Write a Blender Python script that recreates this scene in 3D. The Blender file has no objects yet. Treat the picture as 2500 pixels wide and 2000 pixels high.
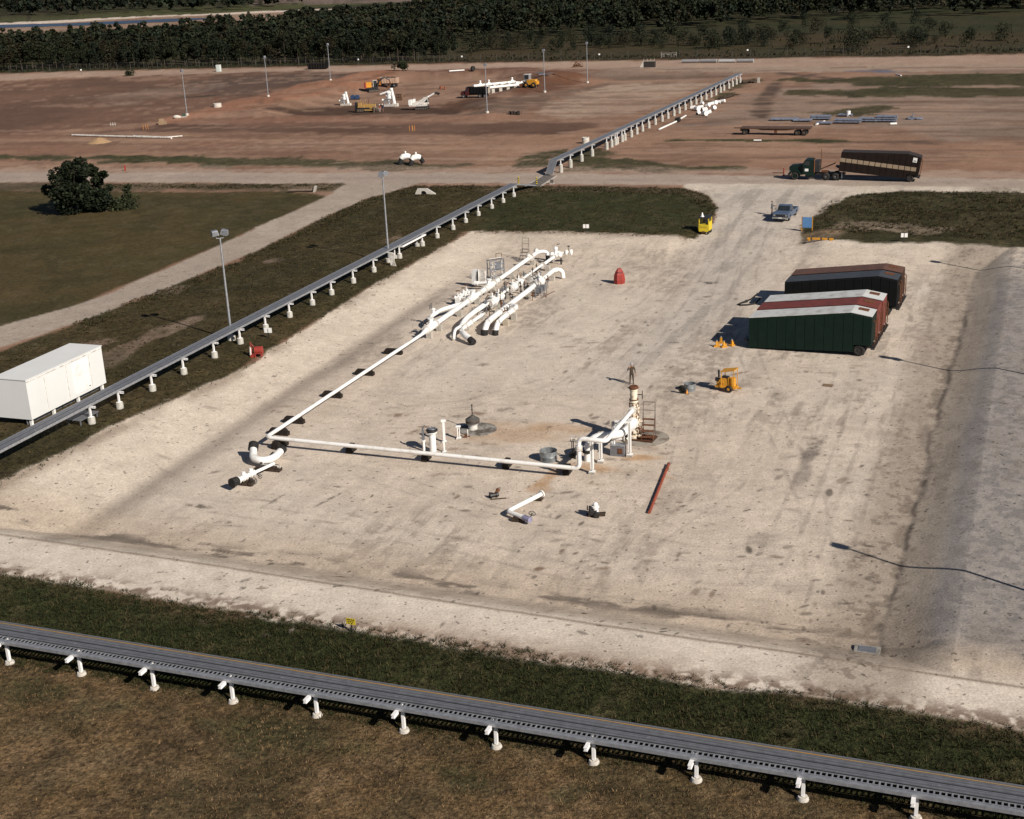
import bpy, math, random
import numpy as np
from mathutils import Vector, Matrix
R = math.radians
# ------------------------------------------------------------------ camera, sky, sun
sc = bpy.context.scene
col = sc.collection
CH, CF, CP, CR = 33.15, 2760.7, 19.175, 2.533      # height above pad floor, focal in 2156-px units, pitch, roll
def _basis():
    p, r = R(CP), R(CR)
    d = np.array([math.cos(p)*math.sin(r), math.cos(p)*math.cos(r), math.sin(p)])
    fw = np.array([0., 0, 1]); y = fw - d*fw.dot(d); y /= np.linalg.norm(y)
    x = np.cross(d, y); x = -x if x[0] < 0 else x
    return np.stack([x, y, -d])
BR = _basis()
cd = bpy.data.cameras.new('camera'); cam = bpy.data.objects.new('camera', cd); col.objects.link(cam)
cd.sensor_width = 36; cd.lens = 36*CF/2156; cd.clip_start = 1; cd.clip_end = 20000
M4 = Matrix.Identity(4)
_x, _y, _z = BR @ np.array([1., 0, 0]), BR @ np.array([0., -1, 0]), BR @ np.array([0., 0, -1])
for i in range(3):
    M4[i][0], M4[i][1], M4[i][2] = _x[i], _y[i], _z[i]
M4[2][3] = CH
cam.matrix_world = M4; sc.camera = cam

SUN_AZ, SUN_EL = -48.0, 33.3                        # direction towards the sun (deg from +X), elevation
W = bpy.data.worlds.new('World'); sc.world = W; W.use_nodes = True
nt = W.node_tree; bg = nt.nodes['Background']
sky = nt.nodes.new('ShaderNodeTexSky'); sky.sky_type = 'NISHITA'; sky.sun_disc = False
sky.sun_elevation = R(SUN_EL); sky.sun_rotation = R(90-SUN_AZ); sky.dust_density = .2; sky.air_density = .6
nt.links.new(sky.outputs[0], bg.inputs[0]); bg.inputs[1].default_value = 0.05
sl = bpy.data.lights.new('sun', 'SUN'); sl.energy = 5.0; sl.angle = R(0.5); sl.color = (1, .93, .84)
so = bpy.data.objects.new('sun', sl); col.objects.link(so)
sv = Vector((math.cos(R(SUN_AZ))*math.cos(R(SUN_EL)), math.sin(R(SUN_AZ))*math.cos(R(SUN_EL)), math.sin(R(SUN_EL))))
so.rotation_euler = sv.to_track_quat('Z', 'Y').to_euler(); so.location = (60, -60, 120)
vs = sc.view_settings; vs.view_transform = 'Standard'; vs.look = 'None'; vs.gamma = 1; vs.use_curve_mapping = False
vs.exposure = 0.22
sc.cycles.max_bounces = 5

# ------------------------------------------------------------------ where a point of the photograph lies
def U(x, y, z=1.0):
    v = BR @ np.array([x-1078., y-862.5, CF]); t = (z-CH)/v[2]
    return np.array([v[0]*t, v[1]*t, z])
def P(q):
    v = BR.T @ (np.array(q, float)-np.array([0, 0, CH])); return 1078+CF*v[0]/v[2], 862.5+CF*v[1]/v[2]
def ss(a, b, x):
    t = np.clip((x-a)/(b-a), 0, 1); return t*t*(3-2*t)
# ------------------------------------------------------------------ noise
def _hash(i, j, s):
    h = (i.astype(np.int64)*374761393 + j.astype(np.int64)*668265263 + s*974634777) & 0x7fffffff
    h = ((h ^ (h >> 13))*1274126177) & 0x7fffffff
    return ((h ^ (h >> 16)) & 0xffff)/65535.0
def vn(x, y, s=0):
    i, j = np.floor(x), np.floor(y); fx, fy = x-i, y-j
    fx = fx*fx*(3-2*fx); fy = fy*fy*(3-2*fy)
    a, b, c, d = _hash(i, j, s), _hash(i+1, j, s), _hash(i, j+1, s), _hash(i+1, j+1, s)
    return (a*(1-fx)+b*fx)*(1-fy)+(c*(1-fx)+d*fx)*fy
def fbm(x, y, sc_, o=4, s=0):
    t = 0; a = .5; n = 0
    for k in range(o):
        t = t + a*vn(x/sc_, y/sc_, s+k*17); n += a; a *= .55; sc_ /= 2.03
    return t/n
# ------------------------------------------------------------------ terrain height
UA = R(69.7); UX, UY = math.cos(UA), math.sin(UA)    # long axis of the pad ; short axis = (UY,-UX)
def uv(x, y): return x*UX+y*UY, x*UY-y*UX
TL = [U(140, 1136, 0), U(600, 868, 0)]
def _line(a, b):
    d = b-a; n = np.array([-d[1], d[0]])/np.hypot(d[0], d[1]); return n, n.dot(a[:2])
EL = _line(U(140, 1136, 0), U(950, 600, 0))          # left toe, + is outside (left)
EF = _line(U(1320, 552, 0)+np.array([100*UY, -100*UX, 0]), U(1320, 552, 0))      # far toe
EF = (np.array([UX, UY]), np.array([UX, UY]).dot(U(1200, 548, 0)[:2]))
ER = _line(U(1972, 880, 0), U(1842, 1385, 0))        # right toe
EB = _line(U(1842, 1372, 0), U(150, 1124, 0))
EL, EF, ER, EB = [(-n, -c) if n.dot(np.array([3., 95.]))-c > 0 else (n, c) for n, c in (EL, EF, ER, EB)]
_ent = U(1540, 560, 0); ENTV = uv(_ent[0], _ent[1])[1]
def rampf(d, w): 
    t = np.clip(d/w, 0, 1); return t*t*(3-2*t)*.45+t*.55
def polysd(x, y, poly):
    """signed distance, + inside"""
    d = np.full(x.shape, 1e9); ins = np.zeros(x.shape, bool); n = len(poly)
    for k in range(n):
        ax, ay = poly[k][0], poly[k][1]; bx, by = poly[(k+1) % n][0], poly[(k+1) % n][1]
        ex, ey = bx-ax, by-ay; t = np.clip(((x-ax)*ex+(y-ay)*ey)/(ex*ex+ey*ey+1e-9), 0, 1)
        d = np.minimum(d, (x-ax-t*ex)**2+(y-ay-t*ey)**2)
        c = ((ay > y) != (by > y)) & (x < (bx-ax)*(y-ay)/(by-ay+1e-12)+ax); ins ^= c
    d = np.sqrt(d); return np.where(ins, d, -d)
BASIN = [U(575, 241, 1)[:2], U(640, 212, 1)[:2], U(800, 174, 1)[:2], U(870, 158, 1)[:2], U(1060, 150, 1)[:2], U(1120, 172, 1)[:2], U(985, 214, 1)[:2], U(995, 243, 1)[:2]]
MOUNDS = [(U(1180, 168, 1)[:2], 2.2, 9., 8.), (U(1115, 190, 1)[:2], .9, 6., 5.), (U(450, 242, 1)[:2], .9, 9., 6.), (U(560, 215, 1)[:2], 1.0, 9., 7.), (U(690, 180, 1)[:2], 1.1, 9., 9.), (U(800, 156, 1)[:2], 1.0, 9., 9.), (U(1330, 150, 1)[:2], .9, 8., 7.), (U(1040, 247, 1)[:2], .5, 7., 5.)]
def terrain(x, y):
    x = np.asarray(x, float); y = np.asarray(y, float)
    u, v = uv(x, y)
    dl, df, dr, db = [n[0]*x+n[1]*y-c for n, c in (EL, EF, ER, EB)]
    wf = 11+16*ss(ENTV-9, ENTV-4, v)*(1-ss(ENTV+5, ENTV+9, v))
    h = np.maximum(np.maximum(rampf(dl, 9.0), rampf(df, wf)), np.maximum(rampf(dr, 3.6), rampf(db, 3.0)))
    h = h - 1.0*ss(6.5, 14, db)                              # down into the near ditch and field
    h = h - .35*ss(12, 30, dl)*(1-ss(60, 90, y*0+dl))*(1-ss(150, 175, y))
    n = fbm(x, y, 9., 3, 5)-.5
    rough = np.clip(ss(150, 230, y)+ss(7, 14, db)+ss(12, 16, dl), 0, 1)
    h = h+n*(.05+.28*rough)
    far = y > 190
    if np.any(far):
        near_b = far & (y < 480) & (np.abs(x) < 140)
        if np.any(near_b):
            sd = polysd(x[near_b], y[near_b], BASIN) if x.ndim else polysd(x[None], y[None], BASIN)[0]
            wob = (fbm(x[near_b], y[near_b], 7., 3, 8)-.5)*2 if x.ndim else 0
            sd = sd+wob
            xb, yb = (x[near_b], y[near_b]) if x.ndim else (x, y)
            for (mx, my), am, ra, rb in MOUNDS: h[near_b] = h[near_b]+am*np.exp(-(((xb-mx)*.94-(yb-my)*.34)/ra)**2-(((xb-mx)*.34+(yb-my)*.94)/rb)**2)
            crest = .35*np.exp(-((sd+5)/3.2)**2)
            fl = -1.1*ss(-3.5, 5, sd)
            if x.ndim: h[near_b] += crest+fl
            else: h = h+crest+fl
    return h
def hz(x, y): return float(terrain(np.array([x]), np.array([y]))[0])
def G(ox, oy):
    """ground point seen at (ox,oy) of the photograph"""
    z = 0.8
    for _ in range(7):
        q = U(ox, oy, z); z = .5*z+.5*hz(q[0], q[1])
    q = U(ox, oy, z); return Vector((q[0], q[1], hz(q[0], q[1])))
def A(ox, oy, z): return Vector(U(ox, oy, z))

# ------------------------------------------------------------------ ground: one tessellated sheet, cut along its surfaces
ang = np.concatenate([np.arange(-100, -34, 2.), np.arange(-34, 34.001, .056), np.arange(36, 101, 2.)])
rr = [8., 14, 20, 25, 29, 33, 36]
r_ = 38.
while r_ < 1100:
    rr.append(r_); r_ += float(np.clip(2.6*r_*r_/91000., .05, 14))
while r_ < 9000: rr.append(r_); r_ *= 1.14
rr = np.array(rr); AA, RR = np.meshgrid(np.radians(ang), rr)
GX, GY = RR*np.sin(AA), RR*np.cos(AA)
shp = GX.shape; GX = GX.ravel(); GY = GY.ravel()
GZ = terrain(GX, GY)
N1, N2, N3 = fbm(GX, GY, 30., 4, 1), fbm(GX, GY, 6., 4, 2), fbm(GX, GY, 1.6, 3, 3)
N4 = fbm(GX, GY, 14., 4, 4)
NU, NV = uv(GX, GY)
ST = fbm(NU/9., NV, 1.3, 4, 6)                         # streaks along the pad
SA = R(-17.4); SU, SV = GX*math.cos(SA)+GY*math.sin(SA), -GX*math.sin(SA)+GY*math.cos(SA)
SR = fbm(SU/8., SV, 1.6, 4, 7)                         # streaks along the road
C = np.zeros((GX.size, 3)); GR = np.zeros(GX.size); CL = np.zeros(GX.size, int)
def mixc(m, c):
    global C
    C += (np.asarray(c)-C)*m[:, None]
def pw(pts, z=1.0): return [U(a, b, z)[:2] for a, b in pts]
def region(poly, c, soft=.5, rag=1.0, c2=None, cls=None, gr=None, n=None, world=False, z=1.0, amt=1.0):
    poly = poly if world else pw(poly, z)
    pa = np.array(poly); mg = 4+2*rag+2*soft
    b = np.nonzero((GX > pa[:, 0].min()-mg) & (GX < pa[:, 0].max()+mg) & (GY > pa[:, 1].min()-mg) & (GY < pa[:, 1].max()+mg))[0]
    if not b.size: return
    x, y = GX[b], GY[b]
    sd = polysd(x, y, poly)+rag*2.2*((N2[b] if n is None else n[b])-.5)*2+rag*.6*(N3[b]-.5)*2
    m = ss(-soft, soft, sd)*amt
    cc = np.asarray(c, float)[None, :]
    if c2 is not None:
        t = ss(.34, .66, .5*N1[b]+.5*N4[b])[:, None]; cc = cc*(1-t)+np.asarray(c2, float)[None, :]*t
    C[b] += (cc-C[b])*m[:, None]
    if gr is not None: GR[b] += (gr-GR[b])*m
    if cls is not None: CL[b] = np.where(m > .5, cls, CL[b])
DIRT, PAD, ROAD, GRASS, FLOOR = 0, 1, 2, 3, 4
D1, D2, D3, D4, D5 = (.26, .165, .118), (.125, .075, .053), (.32, .13, .065), (.058, .034, .024), (.33, .235, .175)
mixc(np.ones(GX.size), (.265, .158, .105)); mixc(ss(.4, .62, N4)*.55, (.18, .104, .07)); mixc(ss(.5, .68, SR)*.4, (.32, .21, .15)); mixc(ss(.52, .7, fbm(GX, GY, 18., 4, 31))*.35, (.20, .10, .065))
fl = [U(-900, 187, 1), U(-150, 160, 1), U(150, 150.5, 1), U(1000, 132, 1), U(1970, 117, 1), U(2400, 108, 1), U(3100, 92, 1)]
FENCE = [q[:2] for q in fl]
# beyond the fence
region(FENCE+[np.array([5000, 3000.]), np.array([5000, 9500.]), np.array([-5000, 9500.]), np.array([-5000, 900.])], (.04, .034, .018), 1.5, .6, (.03, .03, .013), FLOOR, .8, world=True)
region([(965, 133), (975, 98), (1060, 84), (1250, 78), (1500, 74), (1975, 68), (2400, 55), (2400, 105), (1970, 117)], (.050, .036, .018), 3, 3, (.036, .031, .013), FLOOR, .8)
region([(1500, 60), (1900, 18), (2400, 0), (2400, 55), (1975, 72)], (.04, .034, .016), 6, 8, (.026, .029, .012), FLOOR, .8)
region([(-300, 88), (150, 66), (300, 58), (470, 50), (700, 36), (900, 30), (560, 22), (300, 36), (150, 46), (-300, 68)], (.20, .125, .085), 3, 5, (.26, .18, .13))
region([(-300, 68), (150, 47), (300, 37), (480, 31), (800, 16), (600, 22), (300, 33), (150, 42), (-300, 62)], (.52, .43, .35), 3, 3)
region([(-300, 58), (150, 41), (480, 27), (700, 14), (900, 2), (560, 6), (300, 22), (150, 36)], (.06, .062, .024), 5, 8, None, GRASS, .7)
region([(520, 4), (700, -4), (1100, -10), (1100, 2), (900, 3), (600, 12)], (.15, .11, .09), 5, 8)
# perimeter track
region([(-300, 184), (150, 163), (1000, 148), (1970, 140), (2400, 134), (2400, 110), (1970, 118), (1000, 134), (150, 152), (-300, 168)], (.36, .255, .19), 1.0, .8, (.31, .215, .16), ROAD)
region([(1000, 150), (1400, 142), (1970, 139), (2400, 133), (2400, 140), (1970, 152), (1400, 152), (1000, 156)], (.30, .22, .165), 1.5, 2.0)
# dirt
region([(-300, 185), (150, 166), (640, 150), (775, 158), (640, 185), (500, 220), (330, 256), (150, 275), (-300, 300)], (.165, .094, .062), 3, 3, (.115, .066, .046))
region([(420, 166), (650, 152), (770, 157), (620, 186), (480, 200), (380, 200)], (.085, .058, .046), 4, 4, amt=.8)
region([(180, 205), (330, 186), (470, 180), (360, 204), (250, 222)], (.22, .155, .12), 4, 4, amt=.6)
region([(390, 203), (450, 200), (440, 203), (370, 206)], (.05, .035, .028), 2, 1.5)
region([(860, 150), (1000, 143), (1300, 146), (1240, 170), (1180, 195), (1090, 205), (1060, 160), (860, 160)], (.14, .075, .05), 3, 3, (.19, .11, .075))
region([(560, 226), (800, 172), (865, 157), (1050, 151), (1110, 172), (985, 214), (1000, 236), (600, 239)], (.255, .158, .108), 2, 2, (.215, .125, .085))
region([(330, 256), (500, 213), (640, 178), (775, 154), (850, 153), (800, 176), (650, 206), (565, 226), (480, 244), (340, 262)], (.29, .145, .09), 1.5, 1.2, (.235, .115, .07))
region([(340, 262), (480, 241), (600, 239), (1000, 239), (1060, 252), (1000, 263), (340, 265)], (.235, .135, .092), 1.5, 1.0, (.20, .105, .07))
region([(575, 231), (650, 219), (760, 212), (900, 213), (960, 218), (992, 235), (800, 238), (600, 238)], D4, 1.5, 1.8, (.08, .046, .03))
region([(900, 215), (985, 196), (1060, 204), (1090, 220), (1000, 236), (960, 224)], (.10, .052, .032), 2, 2)
region([(1085, 196), (1140, 163), (1185, 152), (1232, 166), (1185, 190), (1110, 202)], (.15, .068, .038), 2, 1.6, (.12, .058, .036))
region([(1000, 214), (1100, 202), (1180, 192), (1300, 172), (1330, 178), (1180, 206), (1120, 232), (1060, 248), (1010, 240)], (.135, .09, .066), 3, 3, (.17, .11, .078))
region([(330, 263), (1230, 258), (1240, 270), (1180, 281), (900, 282), (500, 277), (200, 278)], (.098, .055, .038), 2.0, 2.2, (.15, .088, .062))
region([(1140, 240), (1185, 203), (1290, 178), (1440, 171), (1500, 176), (1400, 215), (1330, 243), (1200, 246)], (.34, .25, .185), 2, 2, (.30, .21, .155))
region([(1240, 150), (1460, 152), (1560, 158), (1500, 168), (1300, 172), (1230, 164)], (.15, .10, .075), 3, 4, (.22, .155, .115))
region([(1520, 230), (1600, 190), (1975, 150), (2400, 140), (2400, 310), (1975, 290), (1750, 262), (1450, 262)], (.25, .185, .142), 4, 6, (.18, .135, .105), amt=.8)
region([(1588, 252), (1583, 236), (1604, 190), (1620, 176), (1648, 172), (1646, 184), (1628, 212), (1616, 250)], (.085, .058, .043), 1.0, .7)
region([(1640, 152), (1720, 158), (1800, 168), (1900, 180), (1975, 183), (1975, 186), (1850, 180), (1740, 166), (1640, 155)], (.07, .05, .04), 1.5, 1.5)
for g in ([(1653, 203), (1651, 195), (1706, 189), (1778, 191), (1850, 186), (1972, 186), (2300, 180), (2300, 200), (1972, 204)],
          [(1770, 174), (1800, 162), (1900, 159), (1972, 156), (2300, 150), (2300, 176), (1972, 181), (1850, 180)],
          [(1640, 168), (1690, 164), (1790, 168), (1780, 174), (1700, 173)],
          [(1710, 240), (1740, 228), (1880, 222), (1900, 226), (1850, 238), (1800, 242)],
          [(1500, 200), (1545, 172), (1590, 168), (1585, 182), (1540, 200), (1480, 214)]):
    region(g, (.062, .05, .026), 1.5, 2.4, (.05, .044, .02), GRASS, .7)
region([(1720, 216), (1900, 211), (1980, 213), (1950, 217), (1760, 220)], (.12, .085, .065), 2, 2)
region([(1780, 150), (1850, 147), (1920, 149), (1860, 153)], (.12, .12, .15), 1.5, 1.5)
region([(1405, 297), (1500, 292), (1700, 294), (1810, 298), (1740, 301), (1560, 299)], (.045, .046, .018), .8, .9, None, GRASS, .8)
region([(1820, 300), (1870, 292), (1950, 296), (1960, 304), (1880, 306)], (.09, .062, .045), 2, 2)
region([(1205, 345), (1225, 318), (1262, 312), (1300, 332), (1380, 345), (1560, 350), (1560, 360), (1250, 362), (1190, 360)], (.04, .042, .018), 1.2, 1.4, (.06, .05, .025), GRASS, .8)
region([(1100, 350), (1060, 340), (1130, 322), (1180, 316), (1190, 326), (1160, 345)], (.06, .055, .026), 1.2, 1.6, None, GRASS, .7)
region([(-300, 322), (150, 328), (350, 330), (600, 333), (900, 343), (1000, 350), (960, 358), (760, 356), (500, 350), (380, 346), (150, 336), (-300, 332)], (.052, .05, .022), 1.2, 2.2, (.08, .064, .036), GRASS, .8)
region([(-300, 352), (1200, 352), (2300, 366), (2300, 378), (1970, 374), (1200, 366), (-300, 364)], (.34, .25, .19), 2, 2, amt=.7)
_fs = fbm(SU/7., SV, 2.6, 4, 91); _dt = (CL == DIRT)*ss(185, 200, GY)*(1-ss(430, 470, GY))
mixc(_dt*ss(.54, .66, _fs)*.5, (.12, .068, .045)); mixc(_dt*ss(.54, .68, fbm(SU/9., SV+50, 3.2, 4, 92))*.4, (.34, .22, .155))
# gravel inside the berms, the entrance and everything right of it
PADP = [(-260, 1156), (150, 947), (250, 892), (480, 790), (640, 690), (780, 603), (900, 537), (985, 488), (1250, 492), (1465, 499), (1500, 470), (1514, 440), (1490, 412), (1440, 396), (1440, 388), (2400, 400), (2700, 900), (2700, 1700), (2400, 1600), (1972, 1514), (1850, 1494), (1700, 1474), (1500, 1447), (1300, 1414), (1100, 1384), (900, 1349), (750, 1329), (600, 1311), (480, 1294), (300, 1266), (150, 1236), (-260, 1170)]
region([(-300, 1160), (150, 1222), (1000, 1355), (2000, 1505), (2500, 1590), (2500, 3200), (-500, 3200)], (.024, .027, .010), 2, 1, None, GRASS, 1.0, z=.3)
# near dry field and green ditch
DRY0 = [(-300, 1330), (150, 1402), (700, 1500), (1250, 1590), (1970, 1712), (2400, 1780), (2400, 4200), (-600, 4200)]
region(DRY0, (.132, .083, .040), .9, .7, (.098, .064, .031), GRASS, 1.0, z=0)
_dm = polysd(GX, GY, pw(DRY0, 0)); _dm = ss(-.5, .5, _dm)
mixc(_dm*ss(.46, .6, fbm(GX, GY, .75, 3, 81))*.5, (.15, .10, .056)); mixc(_dm*ss(.50, .62, fbm(GX, GY, 1.0, 3, 82))*.5, (.046, .034, .018))
region([(-300, 1420), (150, 1450), (700, 1560), (1200, 1680), (1200, 1690), (700, 1580), (150, 1475), (-300, 1440)], (.055, .05, .022), .6, 1.2, None, GRASS, 1.0, z=0, amt=.7)
# left of the pad
region([(-300, 384), (150, 384), (730, 386), (700, 404), (560, 402), (300, 402), (-300, 400)], (.20, .145, .10), 1, 1.4, (.10, .072, .045), GRASS, .6)
region([(-400, 400), (150, 404), (560, 404), (660, 408), (690, 414), (620, 446), (440, 520), (150, 642), (-300, 820), (-600, 900)], (.054, .044, .017), .5, .35, (.068, .049, .020), GRASS, .45)
BANK = [(-400, 880), (150, 680), (480, 550), (640, 480), (785, 414), (870, 393), (1100, 391), (1250, 393), (1430, 397), (1490, 412), (1514, 440), (1500, 470), (1465, 499), (1250, 492), (985, 488), (900, 537), (780, 603), (640, 690), (480, 790), (250, 892), (150, 947), (-300, 1176)]
region(BANK, (.036, .030, .012), .5, .5, (.056, .041, .018), GRASS, .9)
region([(1030, 440), (1130, 402), (1420, 402), (1490, 425), (1490, 465), (1440, 490), (1250, 486), (1000, 480)], (.028, .031, .011), 2, 1.2, (.037, .037, .014), GRASS, .6)
for g in ([(210, 745), (330, 690), (400, 665), (440, 660), (420, 680), (330, 715), (230, 765)], [(150, 720), (230, 706), (240, 714), (150, 740)], [(545, 545), (575, 540), (585, 548), (555, 556)], [(810, 508), (835, 498), (845, 500), (815, 510)], [(430, 545), (500, 520), (490, 530)], [(330, 610), (380, 600), (370, 612)]):
    region(g, (.22, .165, .12), .6, .9, (.17, .12, .085), None, .4)
region([(1000, 398), (1250, 393), (1440, 397), (1500, 425), (1480, 420), (1420, 405), (1250, 403), (1000, 404)], (.115, .085, .055), .7, 1.0, None, None, .6, amt=.8)
region([(-500, 870), (-500, 820), (150, 640), (440, 521), (620, 446), (690, 412), (735, 386), (900, 384), (870, 391), (785, 412), (640, 477), (480, 547), (150, 677)], (.36, .30, .245), .35, .3, (.32, .265, .215), ROAD, .0)
region([(-300, 363), (150, 363), (800, 364), (1200, 365), (1980, 375), (2400, 380), (2400, 402), (1970, 402), (1500, 391), (1200, 388), (700, 386), (150, 384), (-300, 384)], (.375, .30, .245), .5, .35, (.33, .265, .215), ROAD, .0)
region([(-300, 371), (800, 373), (2300, 386), (2300, 391), (800, 377), (-300, 376)], (.28, .225, .185), 1.0, .8, amt=.6)
region(PADP, (.565, .485, .395), .35, .35, (.54, .46, .375), PAD, .0, z=.9)
region([(1690, 500), (1700, 468), (1742, 430), (1800, 412), (1900, 404), (2400, 406), (2400, 525), (1972, 512), (1720, 504)], (.032, .030, .012), .6, .8, (.043, .036, .016), GRASS, .9)
region([(1760, 480), (1800, 468), (1900, 478), (2000, 480), (1980, 490), (1860, 492)], (.30, .23, .17), .8, 1.6, None, None, .5, amt=.7)
region([(1690, 505), (1700, 490), (1760, 482), (1790, 486), (1740, 500)], (.22, .16, .11), .8, 1.2, amt=.8)
# pad tones
dl, df, dr, db = [n[0]*GX+n[1]*GY-c for n, c in (EL, EF, ER, EB)]
pad = (CL == PAD)*1.0
mixc(pad*ss(-.5, .5, -np.maximum(np.maximum(dl, df), np.maximum(dr, db)))*.88, (.55, .468, .385))
mixc(pad*ss(.46, .62, ST)*.22, (.38, .31, .25))
mixc(pad*ss(.50, .62, ST)*ss(.45, .6, N4)*ss(.42, .56, fbm(GX, GY, .55, 3, 61))*.55, (.25, .205, .168))
mixc(pad*ss(.48, .66, N1)*.25, (.52, .42, .325))
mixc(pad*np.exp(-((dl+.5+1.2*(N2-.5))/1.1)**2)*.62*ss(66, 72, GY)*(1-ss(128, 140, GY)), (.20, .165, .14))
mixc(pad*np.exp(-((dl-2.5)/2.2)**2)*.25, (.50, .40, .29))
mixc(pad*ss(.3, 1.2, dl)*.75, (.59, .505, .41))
mixc(pad*ss(2.4, 3.4, db+.6*(N2-.5))*.9, (.60, .52, .435))
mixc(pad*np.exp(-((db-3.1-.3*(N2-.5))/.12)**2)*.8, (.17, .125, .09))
mixc(pad*ss(-6, -1, db)*(1-ss(1., 3., db))*.5, (.40, .31, .225))  # tan near slope, with the shade of facing off-sun painted in
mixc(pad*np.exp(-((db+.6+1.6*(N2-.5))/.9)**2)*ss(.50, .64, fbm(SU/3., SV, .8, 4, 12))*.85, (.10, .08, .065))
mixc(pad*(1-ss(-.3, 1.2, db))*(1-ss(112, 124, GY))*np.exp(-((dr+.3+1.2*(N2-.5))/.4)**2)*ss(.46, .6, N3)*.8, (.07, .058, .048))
mixc(pad*ss(-4.2, -1.6, dr+.9*(N2-.5))*(1-ss(1.5, 3.2, dr))*.62, (.25, .20, .155))  # brown band up the right slope; its shade from the sun is put into the colour
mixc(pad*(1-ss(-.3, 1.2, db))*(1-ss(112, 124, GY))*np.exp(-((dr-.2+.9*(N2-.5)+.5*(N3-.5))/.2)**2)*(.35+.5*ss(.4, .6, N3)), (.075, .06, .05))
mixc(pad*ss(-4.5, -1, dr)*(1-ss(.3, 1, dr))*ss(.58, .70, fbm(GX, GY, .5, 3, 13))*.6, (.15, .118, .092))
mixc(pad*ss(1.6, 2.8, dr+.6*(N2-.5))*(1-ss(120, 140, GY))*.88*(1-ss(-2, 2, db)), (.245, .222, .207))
mixc(pad*ss(2.2, 3.8, dr)*ss(.5, .62, fbm(GX, GY, .45, 3, 14))*.5*(1-ss(-2, 2, db)), (.14, .128, .126))
mixc(pad*ss(.535, .64, fbm(NU/4.5, NV, .5, 4, 93))*ss(.42, .58, N4)*ss(-14, 4, NV-ENTV+24)*.26*(1-ss(0, 1.5, np.maximum(dl, db))), (.22, .18, .148))
mixc(pad*ss(.56, .66, fbm(SU/4.5, SV, .5, 4, 94))*ss(.46, .6, N1)*.16*(1-ss(0, 1.5, np.maximum(dl, db))), (.25, .205, .17))
_en = pw([(1440, 600), (1490, 470), (1520, 400), (1760, 402), (1690, 470), (1640, 505), (1590, 570), (1560, 640), (1400, 740), (1250, 800)], .6)
sde = polysd(GX, GY, _en); mixc(pad*ss(-4, 3, sde)*.7, (.425, .375, .325)); mixc(pad*ss(-1, 4, sde)*ss(.5, .63, ST)*.5, (.25, .22, .195))
# fringe of broken rock and weeds at the grass edge
for ed, wd in ((_line(np.append(pw([(1972, 1514)], .9)[0], 0), np.append(pw([(150, 1236)], .9)[0], 0)), 1.3),):
    n, c = ed; d = n[0]*GX+n[1]*GY-c; d = d if (n[1]*40-c) < 0 else d
    s_ = 1 if n.dot(np.array([0, 90.]))-c > 0 else -1
    d = d*s_
    mixc(pad*np.exp(-((d-.2+1.4*(N2-.5))/.9)**2)*ss(.36, .56, fbm(GX, GY, .5, 3, 15))*.85, (.145, .095, .065))
    mixc(pad*np.exp(-((d-.1)/1.6)**2)*ss(.5, .62, N2)*.5, (.25, .17, .12))
sdp = polysd(GX, GY, pw([(-260, 1156), (150, 947), (480, 790), (640, 690), (780, 603), (985, 488), (1250, 492), (1465, 499), (2900, 530), (2900, 1800), (-260, 1800)], .9))
sdp = np.where(GX > U(1465, 499)[0]-1, 50., sdp)
mixc(pad*np.exp(-((sdp-.1)/.9)**2)*ss(.42, .6, N2)*.6, (.19, .135, .095))
# stains, ruts and spills (px, py, length m, width m, angle deg, colour, strength)
rs = random.Random(4)
NF = fbm(GX, GY, .42, 3, 71)
def blob(px, py, a, b, th, c, k=.8, z=0.0, hard=.5, world=None):
    q = U(px, py, z) if world is None else world
    dx, dy = GX-q[0], GY-q[1]; b_ = np.nonzero((np.abs(dx) < 2*a+1) & (np.abs(dy) < 2*a+1))[0]
    if not b_.size: return
    t = R(th); X = (dx[b_]*math.cos(t)+dy[b_]*math.sin(t))/a; Y = (-dx[b_]*math.sin(t)+dy[b_]*math.cos(t))/b
    d = np.sqrt(X*X+Y*Y)+1.1*(N3[b_]-.5)+.6*(N2[b_]-.5)
    m = (1-ss(1-hard, 1+hard*.6, d))*k
    if a > .55 and z == 0.0 and c is not ORG and world is None: m = m*(.25+.75*ss(.44, .56, NF[b_]))
    C[b_] += (np.asarray(c)[None]-C[b_])*m[:, None]
DK, BRN, ORG = (.075, .06, .048), (.14, .075, .042), (.40, .235, .115)
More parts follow.
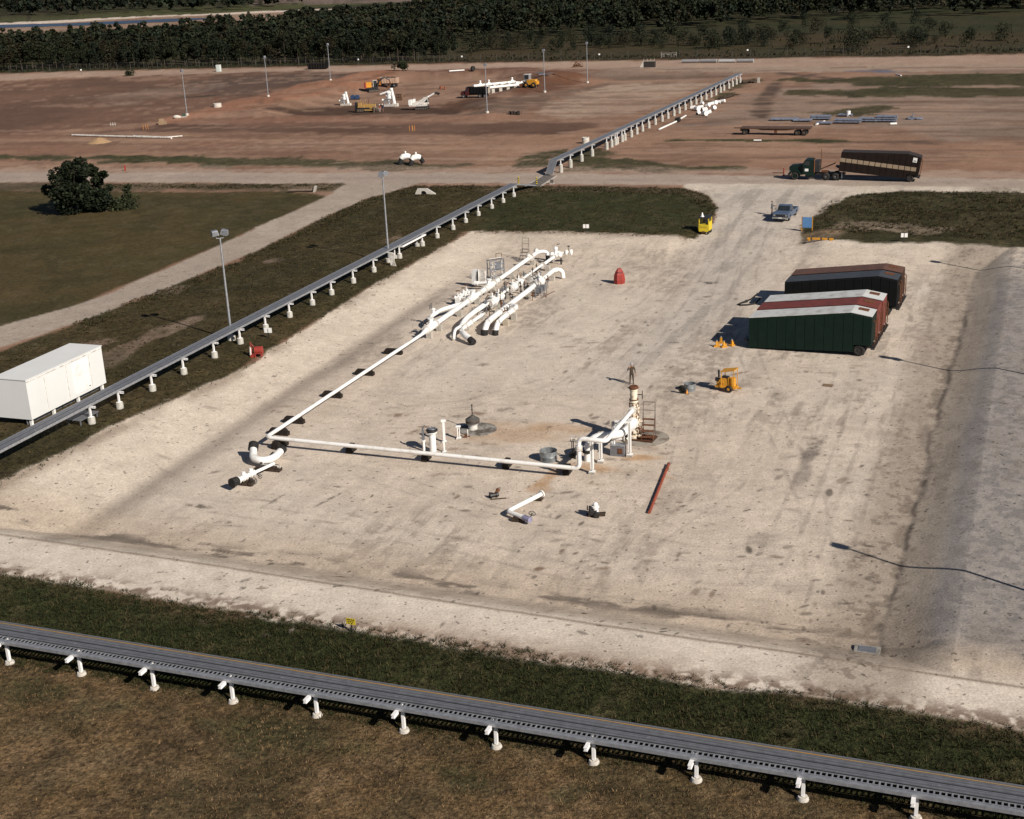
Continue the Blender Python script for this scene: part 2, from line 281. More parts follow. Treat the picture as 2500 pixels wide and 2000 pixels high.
for q in [(1160, 702, .75, .55, 0, DK, .8), (1120, 730, .8, .3, -20, DK, .5), (1020, 768, .8, .35, 0, (.13, .10, .08), .7), (1105, 850, .8, .35, 0, (.16, .10, .07), .7), (1065, 863, 1.1, .5, 0, DK, .5),
          (998, 872, 1, .45, 0, BRN, .7), (836, 875, .9, .4, 0, BRN, .7), (965, 877, .7, .35, 0, DK, .6), (878, 911, 1.15, .55, 0, (.12, .065, .04), .85), (892, 899, .5, .25, 0, BRN, .8),
          (420, 1066, 1.1, .35, -22, DK, .8), (475, 1099, .6, .25, -20, DK, .6), (700, 1048, 1.6, .15, 55, DK, .7), (575, 1055, 1.4, .12, 60, DK, .7), (570, 1060, .8, .15, 55, DK, .5), (690, 1100, 1.2, .2, -20, (.2, .16, .13), .6),
          (1135, 1198, .34, .26, 10, BRN, .8), (1270, 1197, .5, .25, 0, (.22, .15, .10), .7), (1265, 1020, .6, .25, 0, BRN, .7), (1400, 1005, .8, .35, -25, ORG, .35), (1405, 955, .6, .3, 0, BRN, .5),
          (1300, 995, 1.3, .7, -20, (.2, .15, .11), .4), (1080, 915, 4.2, 2.2, -15, ORG, .45), (1180, 900, 2.4, 1.0, -20, ORG, .45), (1160, 1000, .5, 2.6, -25, ORG, .6), (1130, 1030, 1.0, .8, 0, ORG, .5), (1250, 985, 2.2, .8, -20, ORG, .65), (1345, 965, 1.5, .7, -10, ORG, .75),
          (920, 1000, .8, .4, 0, BRN, .4), (965, 998, .5, .25, 0, DK, .35), (985, 1025, .3, .2, 0, DK, .6), (1495, 596, .6, .35, 0, (.03, .026, .022), .9), (1583, 536, .5, .2, 20, DK, .8), (1467, 630, .6, .2, 0, DK, .8), (1490, 625, .4, .2, 0, DK, .7), (1470, 668, .7, .25, 20, DK, .8), (1556, 538, .3, .2, 0, DK, .7), (1440, 566, .8, .25, 20, DK, .7), (1450, 655, .5, .2, 0, DK, .7), (1420, 722, .8, .2, 0, DK, .7), (1330, 702, .7, .2, 0, DK, .5), (1240, 722, 1.0, .3, 0, DK, .5), (1190, 730, 1.3, .2, -10, (.16, .10, .07), .7),
          (1595, 796, .7, .2, 10, BRN, .8), (1560, 785, .9, .22, 25, BRN, .7), (1620, 818, .6, .3, 0, DK, .55), (1700, 785, 3.5, .12, -10, BRN, .4), (1680, 775, 3.5, .1, -10, BRN, .4), (1760, 770, 3, .1, -10, BRN, .35),
          (1725, 506, 2.2, .7, -18, ORG, .5), (1560, 1330, .8, .2, -20, DK, .4), (1500, 1285, 1, .16, -20, DK, .5), (1240, 1242, 1.4, .14, -20, DK, .4), (520, 790, .15, 1.6, -18, (.14, .12, .06), .7), (1600, 1215, 2, .7, 60, (.27, .235, .2), .3), (1590, 1140, 1.6, .8, 30, (.22, .19, .16), .4), (900, 935, .9, .3, -20, DK, .7), (880, 960, .6, .2, -20, DK, .6), (950, 945, 1.4, .4, -10, BRN, .5), (1015, 935, 1.2, .35, -15, BRN, .5), (1000, 960, 1.0, .25, -20, DK, .45), (1180, 985, .9, .4, -20, DK, .5), (1295, 968, 1.2, .35, -20, DK, .55), (1360, 945, 1.0, .4, -10, BRN, .6),
          (1715, 940, .7, 3.4, -24, (.18, .15, .125), .7), (1700, 965, .5, 2.5, -24, (.16, .135, .115), .7), (1690, 1000, .45, 2.2, -24, (.2, .17, .145), .6), (1660, 900, 1.8, 1.0, 40, (.31, .255, .21), .5), (1680, 860, .35, 2.2, -24, (.2, .165, .135), .5), (1775, 880, .3, 2.5, -26, (.2, .165, .14), .5), (1590, 880, .3, 2.2, -26, (.22, .18, .15), .5)]:
    blob(*q)
for _ in range(900):                                   # scattered small spills, denser on the driven side
    px, py = rs.uniform(420, 1850), rs.uniform(560, 1370)
    if rs.random() > .35+.65*(px > 1150): continue
    s_ = rs.uniform(.07, .2)*(1 if rs.random() < .8 else 1.7); blob(px, py, s_*rs.uniform(1, 2.2), s_*.7, rs.choice([-20, 60, 10, 69])+rs.uniform(-20, 20), rs.choice([DK, DK, (.17, .12, .085), (.2, .165, .135)]), rs.uniform(.3, .85))
def track(pts, wdt=.16, gap=1.7, k=.4, c=(.22, .18, .15), n=40):
    Q = [U(a, b, .2) for a, b in pts]
    for i in range(len(Q)-1):
        d = Q[i+1]-Q[i]; L_ = np.hypot(d[0], d[1]); th = math.degrees(math.atan2(d[1], d[0])); nx, ny = -d[1]/L_, d[0]/L_
        for t in np.arange(0, 1, 1.3/L_):
            for s in (0, 1):
                if rs.random() < .72: blob(0, 0, .85, wdt, th, c, k*rs.uniform(.4, 1), world=Q[i]+d*t+np.array([nx*gap*s, ny*gap*s, 0]))
for tr in ([(1500, 450), (1470, 540), (1400, 640), (1340, 720), (1250, 800)], [(1540, 440), (1520, 560), (1470, 700), (1440, 860), (1400, 1010)], [(1600, 440), (1560, 560), (1540, 700), (1600, 860), (1680, 1050), (1700, 1220)], [(1760, 780), (1720, 900), (1640, 1080), (1560, 1230)], [(1850, 800), (1800, 950), (1740, 1120), (1690, 1290)], [(760, 1000), (1000, 1080), (1250, 1130), (1500, 1180)], [(420, 1070), (700, 1110), (980, 1160), (1300, 1240)], [(640, 840), (820, 870), (1000, 850), (1180, 800), (1340, 700)], [(1120, 740), (1250, 700), (1380, 640), (1480, 540)], [(1220, 1180), (1400, 1130), (1560, 1020), (1640, 900)]):
    track(tr, k=.33)
for _ in range(60):
    px, py = rs.uniform(160, 900), rs.uniform(700, 1140)
    s_ = rs.uniform(.15, .5); blob(px, py, s_*2.2, s_*.4, -20+rs.uniform(-25, 25), (.23, .19, .155), rs.uniform(.3, .6), z=.5)
for _ in range(70):                                    # far dirt ruts and scrapes
    px, py = rs.uniform(150, 1970), rs.uniform(262, 350)
    blob(px, py, rs.uniform(3, 12), rs.uniform(.4, 1.2), -17+rs.uniform(-6, 6), rs.choice([(.14, .085, .06), (.18, .11, .08), (.33, .23, .17)]), rs.uniform(.3, .6), z=1)
for k in range(9):                                     # wheel ruts crossing the dirt
    a0 = U(1080+k*11, 354, 1); a1 = U(1180+k*22, 305-k*2, 1)
    for t in np.linspace(0, 1, 5): q = a0*(1-t)+a1*t; blob(0, 0, 3.5, .22, 40, (.17, .105, .08), .4, world=q)
for k in range(8):
    blob(1900+k*5, 345-k*4, 9, .35, -17, (.12, .08, .06), .5, z=1)
grs = (CL == GRASS)*1.0
mixc(grs*ss(.5, .66, N2)*.4, (.03, .029, .012)); mixc(grs*ss(.54, .7, N3)*.35, (.075, .058, .032))
C = np.clip(C*(.86+.28*N3)[:, None], 0, 1)

# ---- ground material: colour of the surface x fine grain, with small relief
def ground_mat():
    m = bpy.data.materials.new('ground_surface'); m.use_nodes = True; t = m.node_tree; L = t.links.new; N = t.nodes.new
    b = t.nodes['Principled BSDF']; b.inputs['Roughness'].default_value = .95; b.inputs['Specular IOR Level'].default_value = .12
    a = N('ShaderNodeAttribute'); a.attribute_name = 'tone'; g = N('ShaderNodeAttribute'); g.attribute_name = 'growth'
    tc = N('ShaderNodeNewGeometry')
    def noise(s, d, r=.6):
        n = N('ShaderNodeTexNoise'); n.inputs['Scale'].default_value = s; n.inputs['Detail'].default_value = d; n.inputs['Roughness'].default_value = r
        L(tc.outputs['Position'], n.inputs['Vector']); return n.outputs['Fac']
    def mr(v, a0, a1, b0, b1):
        n = N('ShaderNodeMapRange'); L(v, n.inputs[0]); n.inputs[1].default_value, n.inputs[2].default_value, n.inputs[3].default_value, n.inputs[4].default_value = a0, a1, b0, b1; return n.outputs[0]
    def mul(x, y):
        n = N('ShaderNodeMath'); n.operation = 'MULTIPLY'; L(x, n.inputs[0])
        if isinstance(y, float): n.inputs[1].default_value = y
        else: L(y, n.inputs[1])
        return n.outputs[0]
    fine, mid, big = noise(7., 3.), noise(1.6, 4.), noise(.35, 3.)
    grain = mul(mr(fine, .3, .7, .80, 1.2), mr(mid, .3, .7, .90, 1.1))
    veg = mul(mul(mr(noise(4.5, 4., .75), .34, .66, .34, 1.75), mr(mid, .3, .7, .6, 1.42)), mr(big, .3, .7, .8, 1.25))
    dot = mr(noise(2.6, 2., .5), .665, .70, 1., .45); grain = mul(grain, dot)
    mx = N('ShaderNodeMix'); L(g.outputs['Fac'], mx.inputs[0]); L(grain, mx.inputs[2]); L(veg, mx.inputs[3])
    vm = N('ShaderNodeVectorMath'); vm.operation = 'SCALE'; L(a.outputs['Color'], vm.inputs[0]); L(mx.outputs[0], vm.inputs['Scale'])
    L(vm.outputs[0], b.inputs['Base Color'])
    bp = N('ShaderNodeBump'); bp.inputs['Distance'].default_value = .12
    L(mr(g.outputs['Fac'], 0, 1, .18, .8), bp.inputs['Strength'])
    ad = N('ShaderNodeMath'); L(fine, ad.inputs[0]); L(mid, ad.inputs[1]); L(ad.outputs[0], bp.inputs['Height']); L(bp.outputs[0], b.inputs['Normal'])
    return m
MG = ground_mat()
nr, nc = shp
ii, jj = np.meshgrid(np.arange(nr-1), np.arange(nc-1), indexing='ij')
F0 = (ii*nc+jj).ravel(); FQ = np.stack([F0, F0+1, F0+nc+1, F0+nc], 1)[:, ::-1]
FQ = FQ[:, ::-1]
def mesh_np(name, V, F, attrs=None, fattr=None, smooth=True, mat=None):
    me = bpy.data.meshes.new(name); nv, nf, k = len(V), len(F), F.shape[1]
    me.vertices.add(nv); me.vertices.foreach_set('co', np.asarray(V, np.float32).ravel())
    me.loops.add(nf*k); me.loops.foreach_set('vertex_index', np.asarray(F, np.int32).ravel())
    me.polygons.add(nf); me.polygons.foreach_set('loop_start', np.arange(0, nf*k, k, dtype=np.int32))
    me.polygons.foreach_set('use_smooth', np.full(nf, smooth))
    me.update(calc_edges=True)
    for nm, (ty, d) in (attrs or {}).items():
        at = me.attributes.new(nm, ty, 'POINT'); at.data.foreach_set('color' if 'COLOR' in ty else 'value', np.asarray(d, np.float32).ravel())
    if mat: me.materials.append(mat)
    o = bpy.data.objects.new(name, me); col.objects.link(o); return o
Vall = np.stack([GX, GY, GZ], 1)
fc = CL[FQ]; fcl = np.sort(fc, 1)[:, 2]
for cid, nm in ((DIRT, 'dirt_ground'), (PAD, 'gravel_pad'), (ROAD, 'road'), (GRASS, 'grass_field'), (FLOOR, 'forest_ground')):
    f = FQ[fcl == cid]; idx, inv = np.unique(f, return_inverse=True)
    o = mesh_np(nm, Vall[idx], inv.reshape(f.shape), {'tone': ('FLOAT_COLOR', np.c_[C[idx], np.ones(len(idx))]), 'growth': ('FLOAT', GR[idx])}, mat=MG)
    o['kind'] = 'structure'
# ------------------------------------------------------------------ tools for things and their parts
ORD = ['first', 'second', 'third', 'fourth', 'fifth', 'sixth', 'seventh', 'eighth', 'ninth', 'tenth', 'eleventh', 'twelfth', 'thirteenth', 'fourteenth', 'fifteenth', 'sixteenth', 'seventeenth', 'eighteenth', 'nineteenth', 'twentieth']
ORD += ['twenty-'+o for o in ORD[:9]]+['thirtieth']+['thirty-'+o for o in ORD[:9]]+['fortieth']
def tag(o, label, cat, group=None):
    o['label'] = label; o['category'] = cat
    if group: o['group'] = group
    return o
def thing(name, label, cat, loc, yaw=0.0, group=None, tilt=0.0):
    o = bpy.data.objects.new(name, None); col.objects.link(o); o.location = loc; o.rotation_euler = (0, tilt, yaw); o.empty_display_size = .2
    return tag(o, label, cat, group)
class MB:
    def __init__(s): s.v = []; s.f = []
    def add(s, vs, fs):
        n = len(s.v); s.v += [tuple(v) for v in vs]; s.f += [tuple(i+n for i in f) for f in fs]; return s
    def box(s, c, d, rz=0.0, ry=0.0, tx=1.0, ty=1.0):
        """box centred at c with size d; tx,ty scale the top face"""
        m = Matrix.Rotation(rz, 3, 'Z') @ Matrix.Rotation(ry, 3, 'Y'); vs = []
        for z in (-.5, .5):
            k = (tx, ty) if z > 0 else (1, 1)
            for x, y in ((-.5, -.5), (.5, -.5), (.5, .5), (-.5, .5)): vs.append(Vector(c)+m @ Vector((x*d[0]*k[0], y*d[1]*k[1], z*d[2])))
        return s.add(vs, [(3, 2, 1, 0), (4, 5, 6, 7), (0, 1, 5, 4), (1, 2, 6, 5), (2, 3, 7, 6), (3, 0, 4, 7)])
    def tube(s, pts, r, n=10, cap=True):
        pts = [Vector(p) for p in pts]; rs_ = r if isinstance(r, (list, tuple)) else [r]*len(pts); vs = []; fs = []
        d0 = (pts[1]-pts[0]).normalized(); up = Vector((0, 0, 1)) if abs(d0.z) < .9 else Vector((1, 0, 0)); a = d0.cross(up).normalized()
        for i, p in enumerate(pts):
            d = ((pts[min(i+1, len(pts)-1)]-p).normalized()+(p-pts[max(i-1, 0)]).normalized()); d = d.normalized() if d.length > 1e-6 else d0
            a = (a-d*a.dot(d)).normalized(); b = d.cross(a)
            for k in range(n):
                t = 2*math.pi*k/n; vs.append(p+(a*math.cos(t)+b*math.sin(t))*rs_[i])
        for i in range(len(pts)-1):
            for k in range(n): fs.append((i*n+k, i*n+(k+1) % n, (i+1)*n+(k+1) % n, (i+1)*n+k))
        if cap: fs += [tuple(range(n))[::-1], tuple((len(pts)-1)*n+k for k in range(n))]
        return s.add(vs, fs)
    def cyl(s, p0, p1, r, r1=None, n=12): return s.tube([p0, p1], [r, r if r1 is None else r1], n)
    def ring(s, c, Rr, r, ax=(0, 0, 1), n=16, m=6):
        ax = Vector(ax).normalized(); a = ax.orthogonal().normalized(); b = ax.cross(a); vs = []; fs = []
        for i in range(n):
            t = 2*math.pi*i/n; e = a*math.cos(t)+b*math.sin(t)
            for j in range(m):
                q = 2*math.pi*j/m; vs.append(Vector(c)+e*(Rr+r*math.cos(q))+ax*r*math.sin(q))
        for i in range(n):
            for j in range(m): fs.append((i*m+j, ((i+1) % n)*m+j, ((i+1) % n)*m+(j+1) % m, i*m+(j+1) % m))
        return s.add(vs, fs)
    def lathe(s, prof, c=(0, 0, 0), n=20):
        vs = []; fs = []; k = len(prof)
        for i in range(n):
            t = 2*math.pi*i/n
            for r, z in prof: vs.append((c[0]+r*math.cos(t), c[1]+r*math.sin(t), c[2]+z))
        for i in range(n):
            for j in range(k-1): fs.append((i*k+j, ((i+1) % n)*k+j, ((i+1) % n)*k+j+1, i*k+j+1))
        return s.add(vs, fs)
    def prism(s, prof, y0, y1):
        """profile in x,z extruded along y"""
        n = len(prof); vs = [(x, y0, z) for x, z in prof]+[(x, y1, z) for x, z in prof]
        fs = [tuple(range(n)), tuple(range(2*n-1, n-1, -1))]+[((i+1) % n, i, n+i, n+(i+1) % n) for i in range(n)]
        return s.add(vs, fs)
    def ball(s, c, r, n=10, m=7):
        r = r if isinstance(r, (tuple, list)) else (r, r, r); vs = []; fs = []
        for i in range(m+1):
            p = math.pi*i/m
            for k in range(n):
                t = 2*math.pi*k/n; vs.append((c[0]+r[0]*math.sin(p)*math.cos(t), c[1]+r[1]*math.sin(p)*math.sin(t), c[2]+r[2]*math.cos(p)))
        for i in range(m):
            for k in range(n): fs.append((i*n+k, (i+1)*n+k, (i+1)*n+(k+1) % n, i*n+(k+1) % n))
        return s.add(vs, fs)
    def quad(s, a, b, c, d): return s.add([a, b, c, d], [(0, 1, 2, 3)])
    def build(s, name, mat, parent=None, loc=None, smooth=None, label=None, yaw=0.0):
        me = bpy.data.meshes.new(name); me.from_pydata([tuple(v) for v in s.v], [], s.f); me.validate(); me.update()
        if mat: me.materials.append(mat)
        o = bpy.data.objects.new(name, me); col.objects.link(o)
        if smooth is None or smooth:
            me.polygons.foreach_set('use_smooth', [True]*len(me.polygons))
            try: me.set_sharp_from_angle(angle=R(38))
            except Exception: pass
        if parent: o.parent = parent
        if loc is not None: o.location = loc; o.rotation_euler = (0, 0, yaw)
        if label: o['label'] = label
        return o
def bend(p0, p1, p2, rad, k=6):
    """points of a pipe bend round p1"""
    p0, p1, p2 = Vector(p0), Vector(p1), Vector(p2); a = p1+(p0-p1).normalized()*rad; b = p1+(p2-p1).normalized()*rad
    return [(a*(1-t)**2+p1*2*t*(1-t)+b*t*t) for t in [i/k for i in range(k+1)]]
def route(pts, rad, k=6):
    out = [Vector(pts[0])]
    for i in range(1, len(pts)-1): out += bend(pts[i-1], pts[i], pts[i+1], rad, k)
    return out+[Vector(pts[-1])]
_mc = {}
def mat(name, c, rough=.55, metal=0.0, c2=None, sc_=2.5, amt=(.42, .68), bump=0.0, spec=.5, det=5.0):
    """painted or raw surface: two tones mixed by object-space noise"""
    if name in _mc: return _mc[name]
    m = bpy.data.materials.new(name); m.use_nodes = True; t = m.node_tree; N = t.nodes.new; L = t.links.new; b = t.nodes['Principled BSDF']
    b.inputs['Roughness'].default_value = rough; b.inputs['Metallic'].default_value = metal; b.inputs['Specular IOR Level'].default_value = spec
    tc = N('ShaderNodeTexCoord'); n = N('ShaderNodeTexNoise'); n.inputs['Scale'].default_value = sc_; n.inputs['Detail'].default_value = det; n.inputs['Roughness'].default_value = .65
    L(tc.outputs['Object'], n.inputs['Vector']); r = N('ShaderNodeValToRGB'); r.color_ramp.elements[0].position, r.color_ramp.elements[1].position = amt
    c2 = c2 or tuple(x*.72 for x in c)
    r.color_ramp.elements[0].color = (*c, 1); r.color_ramp.elements[1].color = (*c2, 1); L(n.outputs['Fac'], r.inputs[0]); L(r.outputs[0], b.inputs['Base Color'])
    if bump:
        bp = N('ShaderNodeBump'); bp.inputs['Strength'].default_value = bump; bp.inputs['Distance'].default_value = .05; n2 = N('ShaderNodeTexNoise'); n2.inputs['Scale'].default_value = sc_*6; L(tc.outputs['Object'], n2.inputs['Vector']); L(n2.outputs['Fac'], bp.inputs['Height']); L(bp.outputs[0], b.inputs['Normal'])
    _mc[name] = m; return m
WHITE = mat('white_paint', (.80, .785, .75), .45, 0, (.50, .45, .38), 1.1, (.52, .82))
WHITED = mat('worn_white_paint', (.66, .63, .58), .6, 0, (.30, .25, .20), 2.8, (.45, .66))
CREAM = mat('rusty_cream_paint', (.72, .64, .50), .6, 0, (.22, .115, .05), 3.5, (.52, .62))
GALV = mat('galvanised_steel', (.215, .22, .24), .5, .35, (.15, .155, .17), 3.0, (.35, .7))
GALVL = mat('bright_galvanised_steel', (.40, .41, .43), .42, .5, (.28, .29, .31), 4.0, (.4, .65))
CONC = mat('concrete', (.44, .41, .36), .9, 0, (.30, .275, .24), 3.0, (.4, .7), .3, .2)
CONCL = mat('pale_concrete', (.58, .54, .48), .9, 0, (.42, .38, .33), 3.0, (.42, .72), .3, .2)
BLACK = mat('black_rubber', (.012, .012, .012), .8, 0, (.03, .027, .024), 3.0, (.4, .7), .2, .3)
BLACKP = mat('black_paint', (.015, .015, .016), .5, 0, (.035, .03, .027), 2.0)
TIMB = mat('dark_timber', (.035, .024, .017), .9, 0, (.085, .06, .042), 5.0, (.45, .7), .4, .2)
YEL = mat('yellow_paint', (.58, .27, .02), .55, 0, (.34, .15, .015), 3.0, (.5, .75))
YELB = mat('bright_yellow_paint', (.62, .47, .025), .55, 0, (.42, .30, .02), 3.0, (.5, .75))
RUST = mat('rust', (.15, .065, .032), .85, 0, (.09, .035, .018), 4.0, (.4, .65), .2, .2)
RED = mat('red_paint', (.29, .032, .022), .6, 0, (.17, .025, .018), 3.0, (.5, .75))
REDP = mat('red_oxide_paint', (.17, .034, .023), .65, 0, (.10, .026, .019), 1.4, (.4, .7))
BROWNP = mat('brown_paint', (.045, .023, .016), .7, 0, (.03, .017, .012), 1.2, (.4, .7), 0, .15)
GREEN = mat('dark_green_paint', (.004, .0135, .009), .6, 0, (.007, .017, .013), 1.5, (.4, .7), 0, .15)
GREENT = mat('truck_green_paint', (.0025, .015, .0105), .5, 0, (.004, .0145, .011), 2.0, (.42, .68), 0, .3)
GLASS = mat('dark_glass', (.02, .025, .03), .12, 0, (.03, .035, .04), 1.0)
BLUE = mat('slate_blue_paint', (.085, .12, .18), .4, .1, (.07, .10, .155), 2.0)
SKYB = mat('sign_blue', (.12, .28, .55), .6, 0, (.11, .25, .5), 2.0)
CHROME = mat('dull_chrome', (.5, .5, .5), .3, .8)
TYRE = mat('tyre_rubber', (.022, .021, .02), .9, 0, (.055, .048, .04), 6.0, (.45, .7), .2, .2)
SKIN = mat('skin', (.42, .22, .14), .6)

# ------------------------------------------------------------------ vegetation
rng = np.random.default_rng(11)
def leaf_mat(name, spec=.2):
    m = bpy.data.materials.new(name); m.use_nodes = True; t = m.node_tree; b = t.nodes['Principled BSDF']; a = t.nodes.new('ShaderNodeAttribute'); a.attribute_name = 'tone'
    t.links.new(a.outputs['Color'], b.inputs['Base Color']); b.inputs['Roughness'].default_value = .75; b.inputs['Specular IOR Level'].default_value = spec; return m
ML, MGR = leaf_mat('foliage'), leaf_mat('grass_blades', .1)
BARK = mat('bark', (.06, .045, .034), .9, 0, (.10, .08, .06), 5.0, (.4, .7), .3, .1)
def cards(c, s, tone, up=.35):
    """leaf clumps: one small four-sided face per centre"""
    n = len(c); d = rng.normal(size=(n, 3)); d[:, 2] = np.abs(d[:, 2])+up; d /= np.linalg.norm(d, axis=1)[:, None]
    a = np.cross(d, rng.normal(size=(n, 3))); a /= np.linalg.norm(a, axis=1)[:, None]; b = np.cross(d, a)
    s = s[:, None]; k = rng.uniform(.6, 1.2, (4, n, 1))
    V = np.stack([c+a*s*k[0], c+b*s*k[1]*.8, c-a*s*k[2], c-b*s*k[3]*.8], 1).reshape(-1, 3)
    return V, np.arange(4*n).reshape(n, 4), np.repeat(tone, 4, 0)
def crown_pts(n, h, w, base, lobes=7, conical=.45, lr=(.2, .36)):
    """points through a lumpy crown: several lobes around a leaning axis"""
    lc = []; 
    for k in range(lobes):
        t = rng.uniform(0, 1); rad = w*.5*(1-conical*t)*rng.uniform(.25, .75); an = rng.uniform(0, 6.283)
        lc.append((rad*math.cos(an), rad*math.sin(an), base+(h-base)*(.18+.72*t), w*rng.uniform(*lr)*(1-.35*t)))
    lc.append((0, 0, h-w*lr[0], w*lr[0])); lc = np.array(lc); i = rng.integers(0, len(lc), n)
    d = rng.normal(size=(n, 3)); d /= np.linalg.norm(d, axis=1)[:, None]; q = rng.uniform(.45, 1.08, n)**.6
    p = lc[i, :3]+d*(lc[i, 3]*q)[:, None]*np.array([1, 1, .85]); p[:, 2] = np.maximum(p[:, 2], .15)
    return p
def leaf_tone(n, base, var=.30, warm=.06):
    k = rng.uniform(1-var, 1+var, (n, 1))*np.asarray(base)[None]
    k[:, 0] *= 1+rng.uniform(-warm, warm*2.5, n); return np.c_[np.clip(k, 0, 1), np.ones(n)]
def tree_meshes(i, h, w, nleaf, tone, ls, trunk_r=.16, base=.22):
    p = crown_pts(nleaf, h, w, h*base); V, F, T = cards(p, rng.uniform(.6, 1.25, nleaf)*ls, leaf_tone(nleaf, tone))
    o = mesh_np('crown', V, F, {'tone': ('FLOAT_COLOR', T)}, smooth=False, mat=ML)
    mb = MB(); mb.tube([(0, 0, -.2), (rng.uniform(-.2, .2), rng.uniform(-.2, .2), h*.4), (rng.uniform(-.4, .4), rng.uniform(-.4, .4), h*.8)], [trunk_r, trunk_r*.7, trunk_r*.2], 6)
    for k in range(5):
        t = rng.uniform(.3, .7); a = rng.uniform(0, 6.28); mb.tube([(0, 0, h*t), (math.cos(a)*w*.35, math.sin(a)*w*.35, h*(t+.16))], [trunk_r*.45, trunk_r*.12], 5)
    tr = mb.build('trunk', BARK); cm, tm = o.data, tr.data; bpy.data.objects.remove(o); bpy.data.objects.remove(tr); return cm, tm
FT = [(.012, .018, .008), (.014, .0195, .008), (.010, .016, .008), (.018, .021, .009), (.013, .0165, .007), (.021, .0195, .009)]
TREES = [tree_meshes(i, 9.0, 4.9+.5*(i % 3), 900, FT[i], .31) for i in range(6)]
SHRUB = [tree_meshes(i+6, 9.0, 9.5+i, 1000, FT[i], .36, .12, -.02) for i in range(6)]
def plant(name, label, cat, x, y, s, ms, group=None, sw=1.0):
    z = hz(x, y); t = thing(name, label, cat, (x, y, z), rng.uniform(0, 6.28), group); t.scale = (s*sw, s*sw, s)
    for nm, me in (('crown', ms[0]), ('trunk', ms[1])):
        o = bpy.data.objects.new(nm, me); col.objects.link(o); o.parent = t
    return t
FX = np.array([q[0] for q in FENCE]); FY = np.array([q[1] for q in FENCE])
def fence_y(x): return np.interp(x, FX, FY)
EDGE = U(965, 110)[0]                                  # the dense wood ends here, scattered trees go on to the right
# first rows of the wood, each tree a thing; the rest of the wood is one mass
cnt = 0
KIND = ['dark round-topped tree in the front row of the wood behind the fence', 'deep green tree with a bushy crown in the front of the wood', 'blackish green tall tree at the near edge of the wood', 'olive green full tree in the front row of the wood', 'dull green ragged tree at the near edge of the wood', 'brownish green tree standing in the front of the wood']
x = U(20, 140)[0]-14
while x < EDGE-1:
    for row in range(2):
        if cnt >= 215: break
        k = int(rng.integers(0, 6)); xx = x+rng.uniform(-1, 1)+row*1.2; d = 10+row*5+rng.uniform(-1.5, 1.5)+4*vn(np.array([x/12.]), np.array([3.]), 2)[0]
        plant('forest_tree', KIND[k], 'tree', xx, fence_y(xx)+d, rng.uniform(.55, 1.12), TREES[k], 'trees in the front rows of the wood', rng.uniform(.8, 1.1)); cnt += 1
    x += 2.1
def wood(pts, hs, n, ls):
    cs, ts, ss_ = [], [], []
    for (px, py), h in zip(pts, hs):
        p = crown_pts(n, h, h*rng.uniform(.48, .7), h*.22, 6); p[:, 0] += px; p[:, 1] += py; p[:, 2] += 1
        cs.append(p); ts.append(leaf_tone(n, np.array(FT[int(rng.integers(0, 6))])*rng.uniform(.75, 1.3))); ss_.append(rng.uniform(.6, 1.25, n)*ls*h/9)
    return np.concatenate(cs), np.concatenate(ts), np.concatenate(ss_)
PB = [(-400, 92), (150, 68), (300, 60), (470, 50), (640, 38), (800, 26), (1000, 10), (1250, -20), (1250, 70), (965, 100)]
cand = []
far_poly = pw(PB)
for _ in range(60000):
    yy = rng.uniform(360, 1150); xx = rng.uniform(-420, 330)
    if len(cand) > 5200: break
    cand.append((xx, yy))
cand = np.array(cand)
wpoly = pw([(-450, 122), (150, 101), (330, 88), (450, 79), (546, 69), (642, 58), (760, 45), (900, 30), (1000, 18), (1180, 2), (1400, -6), (1700, -14), (2100, -22), (2600, -40), (2600, 20), (1975, 22), (1750, 36), (1560, 52), (1480, 68), (1300, 76), (1060, 84), (975, 96), (965, 128)])
cand2 = np.c_[rng.uniform(-330, 420, 26000), rng.uniform(340, 1150, 26000)]
sdw = polysd(cand2[:, 0], cand2[:, 1], wpoly+[np.array([U(-200, 150)[0], fence_y(U(-200, 150)[0])])])
keep = (sdw > 2) & (cand2[:, 1] > fence_y(cand2[:, 0])+np.where(cand2[:, 0] < EDGE, 19, 30))
keep &= rng.uniform(size=len(keep)) < np.clip(520/cand2[:, 1], .3, 1)*.70
# thinner towards the right, with clearings
thin = ss(EDGE-5, EDGE+60, cand2[:, 0])*ss(.35, .6, fbm(cand2[:, 0], cand2[:, 1], 40., 3, 21))
keep &= rng.uniform(size=len(keep)) > thin*.5
rw = pw([(985, 78), (1060, 62), (1250, 56), (1480, 56), (1750, 44), (1975, 36), (2500, 18), (2500, -20), (1975, -14), (1200, 6), (1000, 20)])
c3 = np.c_[rng.uniform(-20, 420, 9000), rng.uniform(420, 1000, 9000)]; c3 = c3[(polysd(c3[:, 0], c3[:, 1], rw) > 0) & (rng.uniform(size=9000) < .16+.75*ss(.40, .56, fbm(c3[:, 0]*.6, c3[:, 1]*1.6, 45., 3, 23)))]
pts = np.r_[cand2[keep], c3]; near = pts[:, 1] < 520
c1, t1, s1 = wood(pts[near], rng.uniform(5.0, 11.5, near.sum()), 300, .44)
c2_, t2, s2 = wood(pts[~near], rng.uniform(6.5, 11, (~near).sum()), 130, .72)
V, F, T = cards(np.r_[c1, c2_], np.r_[s1, s2], np.r_[t1, t2])
o = mesh_np('wood', V, F, {'tone': ('FLOAT_COLOR', T)}, smooth=False, mat=ML); o['kind'] = 'stuff'
bt = U(150, 30); b2 = []
fp = pw([(-400, 40), (150, 32), (500, 24), (640, 10), (640, -12), (150, -32), (-500, -26)])
q = np.c_[rng.uniform(-700, 0, 5000), rng.uniform(800, 2600, 5000)]; q = q[polysd(q[:, 0], q[:, 1], fp) > 0]
